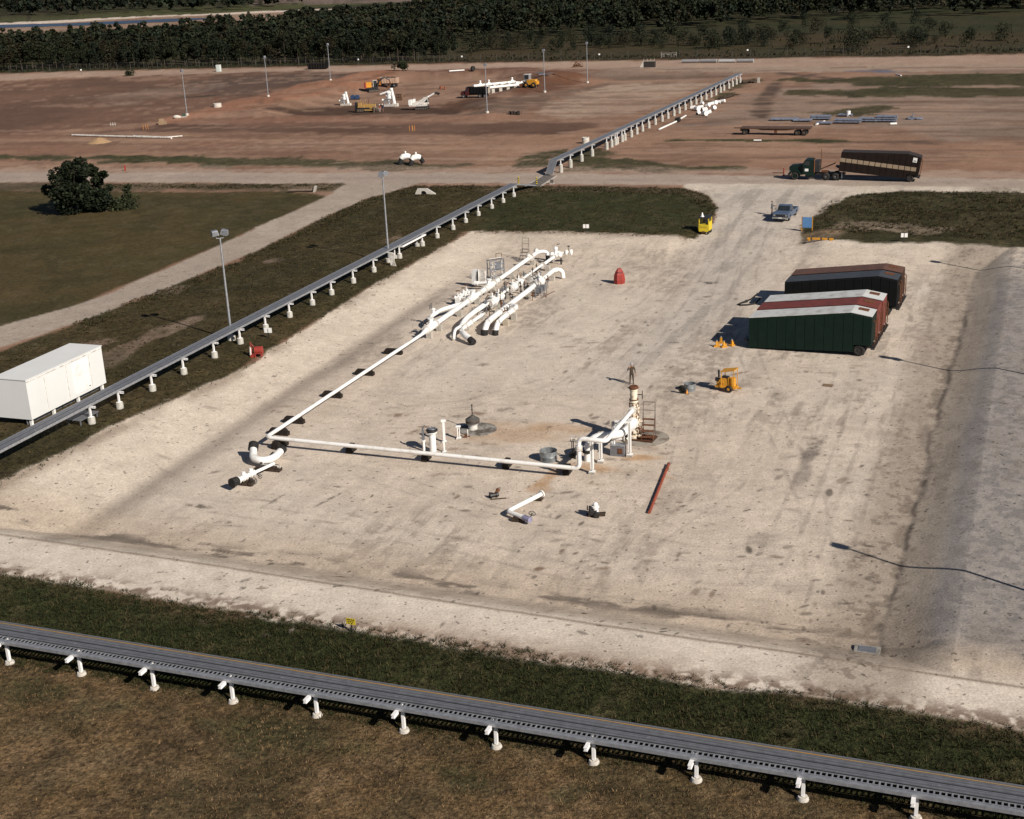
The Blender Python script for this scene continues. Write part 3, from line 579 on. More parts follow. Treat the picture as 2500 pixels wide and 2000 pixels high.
if len(q):
    c1, t1, s1 = wood(q, rng.uniform(9, 14, len(q)), 40, 1.9); V, F, T = cards(c1, s1, t1*np.array([.9, .95, 1.1, 1])[None]); o = mesh_np('far_wood', V, F, {'tone': ('FLOAT_COLOR', T)}, smooth=False, mat=ML); o['kind'] = 'stuff'
# single trees in the open ground to the right
OPEN = [(1668, 98, 4.2), (1690, 90, 3.5), (1905, 88, 3.6), (1880, 66, 3.6), (1745, 86, 5.0), (1790, 104, 6.8), (1808, 98, 6.2), (1612, 92, 4.4), (1570, 88, 5.0), (1530, 92, 5.5), (1500, 96, 5.8), (1478, 86, 5.5), (1440, 88, 5.2), (1410, 84, 6.2), (1380, 90, 5.0), (1350, 82, 6.0), (1320, 88, 5.5), (1285, 84, 5.8), (1262, 90, 4.0), (1180, 104, 3.8), (1205, 100, 3.2), (1930, 72, 3.4), (1955, 60, 4.5), (1840, 74, 4.0), (1720, 66, 5.5), (1650, 72, 5.0), (1600, 74, 5.2), (1560, 70, 5.6), (1250, 78, 5.5), (1120, 92, 5.0), (1070, 96, 5.2), (1030, 100, 4.6), (1000, 104, 6.0), (2040, 92, 5.0), (2110, 80, 5.5), (1860, 52, 5), (1790, 56, 5.5), (1930, 44, 5), (1690, 52, 5.5), (1990, 70, 4.5)]
_ro = random.Random(12)
OPEN += [(_ro.uniform(1000, 1970), _ro.uniform(72, 100), _ro.uniform(2.2, 5.2)) for _ in range(46)]
for i, (px, py, h) in enumerate(OPEN):
    g = G(px, py+6); k = int(rng.integers(0, 6)); big = h > 6
    lab = {1668: 'small dark tree alone in the open field, left of the right-hand pair', 1905: 'rounded bushy tree alone at the right of the open field', 1790: 'largest broad dark tree at the front of the open field', 1808: 'broad dark tree touching the right side of the largest field tree', 1180: 'low bushy tree at the front of the clearing behind the lamp posts'}.get(px, ['dark green scrub tree scattered in the open field beyond the fence', 'olive scrub tree scattered in the open field beyond the fence'][k % 2])
    plant('scrub_tree', lab, 'tree', g.x, g.y, h*1.12/9.0, SHRUB[k], 'scattered trees in the open field', rng.uniform(.8, 1.1))
q = np.c_[rng.uniform(EDGE, 220, 1100), rng.uniform(0, 1, 1100)]; q[:, 1] = fence_y(q[:, 0])+3+q[:, 1]**1.3*120
q = q[(fbm(q[:, 0], q[:, 1], 22., 3, 41) > .52)]
c1, t1, s1 = wood(q, rng.uniform(.5, 1.4, len(q)), 26, 1.8); V, F, T = cards(c1, s1, t1*np.array([1.9, 1.5, 1.3, 1])[None]); o = mesh_np('field_scrub', V, F, {'tone': ('FLOAT_COLOR', T)}, smooth=False, mat=ML); o['kind'] = 'stuff'
# undergrowth at the foot of the wood
q = np.c_[np.arange(-230, 230, .35), rng.uniform(0, 1, len(np.arange(-230, 230, .35)))]; q[:, 1] = fence_y(q[:, 0])+.6+q[:, 1]*6
c1, t1, s1 = wood(q, rng.uniform(.5, 1.5, len(q)), 14, 1.8); V, F, T = cards(c1, s1, t1*np.array([1.5, 1.3, 1.1, 1])[None]); o = mesh_np('undergrowth', V, F, {'tone': ('FLOAT_COLOR', T)}, smooth=False, mat=ML); o['kind'] = 'stuff'
# pond and its far water
def flat_poly(name, pts, c, rough):
    mb = MB(); mb.add([(*U(a, b, 1.0)[:2], 1.14) for a, b in pts], [tuple(range(len(pts)))]); o = mb.build(name, c, smooth=False); o['kind'] = 'structure'; return o
flat_poly('water', [(-300, 66), (-100, 62), (150, 55), (250, 51), (370, 45.5), (460, 39), (440, 38.2), (360, 40), (250, 45), (150, 49.5), (-300, 59)], mat('pond_water', (.028, .042, .068), .4, 0, (.035, .05, .078), .02), .2)
# near trees and bushes
def leafy(name, label, cat, px, py, h, w, n, ls, tone, extra=(), off=(0, 0), base=.05):
    g = G(px, py); g.x += off[0]; g.y += off[1]; t = thing(name, label, cat, g)
    p = crown_pts(n, h, w, h*base, 10 if h < 4 else 34, .35 if h < 4 else .25, (.2, .36) if h < 4 else (.075, .17)); V, F, T = cards(p, rng.uniform(.6, 1.3, n)*ls, leaf_tone(n, tone, .45)); o = mesh_np('crown', V, F, {'tone': ('FLOAT_COLOR', T)}, smooth=False, mat=ML); o.parent = t
    mb = MB()
    for k in range(4):
        a = rng.uniform(0, 6.28); mb.tube([(0, 0, -.2), (math.cos(a)*.3, math.sin(a)*.3, h*.3), (math.cos(a)*w*.25, math.sin(a)*w*.25, h*.75)], [.05*h*.35, .05*h*.25, .02], 6)
    mb.build('trunk', BARK, t); return t
leafy('oak_tree', 'large dark leafy tree at the left edge beside the mown grass', 'tree', 158, 446, 7.3, 11.0, 9000, .25, (.011, .016, .0065), base=-.08)
leafy('oak_tree', 'rounded dark tree closest to the gravel road at the left edge', 'tree', 204, 438, 6.3, 6.6, 5000, .24, (.0125, .018, .007), base=-.08)
leafy('bush', 'dense dark bush at the foot of the large left tree', 'bush', 224, 446, 3.4, 4.2, 2200, .2, (.010, .0155, .0065), base=0)
leafy('sapling', 'small light-leaved sapling right of the large left tree', 'sapling', 273, 433, 3.0, 2.4, 420, .20, (.024, .031, .012), base=.1)
leafy('bush', 'low spreading bush between the large left tree and the sapling', 'bush', 252, 442, 1.5, 4.6, 700, .2, (.024, .03, .012), base=0)
leafy('bush', 'dark round bush beyond the dump truck at the far gravel track', 'bush', 848, 150, 2.9, 4.0, 520, .34, (.018, .024, .010), base=0)
leafy('bush', 'thin pale bush left of the dark round bush by the far track', 'bush', 831, 150, 2.6, 2.2, 120, .25, (.05, .05, .03), base=.1)
leafy('bush', 'small dark shrub on the far gravel track at the left', 'bush', 274, 160, 1.7, 3.6, 300, .3, (.03, .034, .018), base=0)
# ---- grass
def tufts(name, polys, dens, hgt, wid, tones, z, blades=5, lim=None, clump=.5, seed=0):
    P_, n_tot = [], 0
    for poly in polys:
        pa = np.array(pw(poly, z)); lo, hi = pa.min(0), pa.max(0); lo = np.maximum(lo, [-75, 34]); hi = np.minimum(hi, [85, 235])
        n = int(dens*(hi[0]-lo[0])*(hi[1]-lo[1])); q = rng.uniform(lo, hi, (n, 2)); sd = polysd(q[:, 0], q[:, 1], pa)
        vis = np.abs(q[:, 0]) < q[:, 1]*.62+4
        q = q[(sd > rng.uniform(-.4, .3, n)) & vis & (rng.uniform(size=n) < 1-clump+2*clump*ss(.35, .65, fbm(q[:, 0], q[:, 1], 2.2, 3, 50+seed)))]; P_.append(q)
    q = np.concatenate(P_); n = len(q); z0 = terrain(q[:, 0], q[:, 1])
    q3 = np.repeat(np.c_[q, z0], blades, 0); m = len(q3); a = rng.uniform(0, 6.283, m); s = np.repeat(rng.uniform(.5, 1.25, n), blades)*rng.uniform(.6, 1.2, m)
    d = np.c_[np.cos(a), np.sin(a)]; w = wid*s*.5; lean = rng.uniform(.35, 1.1, m)*hgt*s; hh = hgt*s*rng.uniform(.6, 1, m)
    b0 = q3+np.c_[d*rng.uniform(0, .12, m)[:, None], np.full(m, -.03)]; pr = np.c_[-d[:, 1], d[:, 0]]*w[:, None]
    wind = np.array([.25, -.2])*hgt
    v0 = b0+np.c_[pr, np.zeros(m)]; v1 = b0-np.c_[pr, np.zeros(m)]; tip = b0+np.c_[d*lean[:, None]+wind, hh]; 
    V = np.stack([v0, v1, tip], 1).reshape(-1, 3); F = np.arange(3*m).reshape(m, 3)
    tn = np.asarray(tones)[rng.integers(0, len(tones), n)]*rng.uniform(.7, 1.3, (n, 1)); T = np.repeat(np.c_[np.repeat(tn, blades, 0)*rng.uniform(.8, 1.2, (m, 1)), np.ones(m)], 3, 0)
    o = mesh_np(name, V, F, {'tone': ('FLOAT_COLOR', T)}, smooth=False, mat=MGR); o['kind'] = 'stuff'; print(name, m); return o
DITCH = [(-300, 1190), (150, 1243), (300, 1275), (480, 1303), (600, 1320), (750, 1345), (900, 1362), (1100, 1393), (1300, 1425), (1500, 1460), (1700, 1490), (1850, 1510), (1972, 1535), (2400, 1600), (2400, 1790), (1970, 1700), (1250, 1580), (700, 1490), (150, 1400), (-300, 1330)]
tufts('tall_grass', [DITCH], 48, .25, .04, [(.027, .032, .011), (.022, .028, .010), (.034, .034, .013), (.019, .024, .008), (.060, .047, .022)], .5, 7, clump=.35)
tufts('dry_grass', [DRY0], 46, .12, .035, [(.165, .102, .05), (.13, .082, .041), (.095, .061, .03), (.20, .13, .07), (.05, .046, .019)], 0, 6, clump=.5, seed=1)
tufts('bank_grass', [BANK], 7, .18, .08, [(.032, .032, .012), (.052, .039, .018), (.028, .027, .010), (.068, .048, .025)], 1, 6, clump=.7, seed=2)
EDG = [[(150, 677), (480, 550), (640, 480), (640, 492), (480, 565), (150, 700)], [(640, 480), (785, 414), (870, 393), (1100, 391), (1430, 397), (1490, 412), (1510, 440), (1490, 444), (1420, 410), (1100, 403), (890, 405), (800, 424), (645, 494)], [(220, 388), (720, 389), (690, 401), (560, 398), (220, 397)], [(1700, 470), (1745, 430), (1800, 412), (1900, 404), (2400, 406), (2400, 516), (1740, 490)]]
tufts('roadside_weeds', EDG, 9, .30, .08, [(.029, .033, .012), (.055, .041, .022), (.075, .054, .031), (.025, .024, .01)], 1, 7, clump=.85, seed=3)
# ------------------------------------------------------------------ pipe and cable racks
YU = UA; YV = UA-math.pi/2                             # local +x along the pad, or across it to the right
def strip(mb, path, w0, w1, z0, z1):
    """bar of rectangular section along a path; w is measured to the left of travel"""
    vs = []; fs = []; n = len(path)
    for i, p in enumerate(path):
        d = (Vector(path[min(i+1, n-1)])-Vector(path[max(i-1, 0)])); l = Vector((-d.y, d.x, 0)).normalized(); p = Vector(p)
        vs += [p+l*w0+Vector((0, 0, z0)), p+l*w1+Vector((0, 0, z0)), p+l*w1+Vector((0, 0, z1)), p+l*w0+Vector((0, 0, z1))]
    for i in range(n-1):
        for k in range(4): fs.append((i*4+k, i*4+(k+1) % 4, i*4+4+(k+1) % 4, i*4+4+k))
    fs += [(3, 2, 1, 0), tuple(4*(n-1)+k for k in range(4))]; return mb.add(vs, fs)
def lay(path, w, z):
    out = []
    for i, p in enumerate(path):
        d = (Vector(path[min(i+1, len(path)-1)])-Vector(path[max(i-1, 0)])); l = Vector((-d.y, d.x, 0)).normalized(); out.append(Vector(p)+l*w+Vector((0, 0, z)))
    return out
# near rack across the bottom of the picture
NB = [(172, 1420), (328, 1448), (491, 1478), (668, 1507), (850, 1541), (1043, 1577), (1247, 1613), (1462, 1655), (1689, 1688), (1928, 1724)]
nb = [G(*q) for q in NB]; a_, b_ = nb[0], nb[-1]; dv = (b_-a_).normalized(); dv.z = 0; dv.normalize(); an = math.atan2(dv.y, dv.x)
def online(t, z): q = a_+dv*t; return Vector((q.x, q.y, z))
zt = max(q.z for q in nb)+1.22
LN = Vector((-dv.y, dv.x, 0)); SH = .58                 # the deck overhangs to the far side of its posts
a_ = a_+LN*SH
path = [online(t, zt) for t in np.arange(-34, 84, 2.0)]
t0 = thing('cable_rack', 'long grey cable rack with a yellow conduit crossing the foreground on white posts', 'cable rack', (0, 0, 0))
RIB = mat('dark_galvanised_cover', (.062, .065, .074), .5, .3, (.045, .047, .053), 2.0)
m = MB(); strip(m, path, .16, .58, .05, .12); m.build('tray_cover', RIB, t0, smooth=False)
m = MB(); strip(m, path, .19, .28, .122, .17); strip(m, path, .35, .43, .122, .19); strip(m, path, .50, .56, .122, .17); m.build('cover_rib', GALV, t0, smooth=False)
m = MB(); strip(m, path, -.33, .07, .05, .12); m.build('tray_cover', RIB, t0, smooth=False)
m = MB(); strip(m, path, -.31, -.24, .122, .16); strip(m, path, -.17, -.09, .122, .18); strip(m, path, -.02, .05, .122, .16); m.build('cover_rib', GALV, t0, smooth=False)
m = MB(); strip(m, path, .84, .90, .0, .12); strip(m, path, .74, .84, .0, .03); m.build('side_rail', GALV, t0, smooth=False)
m = MB(); strip(m, path, -.86, -.68, .03, .07); strip(m, path, -.90, -.865, -.06, .10); m.build('side_rail', GALVL, t0, smooth=False)
m = MB(); tt = []; lv = Vector((-dv.y, dv.x, 0))
for k in np.arange(-33, 82, .23): tt += [k, k+.075]
for k in tt:
    for w_ in (-.66, -.62, -.39, -.36): m.v.append(tuple(online(k, zt+.062)+lv*w_))
for i in range(len(tt)-1):
    for j in (0, 2)+((1,) if i % 2 == 0 else ()): m.f.append((i*4+j, i*4+j+1, i*4+5+j, i*4+4+j))
o = m.build('ladder', GALVL, t0, smooth=False); md = o.modifiers.new('thick', 'SOLIDIFY'); md.thickness = .03
m = MB(); m.tube(lay(path, .67, .14), .026, 8); m.build('conduit', mat('ochre_paint', (.32, .18, .05), .65, 0, (.22, .16, .085), .6), t0)
m = MB(); m.tube(lay(path, -.12, -.10), .05, 6); m.tube(lay(path, .3, -.1), .05, 6); m.build('cable', BLACKP, t0)
m = MB()
for t in np.arange(-30, 80, 5.9):
    for w in (.37, -.12): c = online(t, zt+.17)+Vector((-dv.y, dv.x, 0))*w; m.box(c, (.14, .05, .03), an)
m.build('cover_clip', GALVL, t0, smooth=False)
POSTW = mat('post_white_paint', (.82, .80, .78), .5, 0, (.66, .62, .58), 1.2, (.55, .85))
def near_post(q, label):
    t = thing('rack_post', label, 'post', q, an, 'white posts under the foreground cable rack')
    h = zt-q.z
    MB().box((0, 0, h/2-.09), (.14, .14, h-.18+.1)).build('post', POSTW, t, smooth=False)
    m = MB(); m.box((-.12, .40, h-.085), (.10, 2.3, .15)); m.box((-.12, -.56, h-.10), (.12, .44, .06)); m.box((-.12, -.56, h-.02), (.17, .44, .04)); m.box((-.12, -.56, h-.16), (.17, .44, .03)); m.box((0, .02, h-.10), (.13, .3, .12)); m.build('cross_arm', POSTW, t, smooth=False)
    m = MB(); m.lathe([(.0, .16), (.20, .16), (.25, .05), (.29, -.12)], (0, 0, 0), 14); m.lathe([(.10, .17), (.10, .2), (.0, .2)], (0, 0, 0), 8); m.build('footing', CONCL, t)
pos = [(nb[0]-a_).dot(dv) for _ in (0,)]; ts = [(q-a_).dot(dv) for q in nb]
a_ = a_-LN*SH
allp = [online(t, 0) for t in ts]
for i, q in enumerate(allp):
    q.z = hz(q.x, q.y)-.02; k = len(allp)-1-i
    near_post(q, '%s white post from the right under the foreground cable rack' % ORD[k] if k else 'rightmost white post under the foreground cable rack')
for t in (ts[0]-4.45,):
    q = online(t, 0); q.z = hz(q.x, q.y)-.02; near_post(q, 'leftmost white post under the foreground cable rack, beyond the rest')
# rack along the left of the pad, over to the road
LB = [(193, 892), (253, 860), (322, 823), (388, 788), (449, 753), (507, 724), (560, 695), (611, 668), (658.9, 642.6), (703, 621), (745, 596), (785, 572.5), (846, 544), (892, 518), (918.6, 501), (950, 483), (978.6, 468.6), (1007, 454), (1034.5, 439), (1059.7, 426.6), (1085, 414.6)]
FB = [(1186, 363.7), (1199, 353), (1218, 340), (1236, 329), (1271, 315), (1280, 310), (1289, 306), (1298, 304), (1308, 299), (1318, 296), (1332.5, 289), (1346.4, 283), (1360, 277), (1373, 270), (1386.5, 263), (1399, 256), (1411, 250), (1423, 244.7), (1434, 239), (1445, 232), (1455.6, 226), (1466, 220), (1476.5, 215), (1486, 210), (1495.7, 205), (1505, 200.5), (1514, 195), (1523, 191), (1531.7, 186.5), (1540, 182.5), (1548.5, 178), (1556, 174.5)]
lb = [G(*q) for q in LB]; fb = [G(*q) for q in FB]
def fit(qs):
    X = np.array([[q.x, q.y] for q in qs]); c = X.mean(0); d = np.linalg.svd(X-c)[2][0]; d = d if d[1] > 0 else -d; return Vector((*c, 0)), Vector((*d, 0))
lc, ld = fit(lb); fc_, fd = fit(fb)
def on(c, d, q): return c+d*((Vector((q.x, q.y, 0))-c).dot(d))
ZL = max(hz(q.x, q.y) for q in lb)+1.42; ZF = max(hz(q.x, q.y) for q in fb)+1.95
p0 = on(lc, ld, lb[0])-ld*26; p1 = on(lc, ld, lb[-1])+ld*.8; w = Vector((-ld.y, ld.x, 0))
n_ = int((p1-p0).length/3); pl = [p0+(p1-p0)*(i/n_) for i in range(n_+1)]; pl = [Vector((q.x, q.y, ZL)) for q in pl]
pin = A(1128, 392, 1.1); pout = A(1163, 369, 1.1)
pf0 = on(fc_, fd, fb[0])-fd*.3; pf1 = on(fc_, fd, fb[-1])+fd*2.0; n_ = int((pf1-pf0).length/4); pf = [pf0+(pf1-pf0)*(i/n_) for i in range(n_+1)]; pf = [Vector((q.x, q.y, ZF)) for q in pf]
def deck(path, name, label, segs):
    t = thing(name, label, 'cable rack', (0, 0, 0))
    for nm, lst, mm in segs:
        for els in lst:
            m = MB()
            for e in els: strip(m, path, *e)
            m.build(nm, mm, t, smooth=False)
    m = MB(); L = 0
    for i in range(len(path)-1):
        a, b = Vector(path[i]), Vector(path[i+1]); d = b-a
        if i % 3 == 0: m.box(a+d*.5+Vector((0, 0, .16)), (.16, .05, .03), math.atan2(d.y, d.x))
    m.build('cover_clip', GALVL, t, smooth=False); return t
ramp1 = [pl[-1], Vector((pl[-1].x, pl[-1].y, ZL))+ld*.6, Vector((pin.x, pin.y, 1.15))]
SEG = [('tray_cover', [[(.02, .5, .03, .12)], [(.56, 1.0, .03, .12)]], RIB), ('cover_rib', [[(.05, .22, .122, .15), (.27, .47, .122, .15)], [(.59, .75, .122, .15), (.8, .97, .122, .15)]], GALV), ('side_rail', [[(1.06, 1.12, -.04, .13)], [(-.12, -.06, -.06, .13)]], GALVL)]
deck(pl+ramp1[1:], 'cable_rack', 'grey cable rack running along the left grass bank, down to the road edge', SEG)
ramp2 = [Vector((pout.x, pout.y, 1.15)), pf[0]+(Vector((pout.x, pout.y, 0))-Vector((pf[0].x, pf[0].y, 0))).normalized()*1.5]
SEG2 = [('tray_cover', [[(.02, .5, .03, .12)], [(.56, 1.0, .03, .12)]], GALV), ('side_rail', [[(1.06, 1.12, -.04, .13)], [(-.12, -.06, -.06, .13)]], GALVL)]
deck(ramp2+pf, 'cable_rack', 'grey cable rack climbing away over the red dirt beyond the road', SEG2)
# plated trench across the road
t = thing('trench_cover', 'dark plated trench cover crossing the gravel road between the two racks', 'trench cover', (0, 0, 0))
m = MB(); tp = [Vector((pin.x, pin.y, 1.06)), Vector((pin.x, pin.y, 1.06)).lerp(Vector((pout.x, pout.y, 1.06)), .5), Vector((pout.x, pout.y, 1.06))]
for k in range(3): tp[k].z = hz(tp[k].x, tp[k].y)+.02
strip(m, tp, -.5, 1.4, -.1, .05); m.build('plate', mat('worn_steel_plate', (.13, .11, .095), .7, .2, (.22, .185, .15), 1.5), t, smooth=False)
m = MB(); strip(m, tp, -.75, -.52, -.1, .06); m.build('kerb', CONC, t, smooth=False); m = MB(); strip(m, tp, 1.42, 1.65, -.1, .06); m.build('kerb', CONC, t, smooth=False)
PIER = mat('pier_concrete', (.46, .44, .39), .9, 0, (.33, .31, .27), 3.0, (.4, .7), .3, .2)
def pier_meshes(hp, rp, ht, arm):
    a = MB(); a.lathe([(rp*1.08, -.3), (rp, hp*.9), (rp*.93, hp), (0, hp)], (0, 0, 0), 14); pa = a.build('pier', PIER)
    b = MB(); b.box((0, 0, (hp+ht-.14)/2), (.13, .13, ht-.14-hp+.02)); b.box((0, 0, hp+.015), (.3, .3, .03)); pb = b.build('post', POSTW, smooth=False)
    c = MB(); c.box((0, .42, ht-.075), (.09, 1.5, .13)); c.box((0, -.36, ht-.02), (.16, .3, .03)); c.box((0, -.36, ht-.13), (.16, .3, .03)); pc = c.build('cross_arm', POSTW, smooth=False)
    r = [o.data for o in (pa, pb, pc)]
    for o in (pa, pb, pc): bpy.data.objects.remove(o)
    return r
def piers(qs, c, d, zdeck, meshes, labels, group, yaw):
    for q, l in zip(qs, labels):
        p = on(c, d, q); z = hz(p.x, p.y); t = thing('rack_pier', l, 'rack pier', (p.x, p.y, zdeck-HT), yaw, group)
        for nm, me in zip(('pier', 'post', 'cross_arm'), meshes): o = bpy.data.objects.new(nm, me); col.objects.link(o); o.parent = t
HT = 1.47; pm = pier_meshes(.55, .28, HT-.03, 1)
NL = len(lb); lab = []
for i in range(NL):
    k = NL-1-i
    if i == 0: l = 'concrete pier with white post at the lower left end of the bank rack'
    elif k == 0: l = 'last concrete pier with white post before the rack dips to the road'
    else: l = '%s concrete pier with white post, counted from the road, on the grass bank' % ORD[k]
    lab.append(l)
piers(lb, lc, ld, ZL, pm, lab, 'concrete piers under the bank rack', math.atan2(ld.y, ld.x))
HT = 2.0; pm = pier_meshes(1.15, .30, HT-.03, 1)
piers(fb, fc_, fd, ZF, pm, ['tall pale pier beside the road, first under the far rack'] + ['%s tall pale pier from the road under the far rack' % ORD[i] for i in range(1, len(fb)-1)] + ['last tall pale pier at the far end of the far rack'], 'tall pale piers under the far rack', math.atan2(fd.y, fd.x))
# beam and short piers beside lamp, wrapped riser
qa, qb = on(lc, ld, lb[12])-Vector((-ld.y, ld.x, 0))*.45, on(lc, ld, lb[13])-Vector((-ld.y, ld.x, 0))*.45
m = MB(); strip(m, [Vector((qa.x, qa.y, ZL-.02)), Vector((qb.x, qb.y, ZL-.02))], -.08, .08, -.16, .0)
o = m.build('beam', POSTW, smooth=False); tag(o, 'long white steel beam bolted along the near side of the bank rack', 'beam')
for px, py, l in ((832, 544, 'short concrete stub with white stem left of the white beam'), (878.5, 519, 'short concrete stub with white stem below the right end of the white beam')):
    g = G(px, py); t = thing('stub_pier', l, 'rack pier', g); MB().lathe([(.32, -.3), (.29, .35), (0, .38)], (0, 0, 0), 12).build('pier', PIER, t); MB().box((0, 0, .85), (.1, .1, .95)).build('post', POSTW, t, smooth=False)
g = G(822, 560); t = thing('conduit_riser', 'bundle of pale wrapped conduits dropping from the rack beside the middle lamp post', 'conduit', g, YU)
for k in range(5): MB().tube(route([(0, .3, 1.5), (.05, .0-.12*k, 1.45), (.05, -.12*k, .5), (.05+.04*k, -.12*k-.1, -.1)], .15), .055, 6).build('pipe', WHITED, t)
# ------------------------------------------------------------------ lamp posts
LAMPH = mat('lamp_housing', (.30, .31, .34), .4, .4, (.22, .23, .25), 3.0)
LENS = mat('lamp_lens', (.24, .25, .27), .2, .3)
_lm = {}
def lamp(px, py, label, two=True, h=9.6, yaw=0.0, loc=None):
    g = G(px, py) if loc is None else Vector(loc); t = thing('lamp_post', label, 'lamp post', g, yaw, 'flood lamp posts')
    def p(nm, mk, mm):
        if nm in _lm: o = bpy.data.objects.new(nm.split(':')[0], _lm[nm]); col.objects.link(o); o.parent = t
        else: o = mk().build(nm.split(':')[0], mm, t); _lm[nm] = o.data
    p('footing', lambda: MB().lathe([(.38, -.4), (.36, .42), (0, .45)], (0, 0, 0), 14), CONCL)
    p('pole', lambda: MB().cyl((0, 0, .3), (0, 0, h-.25), .12, .075, 10), GALVL)
    p('bracket', lambda: MB().tube([(-.35, .0, h+.05), (-.3, 0, h-.22), (.3, 0, h-.22), (.35, 0, h+.05)], .04, 6).cyl((0, 0, h-.35), (0, 0, h-.2), .07), GALVL)
    hs = ((-.42, .1), (.45, -.5)) if two else ((0, .1),)
    for k, (x, r) in enumerate(hs):
        p('lamp_head:%d%d' % (k, two), lambda: MB().box((x, -.02, h+.28), (.62, .55, .46), r, .25 if k else -.1, .8, .85), LAMPH)
        p('lens:%d%d' % (k, two), lambda: MB().box((x-.04*math.sin(-r), -.30, h+.25), (.5, .04, .34), r, 0), LENS)
lamp(488, 716, 'grey lamp post with two flood heads, nearest on the left grass bank', yaw=R(20))
lamp(819, 552, 'grey lamp post standing where the bank rack meets the wrapped conduits', two=True, yaw=R(70))
lamp(394, 243, 'lamp post at the lower end of the orange dirt bank, far left', two=False, yaw=R(40))
lamp(565, 204, 'lamp post midway along the crest of the orange dirt bank', two=False, yaw=R(30))
lamp(696, 171, 'lamp post in front of the black container by the far track', two=False, yaw=R(30))
lamp(1026, 240, 'lamp post in front of the black dump truck at the dirt pit', two=False, yaw=R(60))
lamp(1147, 195, 'lamp post right of the yellow machine at the dirt pit', two=False, yaw=R(60))
lamp(1237, 175, 'lamp post behind the dark red mound, farthest right of the far lamps', two=False, yaw=R(60))
for k, (tx, ty) in enumerate(((1765, 1143), (1872, 750), (1958, 553))):
    tip = U(tx, ty, .15); L_ = 10.95/math.tan(R(SUN_EL)); q = tip[:2]+np.array([math.cos(R(SUN_AZ)), math.sin(R(SUN_AZ))])*L_
    lamp(0, 0, ['lamp post on the right gravel berm throwing the nearest long shadow', 'lamp post on the right berm throwing a shadow behind the green tank', 'lamp post on the right berm throwing the farthest lamp shadow'][k], two=(k == 1), loc=(q[0], q[1], hz(q[0], q[1])), yaw=R(-40))
# ------------------------------------------------------------------ valves and pipe pieces
def valve(mb, c, r, ax='x', stem=.7, wheel=.25):
    """gate valve: body, two flanges, bonnet and stem"""
    x, y, z = c; d = Vector((1, 0, 0)) if ax == 'x' else Vector((0, 1, 0)); c = Vector(c)
    mb.cyl(c-d*r*1.5, c+d*r*1.5, r*1.15, n=12)
    for k in (-1.5, 1.5): mb.cyl(c+d*(k*r-.05), c+d*(k*r+.05), r*1.55, n=14)
    mb.cyl(c, c+Vector((0, 0, r*1.9)), r*.75, r*.6, 10); mb.cyl(c+Vector((0, 0, r*1.8)), c+Vector((0, 0, r*2.05)), r*1.0, n=12); mb.cyl(c+Vector((0, 0, r*2)), c+Vector((0, 0, r*2+stem)), r*.22, n=6)
def flange(mb, p, d, r, th=.07): d = Vector(d).normalized(); p = Vector(p); mb.cyl(p-d*th, p+d*th, r, n=16)
def wheel(mb, c, r, ax=(0, 0, 1)):
    mb.ring(c, r, .022, ax, 14, 5); ax = Vector(ax).normalized(); a = ax.orthogonal().normalized(); b = ax.cross(a); c = Vector(c)
    mb.cyl(c-a*r, c+a*r, .014, n=5); mb.cyl(c-b*r, c+b*r, .014, n=5)
# ---- the pipeline: from the manifold down the pad, round the corner and up to the wellhead
WT = U(1335.5, 924, 0); RB = U(1220, 987, .80)
P_start = A(890, 703, .85); P_cor = A(560, 921, .80); P_ris = Vector((RB[0], RB[1], .80))
t = thing('pipeline', 'long white pipeline bending at the left corner of the pad and rising to the wellhead', 'pipeline', (0, 0, 0))
m = MB(); m.tube(route([P_start, P_cor, P_ris-(P_ris-P_cor).normalized()*.5], .45), .145, 12); m.build('ground_run', WHITE, t)
vdir = Vector((UY, -UX, 0)); udir = Vector((UX, UY, 0)); Tw = Vector((WT[0], WT[1], 0))
top = 2.95; c1 = P_ris+Vector((0, 0, top-.8)); c2 = c1+vdir*1.85+Vector((0, 0, -.05)); c3 = Vector((Tw.x, Tw.y, 2.3))
m = MB(); m.tube(route([P_ris-(P_ris-P_cor).normalized()*.5, P_ris, c1, c2, c3-(c3-c2).normalized()*.3], .42), .155, 12); m.build('riser', WHITE, t)
m = MB(); flange(m, c1-Vector((0, 0, .62)), (0, 0, 1), .24); flange(m, c1-Vector((0, 0, .78)), (0, 0, 1), .24); dd = (c3-c2).normalized(); flange(m, c3-dd*.55, dd, .26); flange(m, c3-dd*.4, dd, .26); m.build('flange', WHITED, t)
BL = [(835, 742, 'on the upper run just below the manifold'), (775, 786, 'second down from the manifold under the upper run'), (707, 833, 'midway along the upper run'), (627, 887, 'on the upper run nearest the corner')]
def sleeper(px, py, label, L=1.5, yaw=YV, w=.42, h=.52, off=0.0, group='black timber blocks under the pipeline', mm=None, tx=.82):
    g = G(px, py); d = Vector((math.cos(yaw), math.sin(yaw), 0)); g = g-d*off; t_ = thing('pipe_block', label, 'timber block', g, yaw, group)
    m_ = MB(); m_.box((0, 0, h*.30-.02), (L, w, h*.6)); m_.build('timber', mm or TIMB, t_, smooth=False); m_ = MB(); m_.box((-.04, .01, h*.6-.02+h*.2), (L*.9, w*.9, h*.4-.02), .04, 0, tx, .9); m_.build('timber', mm or TIMB, t_, smooth=False); return t_
DARKT = mat('tarred_timber', (.016, .012, .010), .85, 0, (.035, .026, .02), 4.0, (.45, .7), .4, .2)
for px, py, l in BL: sleeper(px+1, py+4, 'black timber block '+l, 1.7, off=.35, mm=DARKT)
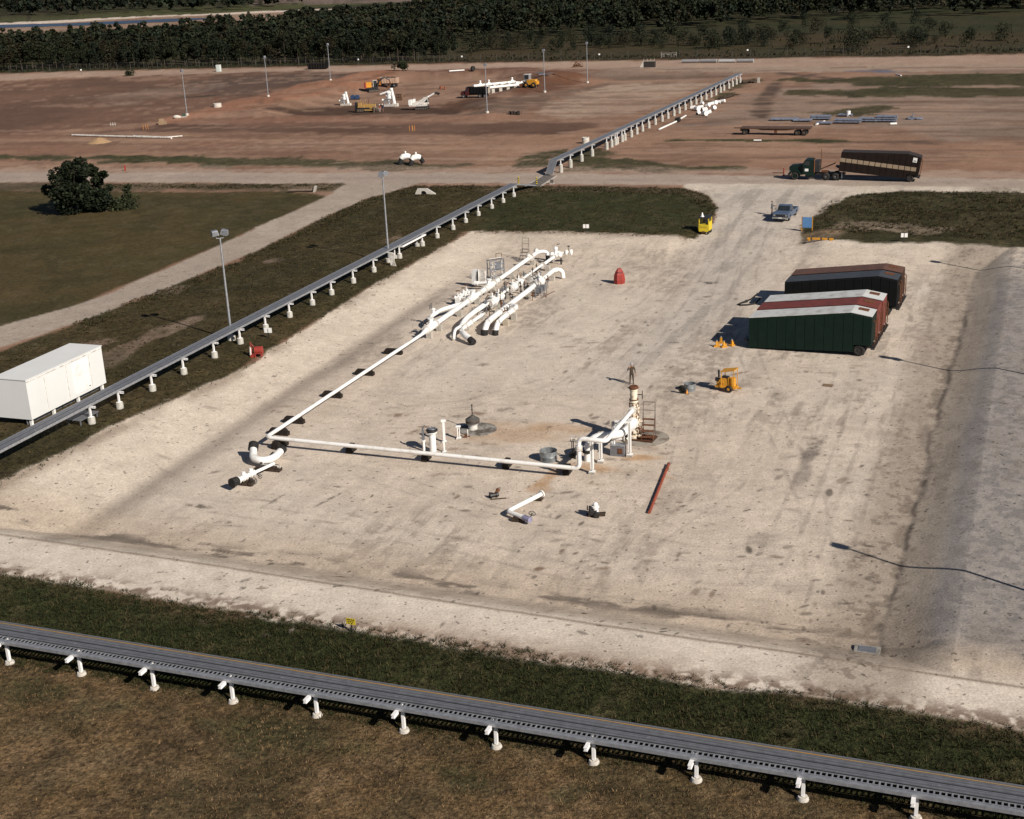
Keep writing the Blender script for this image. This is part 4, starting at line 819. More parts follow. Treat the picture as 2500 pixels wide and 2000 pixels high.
for px, py, l in ((740, 951, 'left of the small white posts on the lower run'), (898, 968, 'below the small white posts on the lower run'), (1068, 983, 'left of the near galvanised tub on the lower run'), (1195, 996, 'on the lower run at the foot of the riser')): sleeper(px, py, 'black timber block '+l, .95, YU, .42, .6, mm=DARKT)
sleeper(588, 915, 'black timber block with a rusty end inside the pipeline corner', 1.6, mm=DARKT); sleeper(590, 941, 'black timber block just under the pipeline corner', 1.3, R(60), .6, .6, mm=DARKT)
# pipe pieces lying left of the corner
t = thing('pipe_elbow', 'thick white elbow pipe with open black ends lying below the pipeline corner', 'pipe', (0, 0, 0))
e = [A(533, 948, .75), A(533, 965, .55), A(552, 971, .5), A(575, 966, .5), A(590, 951, .55)]
m = MB(); m.tube(route([e[0]+Vector((0, .2, .1)), e[1], e[2], e[3], e[4]], .35, 5), .27, 14); m.build('bend', WHITE, t)
m = MB(); m.cyl(e[0]+Vector((-.02, .05, .02)), e[0]+Vector((0, .5, .3)), .36, .36, 16); m.build('end_cap', BLACK, t); m = MB(); m.cyl(e[4]+(e[4]-e[3]).normalized()*.02, e[4]+(e[4]-e[3]).normalized()*.5, .29, .30, 14); m.build('end_cap', BLACK, t)
t = thing('pipe_spool', 'thin white pipe end lying between the elbow pipe and the valve spool', 'pipe', (0, 0, 0)); m = MB(); m.tube(route([A(551, 979, .3), A(556, 981, .3), A(590, 984, .3)], .2), .12, 10); m.build('pipe', WHITED, t); m = MB(); flange(m, A(551, 979, .3), (1, .2, 0), .2); m.build('flange', BLACKP, t)
sleeper(545, 992, 'small dark block under the thin white pipe end', .6, YV, .3, .3, group='loose dark timber blocks'); sleeper(584, 963, 'small dark block under the right arm of the elbow pipe', .55, YU, .35, .42, group='loose dark timber blocks')
t = thing('valve_spool', 'white valve spool with small handwheels lying on two dark blocks', 'pipe', (0, 0, 0)); s0, s1 = A(500, 1012, .62), A(577, 976, .62); dd = (s1-s0).normalized()
m = MB(); m.cyl(s0, s1, .115, n=10); m.cyl(s0, s0+dd*1.5, .17, n=12); m.build('pipe', WHITE, t)
m = MB(); [flange(m, s0+dd*k, dd, .25, .05) for k in (.1, .5, .75, 1.15, 1.5)]; m.cyl(s0+dd*.6, s0+dd*.6+Vector((0, 0, .42)), .13); m.cyl(s0+dd*1.3, s0+dd*1.3+Vector((0, 0, .4)), .13); m.build('flange', WHITE, t)
m = MB(); wheel(m, s0+dd*.9+Vector((.55, -.6, -.15)), .22, (.5, -.6, .3)); m.cyl(s0+dd*.9, s0+dd*.9+Vector((.55, -.6, -.15)), .03); m.build('handwheel', BLACKP, t)
m = MB(); wheel(m, s0+dd*1.6+Vector((.45, -.5, -.1)), .14, (.5, -.6, .3)); m.cyl(s0+dd*1.6, s0+dd*1.6+Vector((.45, -.5, -.1)), .03); m.build('handwheel', BLACKP, t)
m = MB(); m.cyl(s0-dd*.02, s0-dd*.55, .30, .34, 10); m.build('end_cap', BLACK, t)
sleeper(510, 1019, 'dark brown timber block under the left end of the valve spool', 1.3, YV, .6, .45, off=-.2, group='loose dark timber blocks'); sleeper(567, 990, 'dark brown timber block under the right end of the valve spool', 1.5, YV, .5, .42, off=-.15, group='loose dark timber blocks')
# ---- small stand pipes and the capped well
g = G(912, 950); t = thing('stand_pipe', 'thick white stand pipe with a black bolted cap left of the capped well', 'stand pipe', g)
m = MB(); m.lathe([(.24, -.1), (.24, 1.38), (.36, 1.40), (.36, 1.46), (.25, 1.47), (.25, 1.52)], (0, 0, 0), 20); m.build('barrel', WHITE, t); m = MB(); m.lathe([(.38, 1.52), (.42, 1.55), (.42, 1.62), (.38, 1.66), (.2, 1.67), (0, 1.68)], (0, 0, 0), 20); m.build('cap', BLACKP, t)
m = MB(); m.ring((0, 0, 1.71), .27, .035, n=16); m.box((0, 0, 1.73), (.4, .07, .06), .5); m.cyl((0, 0, 1.7), (0, 0, 1.86), .04); m.build('handwheel', GALV, t)
g = G(893, 950); t = thing('stand_pipe', 'slim white stand pipe carrying a grey valve, leftmost of the small pipes', 'stand pipe', g); m = MB(); m.lathe([(.09, -.1), (.09, .75), (.15, .76), (.15, .83), (.08, .84)], (0, 0, 0), 12); m.build('barrel', WHITE, t)
m = MB(); m.cyl((0, 0, .84), (0, 0, 1.75), .07); m.box((0, 0, 1.05), (.2, .16, .3)); m.box((0, 0, 1.45), (.16, .14, .22)); m.cyl((-.25, 0, 1.0), (.1, 0, 1.0), .04); m.cyl((0, 0, 1.7), (.15, 0, 1.95), .05); m.build('valve', GALV, t)
g = G(936, 931); t = thing('stand_pipe', 'tall thin white double post right of the black-capped pipe', 'stand pipe', g); m = MB(); m.box((0, 0, .85), (.16, .16, 1.6)); m.box((0, 0, 1.66), (.34, .2, .16)); m.box((0, 0, .06), (.34, .34, .06)); m.build('post', WHITE, t, smooth=False); MB().box((0, 0, .0), (.44, .44, .12)).build('base', CONC, t, smooth=False)
g = G(966, 924); t = thing('stand_pipe', 'short white post in front of the capped well', 'stand pipe', g); m = MB(); m.box((-.06, 0, .5), (.06, .14, .86)); m.box((.08, 0, .5), (.06, .14, .86)); m.box((0, 0, .97), (.36, .22, .1)); m.box((0, 0, .08), (.36, .32, .06)); m.build('post', WHITE, t, smooth=False); MB().box((0, 0, .02), (.42, .42, .12)).build('base', CONC, t, smooth=False)
g = G(939, 952); t = thing('stand_pipe', 'thin white post directly in front of the black-capped pipe', 'stand pipe', g); m = MB(); m.box((-.1, 0, .45), (.11, .11, .9)); m.box((-.1, 0, .05), (.3, .3, .05)); m.build('post', WHITE, t, smooth=False); MB().box((-.1, 0, 0), (.38, .38, .1)).build('base', CONC, t, smooth=False)
g = G(1003, 905); t = thing('capped_well', 'squat capped well with a thin stem on a round concrete slab', 'wellhead', g)
m = MB(); m.lathe([(1.42, -.2), (1.40, .06), (1.34, .075), (.55, .075), (.5, .02), (0, .02)], (.12, 0, 0), 40); m.build('slab', mat('oil_stained_concrete', (.30, .28, .25), .85, 0, (.10, .085, .07), .8, (.42, .58), .2, .2), t)
o_ = (-.25, .15)
m = MB(); m.lathe([(.34, 0), (.34, .42), (.44, .44), (.44, .5)], (*o_, 0), 20); m.build('casing', WHITED, t); m = MB(); m.lathe([(.44, .5), (.52, .53), (.52, .62), (.46, .64), (.46, .68), (.53, .70), (.53, .80), (.4, .9), (.2, 1.02), (.12, 1.1), (0, 1.1)], (*o_, 0), 22); m.build('cap', mat('grey_black_steel', (.08, .078, .07), .6, .3, (.13, .115, .095), 3.0), t)
m = MB(); m.cyl((*o_, 1.05), (*o_, 1.9), .035, n=8); m.ball((*o_, 1.55), .07); m.ball((*o_, 1.88), .07); m.build('stem', BLACKP, t)
m = MB(); [m.ball((o_[0]+.49*math.cos(a), o_[1]+.49*math.sin(a), .66), .05, 6, 4) for a in np.arange(0, 6.28, .45)]; m.build('bolt', RUST, t)
g = G(985, 922); t = thing('drain_valve', 'tiny brown valve on the ground left of the round slab', 'valve', g); m = MB(); m.cyl((0, 0, 0), (0, 0, .65), .045); m.build('stem', WHITED, t); m = MB(); m.cyl((-.3, 0, .12), (.15, 0, .12), .06); m.ring((-.1, 0, .25), .12, .025); m.build('body', RUST, t)
# ---- main wellhead
t = thing('wellhead', 'tall rusty cream wellhead tower with a drum top in the middle of the pad', 'wellhead', Tw+Vector((0, 0, hz(Tw.x, Tw.y))), YU)
m = MB(); m.lathe([(1.75, -.2), (1.72, .05), (1.66, .06), (0, .06)], (.2, -.75, 0), 40); m.build('slab', mat('pad_concrete', (.30, .265, .22), .9, 0, (.16, .125, .095), .9, (.45, .6), .2, .2), t)
m = MB(); m.lathe([(.36, 0), (.36, .25), (.22, .27), (.22, .5), (.40, .52), (.40, .66), (.27, .7), (.27, .95), (.36, .97), (.36, 1.06), (.24, 1.1), (.30, 1.4), (.24, 1.62), (.36, 1.64), (.36, 1.76), (.22, 1.8), (.22, 2.0), (.30, 2.1), (.30, 2.36), (.20, 2.45), (.34, 2.5), (.34, 2.6), (.19, 2.64), (.19, 2.78)], (0, 0, 0), 18)
m.build('tree_body', CREAM, t)
m = MB()
for z, r in ((.59, .38), (1.01, .34), (1.7, .34), (2.55, .32)):
    for k in range(8): m.cyl((r*math.cos(k*.785), r*math.sin(k*.785), z-.16), (r*math.cos(k*.785), r*math.sin(k*.785), z+.16), .04, n=6)
m.build('stud_bolt', RUST, t)
m = MB(); m.lathe([(.24, 2.76), (.32, 2.8), (.32, 2.86), (.27, 2.9), (.27, 3.65), (.31, 3.68), (.31, 3.76), (.27, 3.78)], (0, 0, 0), 20); m.build('drum', CREAM, t); m = MB(); m.lathe([(.32, 3.78), (.35, 3.8), (.35, 3.9), (.32, 3.92), (.28, 3.98), (0, 3.98)], (0, 0, 0), 20); m.cyl((0, .1, 3.82), (0, .45, 3.8), .04); m.build('cap', RUST, t); m = MB(); m.ring((0, 0, 2.98), .30, .04, n=20); m.build('band', RUST, t)
for c, l in (((.0, -.42, 1.3), .5), ((0, .40, 1.85), .45), ((0, -.36, 2.2), .42)):
    m = MB(); m.cyl((0, 0, c[2]), c, .15, n=10); m.cyl((c[0], c[1]*.85, c[2]), c, .24, n=14); m.build('side_outlet', CREAM, t)
m = MB(); wheel(m, (0, -.62, 3.35), .30, (.3, -1, .0)); m.cyl((0, -.2, 3.35), (0, -.62, 3.35), .035); m.build('handwheel', BLACKP, t)
m = MB(); [m.cyl((.0, -.15, z), (.1, -.6, z+.1), .05) for z in (.4, .8, 1.25)]; m.cyl((0, .1, .3), (-.5, .45, .1), .08); m.cyl((.1, -.3, .1), (-.3, -.5, .35), .12); m.build('small_pipe', CREAM, t)
for c in ((.3, -.6, .55), (-.25, -.55, .9), (.2, .5, 1.2)):
    m = MB(); wheel(m, c, .16, (c[0], c[1], 0)); m.cyl((0, 0, c[2]), c, .03); m.build('handwheel', RUST, t)
# big bent flow pipe beside it
t = thing('flow_pipe', 'thick white bent pipe curving from the wellhead tower into the ground', 'pipe', (0, 0, 0))
Eg = U(1238, 970, 0); Ev = Vector((Eg[0], Eg[1], 0)); tb = Vector((Tw.x, Tw.y, 1.35))
q1 = tb-udir*3.6+vdir*.05+Vector((0, 0, .25)); q2 = Ev+Vector((0, 0, 1.75))
m = MB(); m.tube(route([tb-udir*.35, q1, q2, Ev-Vector((0, 0, .3))], 1.15, 9), .27, 16); m.build('pipe', WHITE, t)
m = MB(); flange(m, tb-udir*.45, udir, .42, .08); flange(m, tb-udir*1.15, udir, .40, .05); m.build('flange', WHITE, t); m = MB(); flange(m, Ev+Vector((0, 0, .78)), (0, 0, 1), .36, .05); flange(m, Ev+Vector((0, 0, .66)), (0, 0, 1), .36, .04); m.build('flange', BLACKP, t)
def support(px, py, h, label, arm=None):
    g = G(px, py); t_ = thing('pipe_support', label, 'pipe support', g, YV, 'white supports of the wellhead pipes'); m_ = MB()
    m_.box((-.07, 0, h/2+.15), (.06, .2, h-.3)); m_.box((.07, 0, h/2+.15), (.06, .2, h-.3)); m_.box((0, 0, h/2+.15), (.09, .05, h-.3)); m_.box((0, 0, .17), (.36, .36, .05)); m_.build('post', WHITE, t_, smooth=False)
    MB().box((0, 0, .05), (.42, .42, .2)).build('base', CONC, t_, smooth=False)
    if arm: m_ = MB(); m_.box(((arm[0])/2, 0, h), (abs(arm[0])+.16, .16, .12)); m_.build('arm', WHITE, t_, smooth=False)
    return t_
support(1247, 997, 2.4, 'tall white support nearest the camera in front of the bent pipe', (-.25,)); support(1265, 974, 1.45, 'short white support right of the nearest one under the bent pipe', (-.8,)); support(1292, 957, 1.2, 'white support half hidden under the bend of the thick pipe', (.5,)); support(1326, 961, 2.5, 'tall white support with a top arm beside the wellhead tower', (-.95,))
g = G(1302, 958); t = thing('junction_box', 'grey equipment box on the ground under the thick bent pipe', 'box', g, YV); MB().box((0, 0, .38), (1.0, .6, .76)).build('housing', GALV, t, smooth=False); MB().box((.2, -.31, .4), (.35, .03, .4)).build('panel', RUST, t, smooth=False); MB().box((0, .0, .78), (1.06, .66, .04)).build('lid', GALVL, t, smooth=False)
g = G(1302, 932); t = thing('gauge_panel', 'pale grey gauge panel behind the thick bent pipe', 'panel', g, R(20)); m = MB(); m.box((0, 0, 1.3), (1.0, .08, .7)); m.build('board', GALVL, t, smooth=False); m = MB(); m.cyl((-.45, 0, 0), (-.45, 0, 1.6), .04); m.cyl((.45, 0, 0), (.45, 0, 1.6), .04); m.build('leg', WHITED, t)
m = MB(); [m.cyl((x, -.06, z), (x, -.1, z), .09, n=10) for x in (-.28, 0, .28) for z in (1.2, 1.48)]; m.build('gauge', WHITE, t)
g = G(1208, 968); t = thing('valve_stand', 'dark valve stand with a small frame left of the riser', 'valve', g, YU); m = MB(); valve(m, (0, 0, .45), .17, 'x', .6); m.cyl((-.6, 0, .45), (.8, .1, .45), .1); m.build('body', BLACKP, t); m = MB(); wheel(m, (0, 0, 1.4), .22); m.build('handwheel', BLACKP, t); m = MB(); [m.cyl((.1, y, 0), (.1, y, 1.7), .035) for y in (-.15, .15)]; m.box((.1, 0, 1.7), (.1, .5, .06)); m.build('frame', WHITED, t)
def steps(px, py, label, yaw, n=4, rise=.34, w=.85, mm=None, h2=1.25):
    g = G(px, py); t_ = thing('platform_steps', label, 'steps', g, yaw); mm = mm or RUST
    for k in range(n): MB().box((.15+k*.30, 0, rise*(k+1)), (.24, w, .045)).build('tread', mm, t_, smooth=False)
    for s in (-1, 1):
        m_ = MB(); m_.tube([(0, s*w/2, 0), (n*.3, s*w/2, rise*n)], .03, 6); m_.tube([(.05, s*w/2, 0), (.05, s*w/2, .4)], .03, 6); m_.build('stringer', mm, t_)
    m_ = MB()
    for s in (-1, 1): m_.tube([(n*.3, s*w/2, 0), (n*.3, s*w/2, rise*n+h2)], .026, 6); m_.tube([(0, s*w/2, .05), (n*.3, s*w/2, rise*n+.7)], .018, 6)
    m_.tube([(n*.3, -w/2, rise*n+h2), (n*.3, w/2, rise*n+h2)], .026, 6); m_.tube([(n*.3, -w/2, rise*n+h2*.5), (n*.3, w/2, rise*n+h2*.5)], .022, 6); m_.build('handrail', mat('grey_brown_steel', (.15, .13, .115), .6, .3), t_); return t_
steps(1362, 931, 'rusty access steps with a tall handrail beside the wellhead tower', R(75))
g = G(1357, 925); t = thing('grating', 'dark steel grating on the ground at the foot of the rusty steps', 'grating', g, R(-25)); m = MB(); [m.box((x, 0, .10), (.05, 1.3, .05)) for x in np.arange(-.7, .71, .14)]; [m.box((0, y, .12), (1.5, .05, .05)) for y in (-.6, -.2, .2, .6)]; m.build('bars', RUST, t, smooth=False); MB().box((0, 0, .05), (1.6, 1.4, .03)).build('frame', BLACKP, t, smooth=False)
# ---- galvanised tubs
def tub(px, py, r, h, label):
    g = G(px, py); t_ = thing('tub', label, 'tub', g); m_ = MB(); m_.lathe([(0, .04), (r*.98, .04), (r*.98, h), (r*1.02, h+.02), (r*1.03, h-.01), (r, h-.02), (r*.995, h*.5+.03), (r*1.02, h*.5), (r*.995, h*.5-.03), (r, 0), (0, 0)], (0, 0, 0), 28); m_.build('shell', mat('tub_zinc', (.34, .36, .37), .4, .5, (.20, .22, .225), 5.0, (.4, .65)), t_)
    m_ = MB(); m_.lathe([(r*.96, h*.35), (0, h*.36)], (0, 0, 0), 24); m_.build('contents', mat('dark_water', (.03, .035, .045), .2), t_); return t_
t = tub(1155, 969, .60, .72, 'round galvanised tub just above the lower pipeline run'); m = MB(); m.box((.05, -.1, .3), (.18, .3, .2), .4); m.build('lump', CONCL, t, smooth=False)
tub(1452, 822, .46, .58, 'round galvanised tub left of the yellow wheeled pump')
g = G(1437, 829); t = thing('tyre', 'black tyre leaning upright against the galvanised tub', 'tyre', g, R(-35)); m = MB(); m.ring((0, 0, .36), .26, .11, (0, 1, .2), 22, 8); m.build('tread', TYRE, t); m = MB(); m.cyl((0, -.03, .36), (0, .05, .37), .20, n=16); m.build('wheel_disc', BLACKP, t)
g = G(1446, 829); t = thing('traffic_marker', 'small orange marker between the black tyre and the tub', 'marker', g); MB().lathe([(.12, 0), (.12, .04), (.09, .05), (.03, .34), (0, .34)], (0, 0, 0), 12).build('body', mat('orange', (.75, .28, .03), .6), t); MB().box((0, 0, .015), (.26, .26, .03)).build('base', BLACKP, t, smooth=False)
# ---- red pipe, loose valves, plates
t = thing('pipe_length', 'rust red length of pipe lying alone right of the wellhead', 'pipe', (0, 0, 0)); a, b = A(1367, 1079, .12), A(1408, 977, .12); m = MB(); m.cyl(a, b, .10, n=10); m.build('pipe', mat('red_lead', (.27, .055, .025), .7, 0, (.17, .045, .025), 2.0), t); dd = (b-a).normalized(); m = MB(); m.cyl(b-dd*1.0, b-dd*.85, .135); m.cyl(b-dd*.06, b, .12); m.build('collar', RUST, t)
t = thing('pipe_bend', 'L-shaped white pipe with a flanged end lying near the front of the pad', 'pipe', (0, 0, 0)); pts_ = [A(1139, 1041, .42), A(1068, 1077, .36), A(1103, 1090, .36)]; m = MB(); m.tube(route(pts_, .3), .145, 12); m.build('pipe', WHITE, t)
dd = (pts_[0]-pts_[1]).normalized(); m = MB(); flange(m, pts_[0]+dd*.05, dd, .25, .04); m.build('flange', WHITE, t); dd2 = (pts_[2]-pts_[1]).normalized(); m = MB(); m.cyl(pts_[2], pts_[2]+dd2*.55, .19, n=10); m.build('sleeve', mat('lilac_grey', (.26, .25, .36), .5), t); m = MB(); wheel(m, pts_[2]+dd2*.6+Vector((.1, .15, .38)), .2, (.2, -.3, .9)); m.cyl(pts_[2]+dd2*.5, pts_[2]+dd2*.6+Vector((.1, .15, .38)), .03); m.build('handwheel', BLACKP, t)
sleeper(1135, 1051, 'brown timber block under the flanged end of the L-shaped pipe', .7, YU, .5, .32, group='loose dark timber blocks'); sleeper(1092, 1097, 'dark timber block under the short arm of the L-shaped pipe', .8, YV, .45, .32, group='loose dark timber blocks')
g = G(1042, 1047); t = thing('valve', 'small blackened valve lying on orange-stained gravel', 'valve', g, R(20)); m = MB(); m.cyl((-.3, 0, .16), (.25, 0, .16), .14); flange(m, (-.3, 0, .16), (1, 0, 0), .2, .04); flange(m, (.1, 0, .16), (1, 0, 0), .2, .04); m.build('body', BLACKP, t); m = MB(); m.cyl((.0, 0, .2), (.25, .1, .42), .09); m.ball((.26, .1, .42), .14); m.build('bonnet', RUST, t); m = MB(); m.box((.1, -.4, .03), (1.0, .07, .06), -.25); m.build('bar', TIMB, t, smooth=False)
g = G(1254, 1087); t = thing('valve', 'white and black flanged valve standing on crossed timbers', 'valve', g, R(-10)); m = MB(); m.box((.05, 0, .05), (1.1, .16, .1), .15); m.box((0, .3, .05), (1.2, .14, .1), .3); m.build('timber', TIMB, t, smooth=False); m = MB(); m.cyl((0, 0, .3), (0, 0, .62), .2, .16, 14); m.cyl((0, 0, .6), (0, 0, .7), .25, n=14); m.ball((0, 0, .8), (.16, .16, .14)); m.build('body', WHITE, t); m = MB(); m.cyl((-.42, 0, .28), (.1, 0, .28), .26, n=14); m.cyl((-.3, -.2, .3), (-.3, -.2, .75), .1); m.ring((-.5, 0, .55), .14, .03, (1, 0, 0)); m.cyl((.1, -.35, .16), (.1, -.1, .2), .18, n=12); m.build('flange', BLACKP, t)
g = G(1743, 812); o = MB().box((0, 0, .02), (.78, .62, .04), 0).build('plywood_sheet', mat('plywood', (.20, .135, .075), .85, 0, (.15, .10, .06), 3.0), None, g, smooth=False, yaw=R(-25)); tag(o, 'small brown sheet lying flat on the gravel below the green tank', 'sheet')
g = G(1826, 1369); t = thing('drain_cover', 'pale concrete drain cover in the bottom right corner of the pad', 'drain cover', g, YV); MB().box((0, 0, .04), (1.25, .8, .12)).build('slab', mat('dull_slab', (.27, .255, .23), .9, 0, (.16, .145, .125), 3.0), t, smooth=False); MB().box((0, 0, .105), (.85, .5, .03)).build('lid', GALV, t, smooth=False)
# ---- yellow wheeled pump
g = G(1530, 822); t = thing('wheeled_pump', 'yellow two-wheeled engine pump under a tilted yellow canopy', 'pump', g, R(-30))
m = MB(); m.box((0, 0, .33), (1.7, .7, .12)); m.box((.95, 0, .3), (.5, .12, .1)); m.build('chassis', YEL, t, smooth=False)
m = MB(); m.box((-.12, 0, .72), (.75, .55, .66), 0, 0, .9, .85); m.cyl((-.75, 0, .55), (-.45, 0, .55), .22, n=14); m.box((-.62, 0, .75), (.3, .5, .3)); m.cyl((-.3, -.3, .7), (-.3, .3, .7), .13); m.build('engine', YEL, t)
m = MB(); m.cyl((.5, 0, .45), (.5, 0, 1.1), .26, .24, 14); m.build('tank', YEL, t); m = MB(); m.cyl((-.7, .1, 1.0), (-.7, .1, 1.45), .07); m.ball((-.7, .1, 1.5), .1); m.cyl((-.85, -.2, .9), (-.55, -.2, .9), .16); m.box((-.1, 0, 1.1), (.5, .4, .12)); m.build('air_filter', BLACKP, t)
m = MB(); m.box((.2, 0, 1.72), (1.15, .95, .06), 0, -.18); m.build('canopy', YEL, t, smooth=False)
for x, y in ((-.3, -.42), (-.3, .42), (.72, -.42), (.72, .42)): MB().cyl((x, y, .35), (x, y, 1.66+.18*x), .03, n=6).build('canopy_post', YEL, t)
for y in (-.5, .5): 
    w = MB(); w.ring((.35, y, .30), .20, .10, (0, 1, 0), 20, 8); o = w.build('wheel', TYRE, t); w = MB(); w.cyl((.35, y-.06, .3), (.35, y+.06, .3), .13, n=14); w.build('hub', YEL, o)
# ---- red tarpaulin cone, red welder, markers
g = G(1304, 597); t = thing('covered_valve', 'red tarpaulin hood standing alone on the upper pad', 'covered post', g, R(15)); m = MB(); n_ = 14; vs = []
for z, r in ((0, .50), (.45, .56), (1.0, .50), (1.52, .24), (1.62, .17)): vs.append([(r*(1+.13*(k % 2)+.05*math.sin(k*3+z*4))*math.cos(6.283*k/n_), r*.8*(1+.13*(k % 2))*math.sin(6.283*k/n_), z) for k in range(n_)])
m.v = [q for l in vs for q in l]; m.f = [(i*n_+k, i*n_+(k+1) % n_, (i+1)*n_+(k+1) % n_, (i+1)*n_+k) for i in range(4) for k in range(n_)]+[tuple(4*n_+k for k in range(n_))]; m.build('tarpaulin', RED, t, smooth=False); m = MB(); m.ring((0, 0, 1.25), .42, .02, n=14); m.build('rope', BLACKP, t)
g = G(541, 752); t = thing('red_pump', 'small red engine pump at the grass edge under the bank rack', 'pump', g, R(-5)); m = MB(); m.cyl((-.1, 0, .62), (.55, 0, .66), .33, n=16); m.build('drum', RED, t); m = MB(); [m.cyl((x, y, 0), (x, y, .45), .045) for x in (-.1, .45) for y in (-.2, .2)]; m.box((.18, 0, .38), (.8, .5, .06)); m.build('frame', RED, t, smooth=False); m = MB(); m.box((-.45, 0, .5), (.16, .3, .9)); m.tube([(-.45, 0, .9), (-.5, 0, 1.35), (-.2, 0, .95)], .05, 6); m.build('hitch', RED, t, smooth=False); m = MB(); m.cyl((-.5, -.1, .2), (-.48, -.1, .95), .1); m.build('cylinder', WHITED, t); m = MB(); m.cyl((-.35, -.3, .16), (-.35, .3, .16), .16); m.build('wheel', RED, t)
def marker(px, py, label):
    g = G(px, py); t_ = thing('marker_post', label, 'marker sign', g, R(-12), 'twin white marker posts'); 
    for x in (-.2, .2): MB().box((x, -.03, .78), (.30 if x < 0 else .34, .04, .46)).build('plate', WHITE, t_, smooth=False)
    MB().box((0, 0, .45), (.08, .06, .9)).build('post', BLACKP, t_, smooth=False)
marker(1234, 490, 'twin white marker plates at the far edge of the pad'); marker(1903, 510, 'twin white marker plates on the right-hand grass edge'); marker(566, 713, 'twin white marker plates under the bank rack above the red pump')
# ---- yellow sign at the near berm
g = G(741, 1331); t = thing('warning_sign', 'small yellow sign on a short post at the near grass edge', 'sign', g, R(-22)); m = MB(); m.box((0, -.03, .62), (.52, .025, .34)); m.build('board', YELB, t, smooth=False); m = MB(); m.box((0, 0, .35), (.05, .04, .75)); m.build('post', BLACKP, t, smooth=False)
m = MB()
for z, ws in ((.72, (-.17, -.06, .06, .17)), (.62, (-.12, 0, .12)), (.52, (-.10, .06))):
    for x in ws: m.box((x, -.045, z), (.08, .006, .05))
m.build('lettering', BLACKP, t, smooth=False)
# ------------------------------------------------------------------ the valve manifold on the upper pad
MO = U(890, 703, .85); MO = Vector((MO[0], MO[1], 0))
def mloc(s, y): q = MO+udir*s-vdir*y*-1*-1; return Vector((MO.x+udir.x*s-vdir.x*y, MO.y+udir.y*s-vdir.y*y, hz(MO.x+udir.x*s-vdir.x*y, MO.y+udir.y*s-vdir.y*y)))
ZM = .92
def blk(mb, s, y, h=.62, w=.5): mb.box((s, y, h/2-.02), (.42, w, h)); return mb
t = thing('pipe_manifold', 'longest white manifold line, on the left, ending in a black-tipped downward bend', 'pipe manifold', MO, YU)
m = MB(); m.tube([(-.2, 0, .86), (.9, .05, ZM)], [.15, .26], 14); m.cyl((.9, .05, ZM), (19, .12, ZM), .25, n=14); m.tube(route([(19, .12, ZM), (33.6, .12, ZM+.1), (33.9, -.9, ZM+.1), (33.9, -.95, .2)], .5), .225, 14); m.build('line', WHITE, t)
m = MB(); m.cyl((33.9, -.95, .62), (33.9, -.95, .0), .27, n=14); m.build('end_cap', BLACK, t)
for s in (1.0, 3.2, 11.4, 14.6, 16.2, 19.0, 20.3, 31.0): m = MB(); flange(m, (s, .1, ZM), (1, 0, 0), .40, .06); m.build('flange', WHITED, t)
for s in (2.2, 12.9, 17.6):
    m = MB(); m.cyl((s-.75, .1, ZM), (s+.75, .1, ZM), .37, n=16); m.cyl((s, .1, ZM), (s, .1, ZM+.75), .24, .2, 12); m.cyl((s, .1, ZM+.72), (s, .1, ZM+.8), .30, n=14); m.build('valve', WHITE, t)
for s in (30.2, 33.0): 
    m = MB(); m.ball((s, .12, ZM+.35), (.3, .3, .3)); m.cyl((s, .12, ZM), (s, .12, ZM+.6), .2, n=12); m.build('valve', WHITED, t)
for s, h in ((1.6, .62), (4.0, .62), (9.2, .62), (14, .6), (18.6, .6), (24.5, .6), (31.4, .66)): blk(MB(), s, 0.05, h).build('support', CONC, t, smooth=False)
m = MB(); m.tube(route([(3.4, .1, ZM), (4.6, 1.35, ZM+.1), (7.6, 1.35, ZM+.1), (11.0, .1, ZM)], .9), .20, 12); m.build('bypass', WHITE, t)
m = MB(); m.cyl((5.8, 1.35, ZM), (5.8, 1.35, ZM+.75), .15, n=10); m.cyl((5.8, 1.35, ZM+.6), (5.8, 1.35, ZM+.68), .24, n=12); m.build('valve', WHITE, t); m = MB(); wheel(m, (5.8, 1.6, ZM+.95), .28, (0, 1, .3)); m.cyl((5.8, 1.35, ZM+.6), (5.8, 1.6, ZM+.95), .03); m.build('handwheel', BLACKP, t)
for s in (1.9, 3.0): m = MB(); wheel(m, (s, .75, ZM+.4), .2, (0, 1, .4)); m.cyl((s, .1, ZM+.2), (s, .75, ZM+.4), .05); m.build('handwheel', BLACKP, t)
for s, y in ((13.2, 1.8), (14.4, 1.7), (15.5, 1.75)):
    m = MB(); valve(m, (s, y, .75), .17, 'y', .35); m.cyl((s, y, .75), (s, .2, .9), .11); m.build('side_valve', WHITE, t); m = MB(); wheel(m, (s, y, 1.5), .2); m.build('handwheel', RUST, t)
m = MB(); m.cyl((13.0, 1.75, .75), (15.8, 1.75, .75), .12); m.box((12.9, 1.75, .4), (.08, .5, .8)); m.build('header', WHITE, t)
m = MB(); m.cyl((19.6, .1, ZM), (19.4, 2.1, ZM-.2), .17); m.cyl((19.4, 2.0, .72), (19.4, 2.4, .72), .25, n=12); m.build('branch', WHITE, t)
t = thing('pipe_manifold', 'middle manifold line of thin pipe with valve clusters and a black-tipped bent end', 'pipe manifold', MO, YU); Y2 = -2.45
m = MB(); m.cyl((8.0, Y2+.1, 1.0), (31.0, Y2+.1, 1.0), .13, n=10); m.cyl((10.8, Y2-.15, ZM), (14.2, Y2-.15, ZM), .26, n=14); m.cyl((16.8, Y2, ZM), (20.5, Y2, ZM), .24, n=14); m.cyl((27.5, Y2, 1.0), (31.5, Y2, 1.0), .18, n=12); m.build('line', WHITE, t)
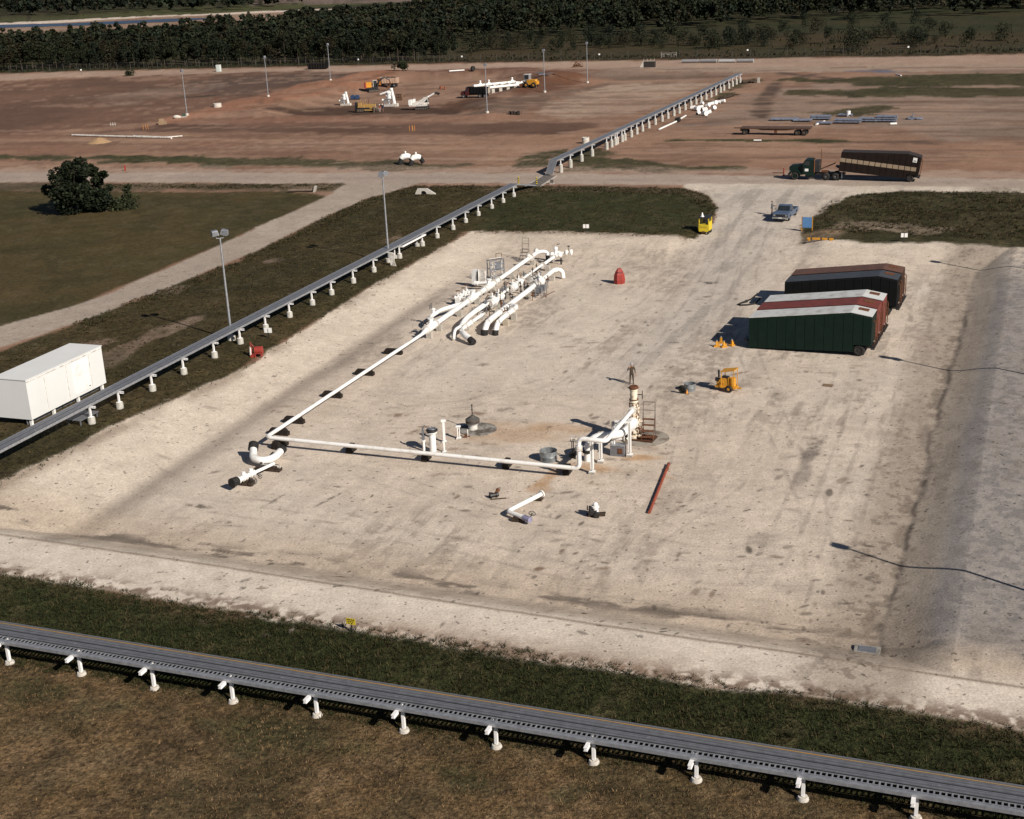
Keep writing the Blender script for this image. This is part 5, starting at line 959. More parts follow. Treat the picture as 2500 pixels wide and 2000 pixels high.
m = MB(); m.tube(route([(12, Y2+.35, ZM), (8.6, Y2+.45, ZM), (5.0, Y2+.35, ZM), (3.3, Y2+.1, .5)], 1.2), .25, 14); m.build('bend', WHITE, t)
m = MB(); m.tube(route([(7.8, Y2-.5, .8), (2.2, Y2-.45, .8), (1.4, Y2-1.0, .75), (.9, Y2-1.7, .55)], .5), .18, 12); m.cyl((3.2, Y2-.45, .8), (4.6, Y2-.45, .8), .24, n=12); m.build('branch', WHITE, t)
m = MB(); m.tube(route([(1.6, Y2-.8, .7), (.9, Y2-1.3, .62), (.4, Y2-2.0, .45)], .4), .27, 14); m.build('bend', WHITE, t); m = MB(); m.cyl((.42, Y2-1.97, .46), (.1, Y2-2.45, .28), .30, n=14); m.build('end_cap', BLACK, t)
m = MB(); m.tube(route([(4.2, Y2, .8), (1.9, Y2+.1, .8), (1.1, Y2-.1, .1)], .5), .14, 10); m.build('branch', WHITE, t)
for s in (10.8, 12.2, 14.2, 16.8, 18.2, 20.5, 27.5, 31.4): m = MB(); flange(m, (s, Y2, ZM+.03), (1, 0, 0), .36, .05); m.build('flange', WHITED, t)
for s in (3.2, 4.6, 7.6): m = MB(); flange(m, (s, Y2-.45, .8), (1, 0, 0), .3, .05); m.build('flange', WHITED, t)
for k, s in enumerate((9.4, 11.0, 12.6, 14.0, 15.4, 16.2, 18.6, 20.2, 22.6, 26.4)):
    m = MB(); yy = Y2+(.35 if k % 2 else -.5); m.tube([(s, yy, .05), (s, yy, 1.15+.25*(k % 3)), (s+.35, yy+.1, 1.3+.25*(k % 3))], .04, 6); m.cyl((s-.12, yy, .8), (s+.12, yy, .8), .11); m.ball((s, yy, 1.15+.25*(k % 3)), .12, 8, 6); m.build('sampling_valve', mat('oily_brass', (.10, .075, .05), .5, .4, (.04, .032, .026), 6.0), t)
for s, r in ((11.6, .3), (13.4, .28), (17.6, .26), (19.4, .24)):
    m = MB(); valve(m, (s, Y2-.05, ZM), r, 'x', .35); m.build('valve', WHITE, t); m = MB(); wheel(m, (s, Y2+.5, 1.45), .22, (0, .7, 1)); m.cyl((s, Y2, 1.1), (s, Y2+.5, 1.45), .03); m.build('handwheel', BLACKP, t)
for s in (10.2, 14.9, 15.8, 21.5):
    m = MB(); m.cyl((s, Y2+.1, .1), (s, Y2+.1, 1.7), .05); m.cyl((s, Y2+.1, 1.25), (s+.5, Y2+.35, 1.5), .04); m.box((s, Y2+.1, 1.35), (.2, .2, .25)); m.build('actuator', GALV, t)
m = MB(); [m.cyl((s, Y2+.55, 0), (s, Y2+.55, 1.25), .028) for s in np.arange(9.6, 16.6, 1.0)]; m.cyl((9.6, Y2+.55, 1.2), (15.7, Y2+.55, 1.2), .03); m.build('tubing', mat('grey_tubing', (.16, .155, .15), .5, .3), t)
for s in (4.6, 8.4, 12.8, 16.4, 19.9, 24.5, 29): blk(MB(), s, Y2-.05, .62).build('support', CONC, t, smooth=False)
m = MB()
for a in (0, 1.1, 2.2): m.ball((32.3+.4*math.cos(a*2), Y2+.5*math.sin(a*2), 1.1), (.34, .3, .32))
m.cyl((31.4, Y2, 1.0), (33.2, Y2-.1, 1.05), .26, n=14); m.cyl((32.2, Y2, 1.0), (32.2, Y2, 1.75), .2); m.ball((32.2, Y2, 1.8), (.3, .25, .22)); m.cyl((33, Y2, 1.05), (33.2, Y2-1.5, 1.2), .17); flange(m, (33.2, Y2-1.5, 1.2), (0, 1, 0), .34); flange(m, (33.1, Y2-1.0, 1.15), (0, 1, 0), .34); m.build('valve_cluster', WHITE, t)
m = MB(); wheel(m, (32.6, Y2-.2, 2.2), .18, (0, .3, 1)); wheel(m, (33.2, Y2-1.2, 1.85), .16); m.cyl((33.2, Y2-1.2, 1.3), (33.2, Y2-1.2, 1.85), .025); m.cyl((32.2, Y2-.6, .0), (32.2, Y2-.6, .7), .1); m.build('handwheel', BLACKP, t)
t = thing('pipe_manifold', 'right-hand white manifold line with two bent ends going down into black sleeves', 'pipe manifold', MO, YU); Y3 = -4.45
m = MB(); m.cyl((7.2, Y3, ZM), (19.5, Y3, ZM), .26, n=14); m.tube(route([(19.5, Y3, ZM), (25.3, Y3+.05, ZM+.1), (25.7, Y3-.75, ZM+.1), (25.75, Y3-.85, .1)], .5), .24, 14); m.build('line', WHITE, t)
m = MB(); m.tube(route([(9.0, Y3-.05, ZM), (5.5, Y3-.05, ZM), (3.9, Y3-.15, .75), (3.5, Y3-.2, .1)], .9), .28, 14); m.build('bend', WHITE, t); m = MB(); m.cyl((3.55, Y3-.2, .48), (3.45, Y3-.2, -.1), .33, n=14); m.build('sleeve', BLACK, t)
m = MB(); m.tube(route([(9.8, Y3-1.0, ZM), (5.6, Y3-1.0, ZM), (4.1, Y3-1.15, .75), (3.7, Y3-1.2, .1)], .8), .24, 14); m.tube(route([(9.6, Y3-1.0, ZM), (10.5, Y3-.9, ZM), (10.9, Y3-.1, ZM)], .4), .24, 14); m.build('bend', WHITE, t); m = MB(); m.cyl((3.75, Y3-1.2, .45), (3.65, Y3-1.2, -.1), .29, n=14); m.build('sleeve', BLACK, t)
for s, y in ((8.0, Y3), (18.6, Y3), (19.6, Y3), (21.0, Y3), (7.4, Y3-1.0), (9.0, Y3-1.0)): m = MB(); flange(m, (s, y, ZM), (1, 0, 0), .40 if y == Y3 else .36, .05); m.build('flange', WHITED, t)
rs = random.Random(31)
for k in range(16):
    s = rs.uniform(8, 22); yy = Y3+rs.choice((-.55, .6, .7)); hh = rs.uniform(.7, 1.5)
    m = MB(); m.cyl((s, yy, .02), (s, yy, hh), .04); m.cyl((s-.16, yy, hh*.8), (s+.16, yy, hh*.8), .1); wheel(m, (s, yy, hh+.05), .13); m.build('sampling_valve', RUST if k % 3 == 0 else (BLACKP if k % 3 == 1 else GALV), t)
for k, s in enumerate((18.4, 19.2, 20.6, 21.4)):
    m = MB(); m.cyl((s, Y3-.5+.25*k, .1), (s, Y3-.5+.25*k, 1.7), .045); m.ball((s, Y3-.5+.25*k, 1.7), .14, 8, 6); m.build('sampling_valve', GALV, t)
m = MB(); valve(m, (20.2, Y3, ZM), .32, 'x', .4); m.build('valve', WHITE, t); m = MB(); valve(m, (20.4, Y3+.9, 1.1), .22, 'x', .6); m.cyl((20.4, Y3, 1), (20.4, Y3+.9, 1.1), .12); m.build('side_valve', WHITED, t)
for s in (17.3, 18.4): m = MB(); [m.cyl((s+dx, Y3-.55+dy, 0), (s+dx, Y3-.55+dy, 1.2), .04, n=6) for dx in (0, .7) for dy in (0, -.6)]; m.box((s+.35, Y3-.85, .75), (.6, .5, .5)); m.build('instrument', GALV, t)
m = MB(); [wheel(m, (s, Y3+.5, 1.7), .2, (0, .5, 1)) for s in (7.0, 20.2)]; m.cyl((7, Y3, 1), (7, Y3+.5, 1.7), .03); m.cyl((20.2, Y3, 1), (20.2, Y3+.5, 1.7), .03); m.build('handwheel', BLACKP, t)
m = MB(); m.cyl((17.2, Y3-1.3, .12), (20.0, Y3-1.7, .12), .03); m.cyl((17.5, Y3-1.7, .1), (19, Y3-1.0, .1), .03); m.build('hose', RUST, t)
for s, y in ((6.6, Y3-.1), (9.4, Y3-.2), (12.6, Y3), (17, Y3), (21.5, Y3), (24.6, Y3), (6.9, Y3-1.1), (9.2, Y3-1.1)): blk(MB(), s, y, .62).build('support', CONC if s > 7 else mat('buff_concrete', (.42, .36, .28), .9), t, smooth=False)
m_ = [(17.0, -.95, 'orange-brown'), (21.4, -1.1, '')]
for k, (s, y) in enumerate(((15.6, -1.15), (19.2, -1.2), (23.2, -1.4))):
    m = MB(); m.cyl((0, 0, 0), (0, 0, .85), .045); wheel(m, (0, 0, .95), .16, (1, 0, .3)); m.cyl((0, -.3, .3), (0, .3, .3), .05); q = mloc(s, y)
    o = m.build('drain_valve', RUST, None, q, yaw=YU); tag(o, 'rusty valve post between the left and middle manifold lines, %s' % ['nearest the camera', 'the middle one', 'farthest away'][k], 'valve', 'rusty valve posts in the manifold')
g = G(1008, 605); t = thing('control_panel', 'white control cabinet with open doors left of the manifold', 'control panel', g, R(-25))
m = MB(); m.box((-.3, 0, 1.1), (.75, .45, 1.55)); m.build('cabinet', WHITE, t, smooth=False); m = MB(); m.box((.48, .05, 1.15), (.7, .35, 1.4)); m.build('cabinet', WHITED, t, smooth=False); m = MB(); m.box((.09, -.12, 1.2), (.06, .5, 1.45), .5); m.build('door', WHITE, t, smooth=False)
m = MB(); [m.cyl((x, y, 0), (x, y, .4), .04) for x in (-.6, .8) for y in (-.15, .15)]; m.tube([(.08, -.26, 1.7), (.02, -.28, 1.2), (.1, -.27, .7)], .05, 6); m.build('leg', BLACKP, t); m = MB(); m.box((-.1, -.24, .62), (.14, .03, .2)); m.build('label_plate', RED, t, smooth=False)
g = G(1045, 592); t = thing('instrument_rack', 'grey instrument rack of tubes and gauges behind the left manifold line', 'instrument rack', g, R(30))
m = MB(); [m.box((x, y, 1.2), (.09, .09, 2.4)) for x in (-.85, .85) for y in (-.3, .3)]; [m.box((0, y, z), (1.8, .08, .08)) for y in (-.3, .3) for z in (.5, 1.4, 2.35)]; m.build('frame', GALV, t, smooth=False); m = MB(); m.box((.25, -.1, 1.65), (.9, .2, .9)); m.build('panel', GALV, t, smooth=False)
m = MB(); [m.cyl((x, -.2, .1), (x, -.2, 2.2), .055) for x in (-.7, -.5, -.3, .6)]; m.cyl((-.8, 0, 2.5), (.8, 0, 2.5), .04); m.build('tubing', WHITED, t); m = MB(); [m.ball((x, -.25, z), .12) for x in (-.6, -.2, .7) for z in (.7, 1.2, 1.9)]; m.build('gauge', GALVL, t); m = MB(); [m.cyl((x, 0, 2.3), (x, 0, 2.95), .03) for x in (.1, .8)]; m.cyl((.1, 0, 2.95), (.8, 0, 2.95), .03); m.build('hoop', RUST, t)
steps(1099, 552, 'grey access steps with a handrail behind the far end of the manifold', R(65), 4, .32, .8, mat('grey_brown_steel', (.15, .13, .115), .6, .3))
# ------------------------------------------------------------------ vehicles
def wheel_part(t, c, r, w, rim=None, axis=(0, 1, 0), sub='rim', nm='wheel'):
    m_ = MB(); ax = Vector(axis); c = Vector(c); m_.ring(c, r-w*.45, w*.47, axis, 22, 8); o = m_.build(nm, TYRE, t)
    m_ = MB(); m_.cyl(c-ax*w*.32, c+ax*w*.32, r*.55, n=18); m_.cyl(c-ax*w*.42, c+ax*w*.42, r*.2, n=10); m_.build(sub, rim or GALV, o); return o
def frac_tank(loc, yaw, label, body, roof, stripe=None, tilt=0.0, plate=False, hatch=True, L=10.3, ww=1.22, group='slab-sided tank trailers parked side by side'):
    t_ = thing('tank_trailer', label, 'tank trailer', loc, yaw, group, tilt)
    def zb(x): return .10+.035*x if x < L*.86 else 1.02
    def ztop(x): return 2.72+1.05*x/(L*.83) if x < L*.83 else 3.77-.28*(x-L*.83)/(L*.17)
    xs = []; x = 0.0; pn = .80
    while x < L-.1:
        xs += [(x, 0), (min(x+pn-.07, L), 0), (min(x+pn-.05, L), .035), (min(x+pn-.015, L), .035)]; x += pn
    xs = [q for q in xs if q[0] < L-.03]+[(L*.83, 0), (L*.859, 0), (L*.8601, 0), (L, 0)]; xs.sort()
    m_ = MB(); vs = []; fs = []
    for x, i in xs: y = ww-i; vs += [(x, -y, zb(x)), (x, y, zb(x)), (x, y, ztop(x)-.12), (x, y-.1, ztop(x)), (x, -y+.1, ztop(x)), (x, -y, ztop(x)-.12)]
    for k in range(len(xs)-1):
        for j in range(6): fs.append((k*6+j, k*6+(j+1) % 6, k*6+6+(j+1) % 6, k*6+6+j))
    fs += [tuple(range(6))[::-1], tuple(6*(len(xs)-1)+j for j in range(6))]; m_.add(vs, [f[::-1] for f in fs]); m_.build('tank_body', body, t_, smooth=False)
    m_ = MB(); n_ = len(xs); a_ = [(.0, ztop(0)), (L*.83, ztop(L*.83)), (L, ztop(L))]; vs = []
    for x, z in a_: vs += [(x, -ww+.02, z+.015), (x, ww-.02, z+.015), (x, ww-.02, z+.06), (x, -ww+.02, z+.06)]
    fs = [(k*4+j, k*4+(j+1) % 4, k*4+4+(j+1) % 4, k*4+4+j) for k in range(2) for j in range(4)]+[(3, 2, 1, 0), (8, 9, 10, 11)]; m_.add(vs, fs); m_.build('roof', roof, t_, smooth=False)
    if hatch:
        m_ = MB(); m_.box((L*.91, .35, ztop(L*.91)+.07), (.85, .7, .07), 0, R(8)); m_.build('hatch', RUST, t_, smooth=False)
    m_ = MB(); m_.box((-.28, 0, .55), (.55, .9, .18)); m_.cyl((-.02, -.5, .5), (-.3, -.5, .5), .14); m_.cyl((-.02, .45, .45), (-.28, .45, .45), .14); m_.build('hitch_frame', BLACKP, t_)
    m_ = MB(); m_.box((L-.9, 0, .75), (1.9, 1.5, .16)); m_.cyl((L-1.0, -1.0, .52), (L-1.0, 1.0, .52), .07); m_.box((L+.12, 0, .75), (.3, 2.3, .14)); m_.build('chassis', BLACKP, t_, smooth=False)
    for y in (-1.0, 1.0): wheel_part(t_, (L-1.0, y, .52), .50, .36, BLACKP)
    for y in (-.55, .55):
        m_ = MB(); [m_.tube([(L+.05, y+k*.16, .9), (L+.22, y+k*.16, 1.1), (L+.22, y+k*.16, 2.9), (L+.03, y+k*.16, 3.1)], .025, 6) for k in (-1, 1)]; [m_.cyl((L+.22, y-.16, z), (L+.22, y+.16, z), .02, n=6) for z in np.arange(1.2, 2.9, .3)]; m_.build('ladder', RUST, t_)
    if stripe:
        for y0, y1 in ((-ww-.008, -ww+.03), (ww-.03, ww+.008)):
            k = 0; x = 0.0; m_ = MB()
            while x < L-.3: m_.prism([(x+.01, 1.42+.015*x), (min(x+.72, L-.02), 1.42+.015*(x+.72)), (min(x+.72, L-.02), 1.42+.54+.015*(x+.72)), (x+.01, 1.42+.54+.015*x)], y0, y1); x += .8
            m_.build('stripe', stripe, t_, smooth=False)
    if plate: MB().box((L-.75, -ww-.012, 3.1), (.55, .03, .62)).build('placard', WHITE, t_, smooth=False); MB().box((L-.75, -ww-.03, 2.98), (.38, .01, .12)).build('placard_mark', BLACKP, t_, smooth=False)
    return t_
TY = R(-24); tx_, ty_ = math.cos(TY), math.sin(TY)
F0_ = U(1576, 733, .05); 
def tank_at(dx, dy): q = Vector((F0_[0]+dx-ty_*1.22, F0_[1]+dy+tx_*1.22, 0)); q.z = max(hz(q.x+tx_*k, q.y+ty_*k) for k in (1, 5, 10))-.02; return q
ROOFW = mat('roof_white', (.56, .56, .54), .55, 0, (.34, .32, .29), 1.0, (.48, .75))
frac_tank(tank_at(0, 0), TY, 'dark green tank trailer with a pale roof, nearest in the row', GREEN, ROOFW)
frac_tank(tank_at(1.12, 2.5), TY, 'tank trailer with a red roof between the two pale-roofed ones', REDP, REDP)
frac_tank(tank_at(2.3, 5.05), TY, 'red-brown tank trailer with a pale roof behind the red-roofed one', REDP, ROOFW)
BLK = mat('black_tank_paint', (.005, .0055, .006), .7, 0, (.008, .008, .008), 1.2, (.42, .68), 0, .12)
frac_tank(tank_at(5.6, 12.0), TY, 'black tank trailer with a dark grey roof standing apart behind the gap', BLK, mat('dark_grey_roof', (.05, .055, .062), .6, 0, (.035, .038, .043), 1.2))
frac_tank(tank_at(6.75, 14.6), TY, 'tank trailer with a rust-brown roof, farthest in the row', BROWNP, mat('rust_brown_roof', (.12, .055, .035), .7, 0, (.08, .04, .028), 1.0))
g = G(1570, 641); t = thing('hose_loop', 'black hose curled in a loop on the gravel in front of the pale-roofed red tank', 'hose', g); m = MB(); m.tube([(1.3, .6, .9), (.6, .5, .35), (-.4, .25, .1), (-.75, -.15, .08), (-.55, -.5, .08), (.1, -.5, .08), (.9, -.2, .12), (1.5, .3, .5)], .085, 8); m.build('hose', BLACK, t)
for k, (px, py, l) in enumerate(((1509, 730, 'yellow jack stand at the left end in front of the green tank'), (1524, 731, 'middle yellow jack stand in front of the green tank'), (1541, 728, 'yellow jack stand nearest the green tank'), (1518, 722, 'yellow jack stand set behind the other three'))):
    g = G(px, py); t = thing('jack_stand', l, 'jack stand', g, R(20*k), 'yellow jack stands beside the green tank'); m = MB(); m.box((0, 0, .06), (.52, .4, .12)); m.build('base', YEL, t, smooth=False); m = MB(); m.box((0, 0, .3), (.2, .18, .4), 0, 0, .7, .7); m.box((.18, 0, .2), (.12, .12, .2)); m.build('post', YEL, t, smooth=False); m = MB(); m.cyl((0, 0, .48), (0, 0, .6), .07, n=8); m.build('head', GALVL, t)
# tractor and tank trailer on the road
q1, q2 = G(1672, 379), G(1925, 384); rd = (q2-q1); RA = math.atan2(rd.y, rd.x); rdn = Vector((math.cos(RA), math.sin(RA), 0)); lft = Vector((-rdn.y, rdn.x, 0))
front = q1-rdn*.85+lft*1.1
t = thing('truck_tractor', 'dark green truck tractor pulling a dark tank trailer along the road', 'truck', front, RA)
WR = .54
m = MB(); m.box((4.1, -.42, .82), (7.4, .12, .26)); m.box((4.1, .42, .82), (7.4, .12, .26)); m.box((5.6, 0, .98), (1.2, .9, .1)); m.build('chassis', BLACKP, t, smooth=False)
m = MB(); m.prism([(.15, .95), (.05, 1.2), (.1, 1.75), (.35, 1.98), (1.95, 2.12), (1.95, .95)], -.72, .72); m.build('hood', GREENT, t)
m = MB(); m.prism([(1.95, .85), (1.95, 2.1), (2.22, 2.72), (2.4, 2.84), (3.35, 2.84), (3.45, 2.7), (3.45, .85)], -1.05, 1.05); m.build('cab', GREENT, t)
m = MB(); m.prism([(2.1, 2.12), (2.3, 2.66), (2.95, 2.66), (2.95, 2.05)], -1.075, -1.04); m.build('window', GLASS, t, smooth=False); m = MB(); m.prism([(2.1, 2.12), (2.3, 2.66), (2.95, 2.66), (2.95, 2.05)], 1.04, 1.075); m.build('window', GLASS, t, smooth=False)
m = MB(); m.quad((1.945, -.9, 2.15), (1.945, .9, 2.15), (2.2, .9, 2.68), (2.2, -.9, 2.68)); m.v = [(x-.02, y, z) for x, y, z in m.v]; m.build('windscreen', GLASS, t, smooth=False)
m = MB(); m.box((2.55, -1.07, 1.5), (1.0, .03, 1.1)); o = m.build('door', GREENT, t, smooth=False); m = MB(); m.box((2.55, -1.09, 1.42), (.5, .012, .36)); m.build('door_sign', WHITE, o, smooth=False)
for y0, y1 in ((-1.1, -.7), (.7, 1.1)): m = MB(); m.prism([(.25, .95), (.35, 1.25), (.75, 1.42), (1.3, 1.36), (1.75, 1.0), (1.95, .7), (1.6, .75), (1.3, 1.15), (.8, 1.2), (.45, 1.0)], y0, y1); m.build('fender', GREENT, t)
m = MB(); m.box((.02, 0, .72), (.18, 2.1, .28)); m.build('bumper', BLACKP, t, smooth=False); m = MB(); m.box((.06, 0, 1.45), (.06, 1.1, .8)); m.build('grille', GALV, t, smooth=False)
for y in (-.85, .85): m = MB(); m.cyl((.22, y, 1.2), (.1, y, 1.2), .13, n=12); m.build('headlight', CHROME, t)
m = MB(); m.box((3.95, 0, 1.9), (.7, 1.9, 1.5)); m.build('headache_rack', BLACKP, t, smooth=False); m = MB(); m.cyl((3.58, -.95, 1.0), (3.58, -.95, 3.0), .09); m.build('exhaust_stack', RUST, t); m = MB(); m.cyl((4.35, .5, 2.0), (4.35, .5, 4.1), .045); m.box((4.35, .5, 4.1), (.08, .5, .06)); m.build('mast', RUST, t)
m = MB(); m.cyl((2.4, -.95, .75), (3.6, -.95, .75), .28, n=14); m.build('fuel_tank', GREENT, t)
for y in (-1.02, 1.02): wheel_part(t, (.88, y, WR), WR, .32, GREENT)
for x in (5.25, 6.55):
    for y in (-.92, .92): wheel_part(t, (x, y, WR), WR, .52, GALV)
m = MB(); [m.box((7.45, y, .72), (.04, .6, .8)) for y in (-.92, .92)]; m.build('mudflap', GALV, t, smooth=False); m = MB(); m.cyl((4.4, -.3, 1.4), (6.4, -.3, 2.3), .05); m.cyl((4.4, .3, 1.4), (6.4, .3, 2.3), .05); m.box((5.0, -.5, 1.2), (.9, .3, .3)); m.build('winch_gear', RUST, t)
tl = front+rdn*6.95-lft*.0; tl.z = front.z+1.28
frac_tank(tl, RA, 'dark brown tank trailer with a tan side stripe, hitched to the green truck', mat('dark_brown_tank', (.013, .0085, .007), .7, 0, (.018, .012, .0095), 1.4, (.42, .68), 0, .12), mat('brown_tank_roof', (.03, .02, .016), .7), mat('tan_paint', (.30, .225, .15), .6, 0, (.24, .18, .12), 2.0), R(7.7), True, False, 10.7, group='tank trailers')
g = G(1650, 371); t = thing('gate_barrier', 'red post with a brown bar at the roadside in front of the green truck', 'barrier', g, RA); MB().cyl((0, 0, 0), (0, 0, 1.15), .09, n=8).build('post', RED, t); MB().box((-.8, 0, .45), (1.7, .08, .12)).build('bar', RUST, t, smooth=False)
# pickup
r_, f_ = G(1667, 447), G(1640, 471); pd = f_-r_; PA = math.atan2(pd.y, pd.x)
t = thing('pickup_truck', 'slate blue pickup truck stopped on the gravel entrance', 'pickup truck', (r_+f_)/2+Vector((0, 0, .0)), PA)
m = MB(); m.prism([(-2.6, .45), (-2.62, 1.0), (-.45, 1.02), (.95, 1.04), (1.15, 1.06), (2.5, .98), (2.62, .85), (2.6, .45), (2.05, .4), (1.95, .72), (1.6, .86), (1.2, .72), (1.1, .4), (-1.15, .4), (-1.25, .72), (-1.6, .86), (-1.95, .72), (-2.05, .4)], -.97, -.90); m.prism([(-2.6, .45), (-2.62, 1.0), (-.45, 1.02), (.95, 1.04), (1.15, 1.06), (2.5, .98), (2.62, .85), (2.6, .45), (2.05, .4), (1.95, .72), (1.6, .86), (1.2, .72), (1.1, .4), (-1.15, .4), (-1.25, .72), (-1.6, .86), (-1.95, .72), (-2.05, .4)], .90, .97)
m.box((0, 0, .62), (5.1, 1.81, .22)); m.prism([(.9, .7), (.9, 1.05), (1.15, 1.08), (2.45, 1.0), (2.58, .9), (2.58, .5), (.9, .5)], -.9, .9); m.box((-2.6, 0, .78), (.06, 1.8, .45)); m.box((-.48, 0, .85), (.06, 1.8, .4)); m.build('body', BLUE, t, smooth=False)
m = MB(); m.prism([(-.5, 1.0), (-.42, 1.5), (-.3, 1.66), (.25, 1.68), (.42, 1.62), (.98, 1.06)], -.78, .78); m.build('cab', BLUE, t, smooth=False); m = MB(); m.quad((.50, -.68, 1.58), (.50, .68, 1.58), (.97, .74, 1.10), (.97, -.74, 1.10)); m.v = [(x+.025, y, z+.02) for x, y, z in m.v]; m.build('windscreen', GLASS, t, smooth=False)
for y in (-.80, .79): m = MB(); m.prism([(-.36, 1.1), (-.3, 1.56), (.3, 1.56), (.72, 1.12)], y, y+.012); m.build('side_window', GLASS, t, smooth=False)
m = MB(); m.box((-.49, 0, 1.35), (.03, 1.3, .36), 0, -.15); m.build('rear_window', GLASS, t, smooth=False); MB().box((-1.55, 0, .745), (2.05, 1.7, .03)).build('load_bed', BLACKP, t, smooth=False)
MB().box((2.62, 0, .78), (.05, 1.7, .26)).build('grille', BLACKP, t, smooth=False); MB().box((2.7, 0, .48), (.14, 1.9, .2)).build('bumper', CHROME, t, smooth=False); MB().box((2.79, 0, .5), (.02, .4, .14)).build('number_plate', WHITE, t, smooth=False)
for y in (-.72, .72): MB().box((2.645, y, .78), (.04, .26, .2)).build('headlight', CHROME, t, smooth=False)
for x in (-1.6, 1.6):
    for y in (-.84, .84): wheel_part(t, (x, y, .36), .36, .24, CHROME)
for y in (-1.08, 1.08): MB().box((.72, y, 1.22), (.1, .2, .22)).build('mirror', CHROME, t, smooth=False)
# ------------------------------------------------------------------ people
def person(px, py, label, yaw, shirt, trousers, hat=None, pose='stand', loc=None, h=1.78, bare=False):
    g = G(px, py) if loc is None else loc; g = Vector((g.x, g.y, hz(g.x, g.y))); s = h/1.78
    J = []; E = []; Rd = []
    def j(p, r, par=None, r2=None):
        J.append(Vector(p)*s); Rd.append((r*s, (r2 or r)*s)); k = len(J)-1
        if par is not None: E.append((par, k))
        return k
    pel = j((0, 0, .96), .145, None, .11); sp = j((0, .01, 1.14), .135, pel, .10); ch = j((0, .0, 1.36), .165, sp, .12); nk = j((0, 0, 1.50), .062, ch); hd = j((0, -.015, 1.60), .088, nk, .095); tp_ = j((0, -.02, 1.70), .085, hd, .09); j((0, -.105, 1.60), .02, hd)
    for sd in (-1, 1):
        hip = j((sd*.10, 0, .88), .095, pel); kn = j((sd*.125, -.02, .49), .066, hip); an_ = j((sd*(.14 if pose != 'walk' else .12), .02, .10), .048, kn); j((sd*.165, -.15, .045), .042, an_, .035)
        sh = j((sd*.20, 0, 1.42), .075, ch)
        if pose == 'phone' and sd == -1: el, wr, hn = (sd*.36, -.10, 1.22), (sd*.26, -.22, 1.44), (sd*.18, -.2, 1.52)
        elif pose == 'hips': el, wr, hn = (sd*.40, .06, 1.16), (sd*.24, -.06, 1.02), (sd*.18, -.1, .99)
        elif pose == 'reach': el, wr, hn = (sd*.30, -.10, 1.16), (sd*.26, -.34, 1.16), (sd*.24, -.43, 1.17)
        else: el, wr, hn = (sd*.29, .03, 1.14), (sd*.30, -.04, .90), (sd*.30, -.06, .81)
        e_ = j(el, .052, sh); w_ = j(wr, .036, e_); h_ = j(hn, .040, w_, .022); d = (Vector(hn)-Vector(wr)).normalized(); sidev = d.cross(Vector((0, 1, 0))); sidev = sidev.normalized() if sidev.length > .1 else Vector((1, 0, 0)); fr = Vector((0, -1, 0))
        for k in range(4):
            b = Vector(hn)+sidev*(-.028+.019*k)*1.0; l = (.075, .085, .082, .066)[k]; f1 = j(b+d*.03, .0095, h_); f2 = j(b+d*(.03+l*.5)+fr*.008, .009, f1); j(b+d*(.03+l*.85)+fr*.03, .008, f2)
        t1 = j(Vector(hn)-d*.03+sidev*.045+fr*.01, .011, h_); j(Vector(hn)+d*.015+sidev*.06+fr*.03, .009, t1)
    me = bpy.data.meshes.new('body'); me.from_pydata([tuple(p) for p in J], E, []); o = bpy.data.objects.new('body', me)
    tc = bpy.data.collections.new('tmp'); scn = bpy.data.scenes.new('tmp'); scn.collection.objects.link(o)
    md = o.modifiers.new('skin', 'SKIN'); md.use_smooth_shade = True
    for k, v in enumerate(me.skin_vertices[0].data): v.radius = Rd[k]; v.use_root = (k == 0)
    su = o.modifiers.new('sub', 'SUBSURF'); su.levels = 2; su.render_levels = 2
    vl = scn.view_layers[0]; vl.update(); dg = vl.depsgraph; dg.update(); m2 = bpy.data.meshes.new_from_object(o.evaluated_get(dg)); bpy.data.objects.remove(o); bpy.data.scenes.remove(scn); bpy.data.collections.remove(tc)
    m2.name = 'body'; m2.materials.clear()
    for mm in (SKIN, shirt, trousers, BLACKP): m2.materials.append(mm)
    for p in m2.polygons:
        x, y, z = p.center/s; k = 2 if z < .98 and abs(x) < .25 else 1
        if z < .12: k = 3
        elif z > 1.495: k = 0
        elif abs(x) > .17 and ((bare and z < 1.2) or z < .93 or (pose == 'phone' and x < -.15 and z > 1.40 and y < -.12) or (pose == 'reach' and y < -.3)): k = 0
        p.material_index = k; p.use_smooth = True
    t_ = thing('person', label, 'person', g, yaw); b = bpy.data.objects.new('body', m2); col.objects.link(b); b.parent = t_
    if hat: m_ = MB(); m_.lathe([(.0, .115), (.06, .108), (.10, .07), (.118, .0), (.15, -.012), (.15, -.02), (.11, -.015)], (0, -.02*s, 1.715*s), 16); m_.build('hard_hat', hat, t_)
    else: m_ = MB(); m_.ball((0, .015, 1.70*s), (.098, .105, .085), 12, 8); m_.build('hair', mat('dark_hair', (.03, .02, .015), .8), t_)
    return t_
def cloth(n, c): return mat(n, c, .9, 0, tuple(x*.75 for x in c), 6.0)
KH, DKB, GRY = cloth('dark_work_trousers', (.045, .032, .022)), cloth('dark_brown_jacket', (.055, .038, .024)), cloth('grey_shirt', (.11, .12, .14))
person(1330, 809, 'person in dark work clothes with a hand raised to the face behind the wellhead', R(8), DKB, KH, mat('hat_grey', (.32, .32, .34), .4), 'phone')
person(1625, 453, 'person in dark clothes standing beside the driver door of the blue pickup', R(70), GRY, cloth('dark_blue_jeans', (.02, .025, .04)), None, 'reach')
person(791, 236, 'person in a yellow hard hat at the right end of the bulldozer', R(40), cloth('tan_shirt', (.34, .22, .11)), KH, YELB, 'hips')
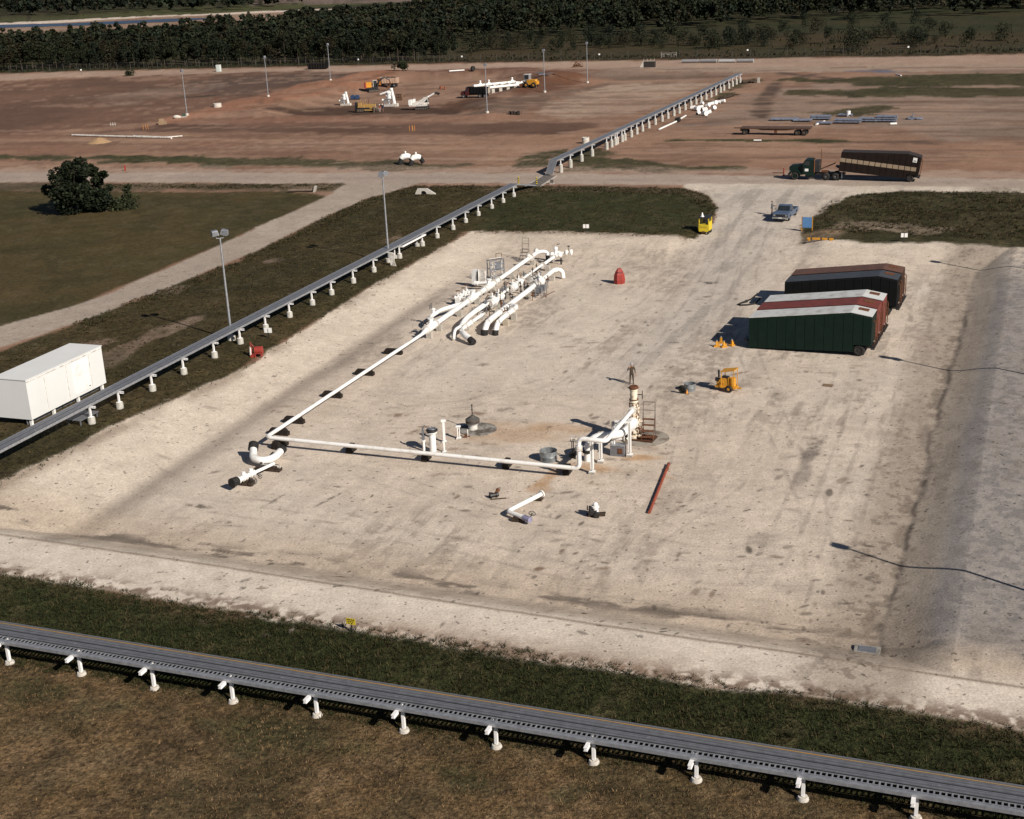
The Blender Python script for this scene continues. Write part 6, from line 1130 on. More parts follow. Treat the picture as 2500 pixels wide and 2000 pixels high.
person(800, 237, 'person in a red shirt and pale trousers beside the bulldozer', R(-20), cloth('red_shirt', (.32, .06, .04)), cloth('pale_trousers', (.42, .38, .36)), WHITE, 'stand', bare=True)
person(806, 236, 'person in blue clothes right of the one in the red shirt', R(-60), cloth('blue_shirt', (.05, .07, .17)), cloth('blue_trousers', (.04, .055, .12)), WHITE, 'stand')
person(1129, 186, 'person in blue work clothes right of the yellow loader', R(-50), cloth('blue_shirt', (.05, .07, .17)), cloth('blue_trousers', (.04, .055, .12)), WHITE, 'stand')
# ------------------------------------------------------------------ by the entrance
g = G(1699, 487); t = thing('notice_board', 'plain blue notice board on two yellow posts by the entrance', 'notice board', g, R(-28)); MB().box((0, -.03, 1.05), (1.12, .05, 1.25)).build('board', SKYB, t, smooth=False)
for x in (-.62, .62): MB().box((x, 0, .85), (.09, .09, 1.75)).build('post', YEL, t, smooth=False)
g = G(1485, 491); t = thing('forklift', 'bright yellow site truck with a dark canopy and a white cone on top', 'site truck', g, R(-24))
m = MB(); m.box((0, 0, .78), (1.25, 1.5, .72)); m.box((0, -.1, .42), (1.1, 1.6, .16)); m.build('body', YELB, t, smooth=False); m = MB(); [m.box((x, y, 1.5), (.10, .10, .85)) for x in (-.57, .57) for y in (-.66, .66)]; m.box((.57, 0, 1.2), (.08, 1.3, .5)); m.build('cab_frame', YELB, t, smooth=False); m = MB(); m.box((0, 0, 1.98), (1.36, 1.6, .10)); m.build('canopy', BLACKP, t, smooth=False); m = MB(); m.box((0, .2, 1.3), (.6, .5, .5)); m.build('seat', BLACKP, t, smooth=False); m = MB(); m.lathe([(.24, 0), (.24, .04), (.17, .05), (.04, .5), (0, .5)], (-.3, -.3, 2.03), 14); m.build('cone', WHITE, t)
m = MB(); m.box((0, -.765, .9), (.8, .02, .14)); m.build('number_strip', mat('dull_yellow', (.55, .40, .03), .6), t, smooth=False)
for x in (-.5, .5):
    for y in (-.55, .55): wheel_part(t, (x, y, .30), .30, .26, BLACKP, (1, 0, 0))
m = MB(); m.box((0, -.95, .35), (.3, .4, .1)); m.build('hitch', RUST, t, smooth=False)
g = G(1727, 507); t = thing('barrier_rail', 'low yellow and black barrier rail lying on stained gravel below the notice board', 'barrier', g, R(-20)); MB().box((0, 0, .22), (2.9, .22, .2)).build('rail', YEL, t, smooth=False); [MB().box((x, 0, .22), (.16, .23, .21)).build('black_band', BLACKP, t, smooth=False) for x in (-1.0, .1, .9)]; [MB().box((x, 0, .06), (.16, .7, .12)).build('foot', YEL, t, smooth=False) for x in (-1.2, 1.2)]
# white cabin beyond the left frame and platform
CB = A(224, 806, 1.55); CB = Vector((CB.x, CB.y, 1.55)); t = thing('portable_cabin', 'white portable cabin on legs at the left edge behind the bank rack', 'cabin', (CB.x, CB.y, hz(CB.x, CB.y)), YU); z0 = CB.z-hz(CB.x, CB.y)
CW = mat('cabin_white', (.70, .70, .68), .5, 0, (.64, .635, .61), .35, (.3, .8)); m = MB(); m.box((-4.6, 1.5, z0+1.55), (9.2, 3.0, 3.1)); m.build('shell', CW, t, smooth=False); MB().box((-4.6, 1.5, z0+3.13), (9.3, 3.1, .06)).build('roof', CW, t, smooth=False); m = MB(); m.box((-2.9, -.015, z0+1.5), (2.0, .03, 2.5)); o = m.build('door', WHITE, t, smooth=False); MB().box((-2.1, -.05, z0+.45), (.2, .05, .06)).build('handle', GALV, o, smooth=False)
m = MB(); [m.box((x, -.01, z0+1.5), (.05, .03, 3.0)) for x in (-1.75, -4.6, -7.2)]; m.box((-4.6, -.012, z0+2.95), (9.2, .03, .07)); m.build('seam', WHITED, t, smooth=False); MB().box((.02, 1.5, z0+2.3), (.05, .8, .5)).build('vent', GALVL, t, smooth=False)
for x in (-.3, -3.4, -6.4, -9): MB().box((x, .25, z0/2), (.2, .2, z0)).build('leg', WHITE, t, smooth=False)
MB().box((-4.6, .6, z0/2), (9.0, .04, z0-.1)).build('skirt', GALV, t, smooth=False)
g = G(175, 886); t = thing('grating_step', 'low grey grating platform under the lower left end of the bank rack', 'platform', g, YU); m = MB(); [m.box((x, 0, .42), (.05, 1.3, .05)) for x in np.arange(-1.1, 1.15, .12)]; [m.box((0, y, .40), (2.3, .05, .08)) for y in (-.62, 0, .62)]; m.build('deck', GALV, t, smooth=False); [MB().box((x, y, .18), (.07, .07, .4)).build('leg', GALV, t, smooth=False) for x in (-1, 1) for y in (-.55, .55)]; m = MB(); m.cyl((.6, .4, .4), (1.0, .9, 1.3), .04); m.build('brace', WHITE, t)
# ------------------------------------------------------------------ road edge and the dirt ground beyond
def gv(px, py): return G(px, py)
for px, py, l in ((1092, 389, 'left of the trench cover'), (1130, 390, 'right of the trench cover')):
    t = thing('striped_post', 'black and yellow striped post at the road edge '+l, 'post', gv(px, py), 0, 'striped posts at the road edge'); MB().cyl((0, 0, 0), (0, 0, 1.15), .11, n=10).build('post', YELB, t); [MB().cyl((0, 0, z), (0, 0, z+.14), .118, n=10).build('black_band', BLACKP, t) for z in (.04, .32, .6, .88)]
g = gv(1162, 388); t = thing('utility_box', 'small dark box on a stub at the road edge right of the striped posts', 'box', g, R(-17)); MB().box((0, 0, .4), (.45, .35, .5)).build('housing', mat('grey_brown_steel', (.15, .13, .115), .6, .3), t, smooth=False); MB().box((0, 0, .1), (.6, .5, .2)).build('base', CONC, t, smooth=False)
g = gv(892, 409); t = thing('culvert_headwall', 'pale concrete culvert headwall in the grass ditch behind the middle lamp post', 'culvert', g, R(-14))
m = MB(); pr = [(-1.35, -.2), (-.75, .85), (.75, .85), (2.0, -.2)]; m.prism([(-1.35, -.2), (-.85, .82), (.55, .82), (1.75, .1), (2.0, -.2), (.5, -.2), (.42, .3), (.18, .48), (-.12, .48), (-.36, .3), (-.44, -.2)], -.15, .15); m.build('wall', CONCL, t, smooth=False); m = MB(); m.cyl((.03, .1, .1), (.03, 2.2, .1), .45, n=16); m.build('pipe', BLACKP, t)
g = gv(640, 405); t = thing('drain_pipe', 'rusty drain pipe with a small headwall at the tip of the mown grass', 'drain pipe', g, R(-8)); m = MB(); m.cyl((-2.4, 0, .3), (1.6, .1, .3), .22, n=12); m.build('pipe', mat('dull_brown_steel', (.16, .115, .085), .8), t); m = MB(); m.box((1.7, .1, .4), (.25, .9, .9), 0, .3); m.build('wall', CONC, t, smooth=False)
g = gv(264, 360); t = thing('marker_post', 'small red post at the road edge right of the big left tree', 'post', g); MB().box((0, 0, .45), (.25, .1, .95)).build('plate', RED, t, smooth=False); MB().box((0, .07, .3), (.06, .04, .6)).build('stake', BLACKP, t, smooth=False)
for k, (px, py) in enumerate(((855, 346), (877, 348))):
    t = thing('white_valve', ['left of the two white valve barrels on black legs beyond the road', 'right of the two white valve barrels on black legs beyond the road'][k], 'valve', gv(px, py), R(8+5*k), 'white valve barrels beyond the road'); m = MB(); m.tube([(-.75, 0, .95), (-.45, 0, 1.25), (.35, 0, 1.32), (.7, 0, 1.2)], [.42, .48, .48, .42], 14); m.cyl((0, 0, 1.6), (0, 0, 2.0), .14); m.ball((0, 0, 2.0), .16); m.build('barrel', WHITE, t)
    m = MB(); m.cyl((-.7, -.05, 1.0), (-1.0, -.15, .0), .36, .42, 14); m.build('leg', BLACK, t); m = MB(); m.cyl((.65, 0, 1.2), (1.15, .05, .35), .36, .36, 14); m.build('leg', BLACK, t)
# white pipes lying at the left
def pipes(name, label, pts, r, group=None, mm=None, end=False, cat='pipe'):
    t_ = thing(name, label, cat, (0, 0, 0), 0, group); q = [G(*p) for p in pts]; q = [Vector((v.x, v.y, v.z+r+.05)) for v in q]; m_ = MB(); m_.tube(q if len(q) < 3 else route(q, .6), r, 12); m_.build('pipe', mm or WHITE, t_)
    if end: d = (q[-1]-q[-2]).normalized(); m_ = MB(); m_.ring(q[-1], r*1.05, r*.3, d, 16, 6); m_.cyl(q[-1], q[-1]+d*.03, r*.75); m_.build('end_ring', BLACKP if end == 2 else WHITED, t_)
    return t_
pipes('pipe_length', 'long white pipe string lying on the red dirt at the far left', [(152, 287), (361, 293)], .19, mm=WHITED, end=1); pipes('pipe_length', 'thinner white pipe with a kinked end beside the long pipe string', [(281, 288), (352, 291), (384, 288.5)], .13, mm=WHITED)
m = MB(); n_ = 22; vs = [(0, 0, 1.05)]
for r, z in ((.7, .85), (1.5, .35), (2.2, -.05)): vs += [((r*(1+.12*math.sin(k*2.3+r)))*math.cos(6.283*k/n_)*1.15, r*math.sin(6.283*k/n_), z*(1+.1*math.sin(k*1.7))) for k in range(n_)]
m.add(vs, [(0, 1+k, 1+(k+1) % n_) for k in range(n_)]+[(1+i*n_+k, 1+(i+1)*n_+k, 1+(i+1)*n_+(k+1) % n_, 1+i*n_+(k+1) % n_) for i in range(2) for k in range(n_)]); o = m.build('sand_pile', mat('yellow_sand', (.34, .22, .115), .95, 0, (.28, .17, .09), 3.0, bump=.4), None, gv(210, 301)); tag(o, 'small heap of yellow sand in front of the long white pipe string', 'sand pile')
g = gv(458, 226); t = thing('foundation', 'round concrete foundation with steel rods standing left of the orange dirt bank', 'foundation', g); MB().lathe([(1.0, -.2), (.98, .95), (.0, 1.0)], (0, 0, 0), 20).build('drum', CONCL, t); [MB().cyl((x, y, .9), (x, y, h), .06, n=6).build('rod', RUST, t) for x, y, h in ((-.3, .1, 2.6), (.1, -.2, 2.4), (.5, .3, 2.3))]
g = gv(343, 262); t = thing('block_stack', 'stack of tan blocks at the lower end of the orange dirt bank', 'block stack', g, R(5)); MB().box((0, 0, .35), (1.7, 1.1, .7)).build('block', mat('tan_block', (.30, .20, .12), .9), t, smooth=False); MB().box((-.2, .1, .95), (1.1, .9, .5), .1).build('block', mat('tan_block', (.30, .20, .12), .9), t, smooth=False)
g = gv(372, 250); m = MB(); m.ball((0, 0, .35), (.8, .45, .45), 12, 8); m.ball((.5, .1, .3), (.5, .4, .35), 10, 7); o = m.build('cement_bags', CONCL, None, g); tag(o, 'pale bags heaped beside the stack of tan blocks', 'bags')
g = gv(387, 247); t = thing('equipment_box', 'dark green box on a concrete slab at the foot of the left far lamp post', 'box', g); MB().box((0, 0, .55), (.7, .5, .7)).build('housing', mat('dull_green', (.05, .075, .05), .6), t, smooth=False); MB().box((0, 0, .1), (1.3, .9, .25)).build('slab', CONC, t, smooth=False)
for px, py, l in ((307, 273, 'left of the stack of tan blocks'), (868, 276, 'in the middle of the dark dirt strip')):
    t = thing('survey_stakes', 'group of orange survey stakes '+l, 'stakes', gv(px, py), 0, 'orange survey stakes'); [MB().box((x, y, .5), (.07, .05, 1.1)).build('stake', mat('orange_stake', (.62, .26, .05), .7), t, smooth=False) for x, y in ((-.5, 0), (0, .3), (.5, .1), (.15, -.3))]
g = gv(238, 266); t = thing('spool_frame', 'small pale wire frame lying on the brown dirt at the left', 'frame', g); m = MB(); [m.cyl((x, 0, 0), (x, .1, .8), .04) for x in (-.5, 0, .5)]; m.cyl((-.6, 0, .4), (.6, .05, .4), .04); m.build('frame', WHITED, t)
g = gv(461, 151); t = thing('portable_toilet', 'pale upright portable cabin on the far gravel track', 'portable toilet', g, R(-15)); m = MB(); m.box((0, 0, 1.0), (1.25, 1.25, 2.0)); m.build('shell', mat('pale_green_white', (.60, .66, .62), .5), t, smooth=False); MB().box((0, 0, 2.05), (1.32, 1.32, .12)).build('roof', WHITE, t, smooth=False); MB().box((0, -.64, .95), (.8, .03, 1.7)).build('door', mat('pale_green_white', (.60, .66, .62), .5), t, smooth=False)
g = gv(670, 146); t = thing('skip_container', 'long black open-topped container on the far gravel track', 'container', g, R(-17)); m = MB(); m.prism([(-3.0, .2), (-3.15, 1.9), (3.15, 1.9), (3.0, .2)], -1.2, 1.2); m.build('body', BLK, t, smooth=False); m = MB(); [m.box((x, -1.22, 1.0), (.12, .06, 1.6)) for x in np.arange(-2.7, 2.8, .9)]; m.box((0, -1.22, 1.88), (6.4, .1, .1)); m.build('rib', mat('rust_black', (.035, .022, .018), .8), t, smooth=False)
# ---- machines in the dirt pit
def tracks(t_, L, w, h, gauge, mm=BLACKP):
    for y in (-gauge/2, gauge/2):
        m_ = MB(); m_.prism([(-L/2+h*.3, 0), (-L/2, h*.4), (-L/2+h*.3, h), (L/2-h*.3, h), (L/2, h*.4), (L/2-h*.3, 0)], y-w/2, y+w/2); o = m_.build('track', mm, t_, smooth=False); m_ = MB(); [m_.cyl((x, y-w/2-.03, h*.45), (x, y+w/2+.03, h*.45), h*.27, n=12) for x in np.linspace(-L/2+h*.5, L/2-h*.5, 5)]; m_.build('rollers', mat('muddy_steel', (.12, .09, .065), .8), o)
g = gv(769, 236); DY = R(-14); t = thing('bulldozer', 'yellow bulldozer at the front edge of the dirt pit', 'bulldozer', g, DY); YD = mat('dusty_yellow', (.44, .26, .07), .7, 0, (.30, .18, .07), 2.0); tracks(t, 3.0, .5, .95, 1.9); t.scale = (1.15, 1.15, 1.15)
m = MB(); m.box((.9, 0, 1.15), (1.9, 1.0, .8), 0, .08); m.build('hood', YD, t, smooth=False); m = MB(); m.box((-.6, 0, 1.0), (1.3, 1.5, .6)); m.box((-.9, 0, 1.5), (.3, 1.2, .6)); m.build('body', YD, t, smooth=False); m = MB(); [m.box((x, y, 1.75), (.09, .09, 1.3)) for x in (-1.1, .0) for y in (-.7, .7)]; m.build('cab_post', YD, t, smooth=False); m = MB(); m.box((-.95, 0, 1.25), (.35, .7, .5)); m.build('seat', BLACKP, t, smooth=False); m = MB(); m.cyl((.8, .2, 1.4), (.8, .2, 2.5), .07); m.build('exhaust', RUST, t); m = MB(); m.prism([(2.2, .05), (2.35, .5), (2.25, 1.15), (2.4, 1.15), (2.5, .5), (2.35, .05)], -1.6, 1.6); m.build('blade', mat('muddy_steel', (.12, .09, .065), .8), t, smooth=False); m = MB(); [m.box((1.3, y, .5), (2.0, .16, .2)) for y in (-1.3, 1.3)]; m.build('push_arm', YD, t, smooth=False); m = MB(); m.box((-1.75, 0, 1.1), (.25, 1.4, 1.6)); m.build('winch', BLACKP, t, smooth=False)
g = gv(889, 231); t = thing('crawler_excavator', 'white telescopic-boom excavator on dark tracks in the dirt pit', 'excavator', g, R(-10)); tracks(t, 3.0, .55, .8, 2.1); m = MB(); m.box((-.8, 0, 1.05), (4.0, 2.0, .35)); m.build('deck', WHITED, t, smooth=False); m = MB(); m.prism([(-2.0, 1.2), (-1.9, 1.7), (-.3, 2.2), (1.6, 3.1), (1.7, 2.75), (.2, 1.3)], -.35, .35); m.build('boom_base', WHITED, t, smooth=False); m = MB(); m.cyl((1.2, 0, 2.65), (3.4, 0, 3.75), .2, .17, 8); m.build('boom', WHITE, t); m = MB(); m.cyl((3.2, 0, 3.65), (3.8, 0, 3.7), .24, .2, 8); m.box((4.0, 0, 3.5), (.5, .8, .45), 0, .5); m.build('bucket', BLACKP, t); m = MB(); m.box((.85, .65, 1.95), (1.2, .8, 1.5)); m.build('cab', WHITED, t, smooth=False); m = MB(); m.box((.85, .23, 2.1), (.95, .04, 1.0)); m.box((1.46, .65, 2.1), (.03, .65, 1.0)); m.build('window', GLASS, t, smooth=False); m = MB(); m.box((-2.6, 0, 1.75), (.7, 1.9, 1.1)); m.box((-1.9, .5, 1.9), (.5, .8, 1.0)); m.build('counterweight', WHITE, t, smooth=False); m = MB(); m.cyl((-2.2, .4, 2.2), (-2.2, .4, 2.9), .07); m.build('exhaust', RUST, t)
g = gv(787, 194); t = thing('crawler_excavator', 'dark and orange excavator with a white cab frame beside the tan dump truck', 'excavator', g, R(10)); tracks(t, 3.0, .55, .85, 2.1); m = MB(); m.box((-.4, 0, 1.1), (3.2, 2.0, .3)); m.build('deck', BLACKP, t, smooth=False); m = MB(); m.box((-1.3, 0, 1.95), (1.5, 1.9, 1.3)); m.build('engine_housing', mat('orange_yellow', (.62, .27, .02), .5), t, smooth=False); m = MB(); m.box((-2.15, 0, 1.8), (.4, 2.0, 1.3)); m.build('counterweight', RED, t, smooth=False); m = MB(); m.box((.5, .5, 2.1), (1.0, .9, 1.6)); m.build('cab', GLASS, t, smooth=False); m = MB(); [m.box((x, y, 2.15), (.1, .1, 1.7)) for x in (0, 1.0) for y in (.03, .97)]; m.box((.5, .5, 2.95), (1.15, 1.1, .1)); m.build('cab_frame', WHITED, t, smooth=False); m = MB(); m.tube([(.9, -.4, 1.3), (1.6, -.4, 2.9), (3.0, -.4, 3.7), (4.2, -.4, 3.0)], [.22, .26, .22, .16], 8); m.build('boom', BLACKP, t); m = MB(); m.tube([(4.2, -.4, 3.0), (4.6, -.4, 2.0), (4.1, -.4, 1.2)], .15, 8); m.box((3.9, -.4, 1.0), (.7, .8, .6)); m.build('bucket', RUST, t)
def dump_truck(px, py, yaw, label, cab, bed, gate, L=6.8):
    t_ = thing('dump_truck', label, 'dump truck', gv(px, py), yaw); m_ = MB(); m_.box((0, -.4, .85), (L, .15, .25)); m_.box((0, .4, .85), (L, .15, .25)); m_.build('chassis', BLACKP, t_, smooth=False)
    m_ = MB(); m_.prism([(L/2, .7), (L/2+.05, 1.2), (L/2-.2, 1.65), (L/2-1.2, 1.8), (L/2-1.2, .7)], -.8, .8); m_.build('hood', cab, t_, smooth=False); m_ = MB(); m_.prism([(L/2-1.2, .7), (L/2-1.2, 1.8), (L/2-1.45, 2.5), (L/2-2.3, 2.5), (L/2-2.35, .7)], -1.05, 1.05); m_.build('cab', cab, t_, smooth=False); m_ = MB(); m_.box((L/2-1.75, 0, 2.05), (.75, 2.13, .5)); m_.box((L/2-1.30, 0, 2.1), (.06, 1.7, .5), 0, -.3); m_.build('window', GLASS, t_, smooth=False)
    x0, x1 = -L/2-.2, L/2-2.5; m_ = MB(); m_.prism([(x0, 1.15), (x0-.1, 2.5), (x1, 2.55), (x1, 1.15)], -1.2, -1.12); m_.prism([(x0, 1.15), (x0-.1, 2.5), (x1, 2.55), (x1, 1.15)], 1.12, 1.2); m_.box(((x0+x1)/2, 0, 1.15), (x1-x0, 2.3, .1)); m_.box((x1, 0, 1.9), (.08, 2.3, 1.5)); m_.box((x1+.5, 0, 2.62), (1.1, 2.3, .06)); m_.build('dump_body', bed, t_, smooth=False); m_ = MB(); m_.box((x0-.06, 0, 1.8), (.08, 2.3, 1.35)); m_.build('tailgate', gate, t_, smooth=False)
    m_ = MB(); [m_.box((x, y, 1.85), (.1, .1, 1.3)) for x in np.linspace(x0+.3, x1-.2, 6) for y in (-1.24, 1.24)]; m_.build('rib', bed, t_, smooth=False)
    for x in (L/2-.75, -L/2+1.9, -L/2+.6):
        for y in (-.95, .95): wheel_part(t_, (x, y, .5), .5, .4, GALVL)
    return t_
t = dump_truck(812, 184, R(168), 'dump truck with a tan ribbed body full of spoil at the back of the pit', mat('cab_orange', (.45, .17, .03), .5), mat('tan_body', (.46, .31, .22), .7, 0, (.36, .24, .17), 2.0), mat('tan_body', (.46, .31, .22), .7), 6.6); m = MB(); [m.ball((x, y, 2.45), (.7, .7, .35), 9, 6) for x, y in ((-2.4, 0), (-1.4, .3), (-.6, -.2), (-1.8, -.4))]; m.build('load', mat('spoil', (.07, .045, .03), .95, bump=.5), t)
dump_truck(1000, 206, R(166), 'black dump truck with ribbed body at the right of the pit', mat('cab_maroon', (.06, .012, .012), .4), BLK, mat('pale_tailgate', (.42, .36, .30), .7), 6.8)
# white valve skids in the pit
def skid(px, py, label, s, arm=True):
    t_ = thing('valve_skid', label, 'valve skid', gv(px, py), R(-17)); t_.scale = (s, s, s); m_ = MB(); m_.box((.1, 0, .2), (2.0, 1.3, .35)); m_.box((1.0, -.2, .25), (.9, .8, .5)); m_.build('base', CONCL, t_, smooth=False)
    m_ = MB(); m_.tube([(.75, 0, .4), (.62, 0, 1.5), (.45, 0, 2.5), (.35, 0, 2.85)], [.3, .26, .24, .2], 12); m_.cyl((.35, 0, 2.7), (.35, 0, 3.0), .3); m_.ball((.1, 0, 2.5), .25); m_.build('column', WHITE, t_); m_ = MB(); m_.cyl((-.1, 0, 1.3), (-.1, 0, 2.2), .4, .35, 12); m_.ball((-.1, 0, 2.2), (.5, .45, .3)); m_.cyl((-.6, 0, 1.75), (.4, 0, 1.9), .25); m_.build('valve', WHITE, t_)
    m_ = MB(); m_.tube(route([(-1.2, -.3, 1.05), (.0, -.4, 1.1), (.1, -.45, .1)], .3), .13, 8); m_.cyl((-1.25, -.3, 1.05), (-1.1, -.3, 1.05), .22); m_.build('pipe', WHITE, t_); m_ = MB(); [m_.tube([(x, -.5, 0), (x-.1, -.55, 1.0), (x+.25, -.5, 1.35)], .06, 6) for x in (-.8, -.5, -.1, .3)]; [m_.cyl((-.8, -.55, z), (.4, -.55, z), .05) for z in (.4, .8, 1.2)]; m_.build('tubing', GALVL, t_)
    if arm: m_ = MB(); m_.cyl((.3, 0, 2.55), (-1.6, -.2, 2.0), .2, .16, 10); m_.build('outlet', WHITE, t_)
skid(727, 222, 'smaller white valve skid, left in the dirt pit', 1.08, False); skid(822, 224, 'taller white valve skid with a sloping outlet arm in the dirt pit', 1.42)
g = gv(748, 210); t = thing('blue_pump', 'dark blue pair of drums behind the smaller valve skid', 'pump', g, R(-10)); [MB().cyl((x, -.5, .62), (x, .5, .62), .55, n=16).build('drum', mat('dark_blue_paint', (.03, .06, .13), .5), t) for x in (-.6, .55)]; MB().box((0, 0, .1), (2.2, 1.0, .2)).build('frame', BLACKP, t, smooth=False)
g = gv(842, 211); t = thing('wooden_crate', 'brown wooden crate behind the taller valve skid', 'crate', g, R(-17)); MB().box((0, 0, .75), (1.4, 1.2, 1.5)).build('box', mat('brown_ply', (.17, .095, .055), .85), t, smooth=False); m = MB(); [m.box((x, -.62, .75), (.1, .04, 1.5)) for x in (-.65, 0, .65)]; [m.box((0, -.63, z), (1.4, .04, .1)) for z in (.08, .75, 1.45)]; m.build('batten', TIMB, t, smooth=False)
for k, (px, py) in enumerate(((929, 188), (937, 189))): g = gv(px, py); t = thing('orange_drum', ['larger rust-red drum at the back of the pit', 'slim rust-red drum at the back of the pit'][k], 'drum', g); MB().lathe([(.45-.2*k, 0), (.45-.2*k, .8), (0, .82)], (0, 0, 0), 14).build('shell', mat('rust_red', (.25, .085, .04), .8), t)
# white test manifold behind the black truck
a, b = G(1006, 199), G(1104, 180); d = b-a; yw = math.atan2(d.y, d.x); L_ = math.hypot(d.x, d.y); t = thing('test_manifold', 'long double white pipe manifold on concrete blocks behind the black dump truck', 'pipe manifold', a, yw)
m = MB(); m.cyl((-.4, 1.3, 2.0), (L_*.86, 1.3, 2.0), .33, n=12); m.build('line', WHITE, t); m = MB(); m.cyl((.6, -.9, 1.45), (L_*.86, -.9, 1.45), .33, n=12); m.build('line', WHITE, t); m = MB(); [m.cyl((x, -.9, 1.45), (x, 1.3, 2.0), .26) for x in (L_*.2, L_*.36, L_*.52, L_*.68)]; m.build('cross_pipe', WHITE, t)
for x in (L_*.12, L_*.30, L_*.8): m = MB(); m.ball((x, 1.3, 2.2), (.5, .4, .5)); m.cyl((x, 1.3, 2.2), (x, 1.3, 3.0), .18); m.ball((x, 1.3, 3.0), (.28, .28, .22)); m.build('valve', WHITE, t)
m = MB(); m.tube([(L_*.86, .9, 1.75), (L_*.92, .4, 1.7), (L_*.9, -.6, 1.3)], .38, 12); m.cyl((L_*.9, -.1, .2), (L_*.9, -.1, 1.8), .45, n=14); m.cyl((L_*.92, 0, 1.8), (L_*1.0, .1, 1.9), .3); m.build('header', WHITE, t)
for x in np.linspace(L_*.12, L_*.92, 6): MB().box((x, .1, .55), (.9, 2.4, 1.05)).build('support', CONC, t, smooth=False)
g = gv(1117, 184); t = thing('wheel_loader', 'yellow loader with a pale cab at the right end of the white manifold', 'loader', g, R(-25)); m = MB(); m.box((.5, 0, 1.3), (2.2, 1.5, 1.2)); m.box((1.7, 0, 1.1), (.6, 1.6, .8)); m.build('body', YEL, t, smooth=False); m = MB(); m.box((-.7, 0, 2.3), (1.3, 1.4, 1.5)); m.build('cab', GALVL, t, smooth=False); m = MB(); m.box((-.7, -.71, 2.45), (1.0, .03, .9)); m.box((-1.36, 0, 2.45), (.03, 1.1, .9)); m.build('window', GLASS, t, smooth=False); MB().box((-.7, 0, 3.1), (1.5, 1.6, .12)).build('cab_roof', WHITED, t, smooth=False); m = MB(); m.box((-1.6, 0, 1.2), (.9, .3, .3), 0, .4); m.prism([(-2.4, .1), (-2.6, .9), (-1.9, .6), (-1.9, .2)], -1.1, 1.1); m.build('bucket', RUST, t, smooth=False)
for x in (-.8, 1.2):
    for y in (-.85, .85): wheel_part(t, (x, y, .62), .62, .45, YEL)
g = gv(1083, 242); t = thing('scrap_bundle', 'dark bundle of old track links on the dirt below the pit', 'scrap', g, R(-8)); m = MB(); rs = random.Random(5); [m.box((x, rs.uniform(-.3, .3), .35), (.26, .7, rs.uniform(.5, .9)), rs.uniform(-.3, .3)) for x in np.arange(-1.1, 1.2, .3)]; m.build('links', mat('rust_black', (.035, .022, .018), .8), t, smooth=False); m = MB(); m.cyl((1.5, 0, 0), (1.6, .1, .9), .05); m.cyl((-1.7, 0, .05), (-1.2, .1, .12), .08); m.build('rod', RUST, t)
pipes('pipe_length', 'white pipe lying at the back of the pit below the far track', [(946, 152), (978, 150)], .22); g = gv(996, 150); o = MB().cyl((0, -.3, .75), (0, .3, .75), .7, n=16).build('black_reel', BLACK, None, g, yaw=R(40)); tag(o, 'black reel standing on the dirt right of the short white pipe', 'reel'); g = gv(903+174, 153)
g = gv(1075, 151); t = thing('lumber_heap', 'heap of grey scrap lying beyond the yellow loader', 'scrap', gv(1148, 160), R(-10)); m = MB(); [m.box((rs.uniform(-1.6, 1.6), rs.uniform(-.5, .5), .3+.1*k), (1.6, .2, .18), rs.uniform(-.5, .5), rs.uniform(-.2, .2)) for k in range(7)]; m.build('pieces', GALV, t, smooth=False)
t = thing('scrap_iron', 'rusty tangle of scrap iron in front of the far track', 'scrap', gv(1217, 142), R(-10)); m = MB(); [m.tube([(rs.uniform(-1.8, 1.8), rs.uniform(-.6, .6), 0), (rs.uniform(-1.6, 1.6), rs.uniform(-.5, .5), rs.uniform(.6, 1.9)), (rs.uniform(-1.8, 1.8), rs.uniform(-.6, .6), .2)], .09, 6) for k in range(8)]; m.build('pieces', RUST, t)
g = gv(1364, 142); t = thing('box_culvert', 'open concrete box culvert with a sloping wing wall near the far track', 'culvert', g, R(-17)); m = MB(); m.prism([(-2.2, 0), (-1.1, 1.9), (-1.1, 0)], -1.1, -.9); m.build('wing_wall', CONCL, t, smooth=False); m = MB(); m.box((.5, 0, .85), (3.2, 1.8, 1.7)); m.build('box', mat('dark_culvert', (.028, .022, .019), .9), t, smooth=False); m = MB(); [m.cyl((x, -.8, 1.6), (x, -.8, 2.4), .06) for x in (-1, 0, 1, 2)]; m.box((.5, -.8, 1.75), (3.4, .3, .12)); m.build('post', CONC, t, smooth=False)
for k in range(4):
    x0 = 1434+38.5*k; pa, pb = G(x0+2, 133.2-.35*k), G(x0+37, 132.9-.35*k); t = thing('culvert_pipe', ['leftmost of four grey culvert pipes laid end to end on the far track', 'second from the left of four grey culvert pipes on the far track', 'third from the left of four grey culvert pipes on the far track', 'rightmost of four grey culvert pipes on the far track'][k], 'culvert pipe', (0, 0, 0), 0, 'culvert pipes on the far track'); up = Vector((0, 0, .52)); m = MB(); m.cyl(pa+up, pb+up, .5, n=16); m.build('barrel', mat('corrugated_grey', (.42, .42, .42), .5, .3, (.3, .3, .31), 4.0), t); dd = (pb-pa).normalized(); m = MB(); m.cyl(pa+up-dd*.02, pa+up+dd*.01, .42, n=16); m.build('mouth', BLACKP, t)
g = gv(1408, 122); t = thing('field_gate', 'pale barred gate at the fence by the far track', 'gate', g, R(-17)); m = MB(); [m.box((0, 0, z), (4.5, .06, .09)) for z in (.5, .95, 1.4)]; m.build('bar', WHITED, t, smooth=False); [MB().box((x, 0, .8), (.14, .14, 1.7)).build('post', CONC, t, smooth=False) for x in (-2.3, 2.3)]
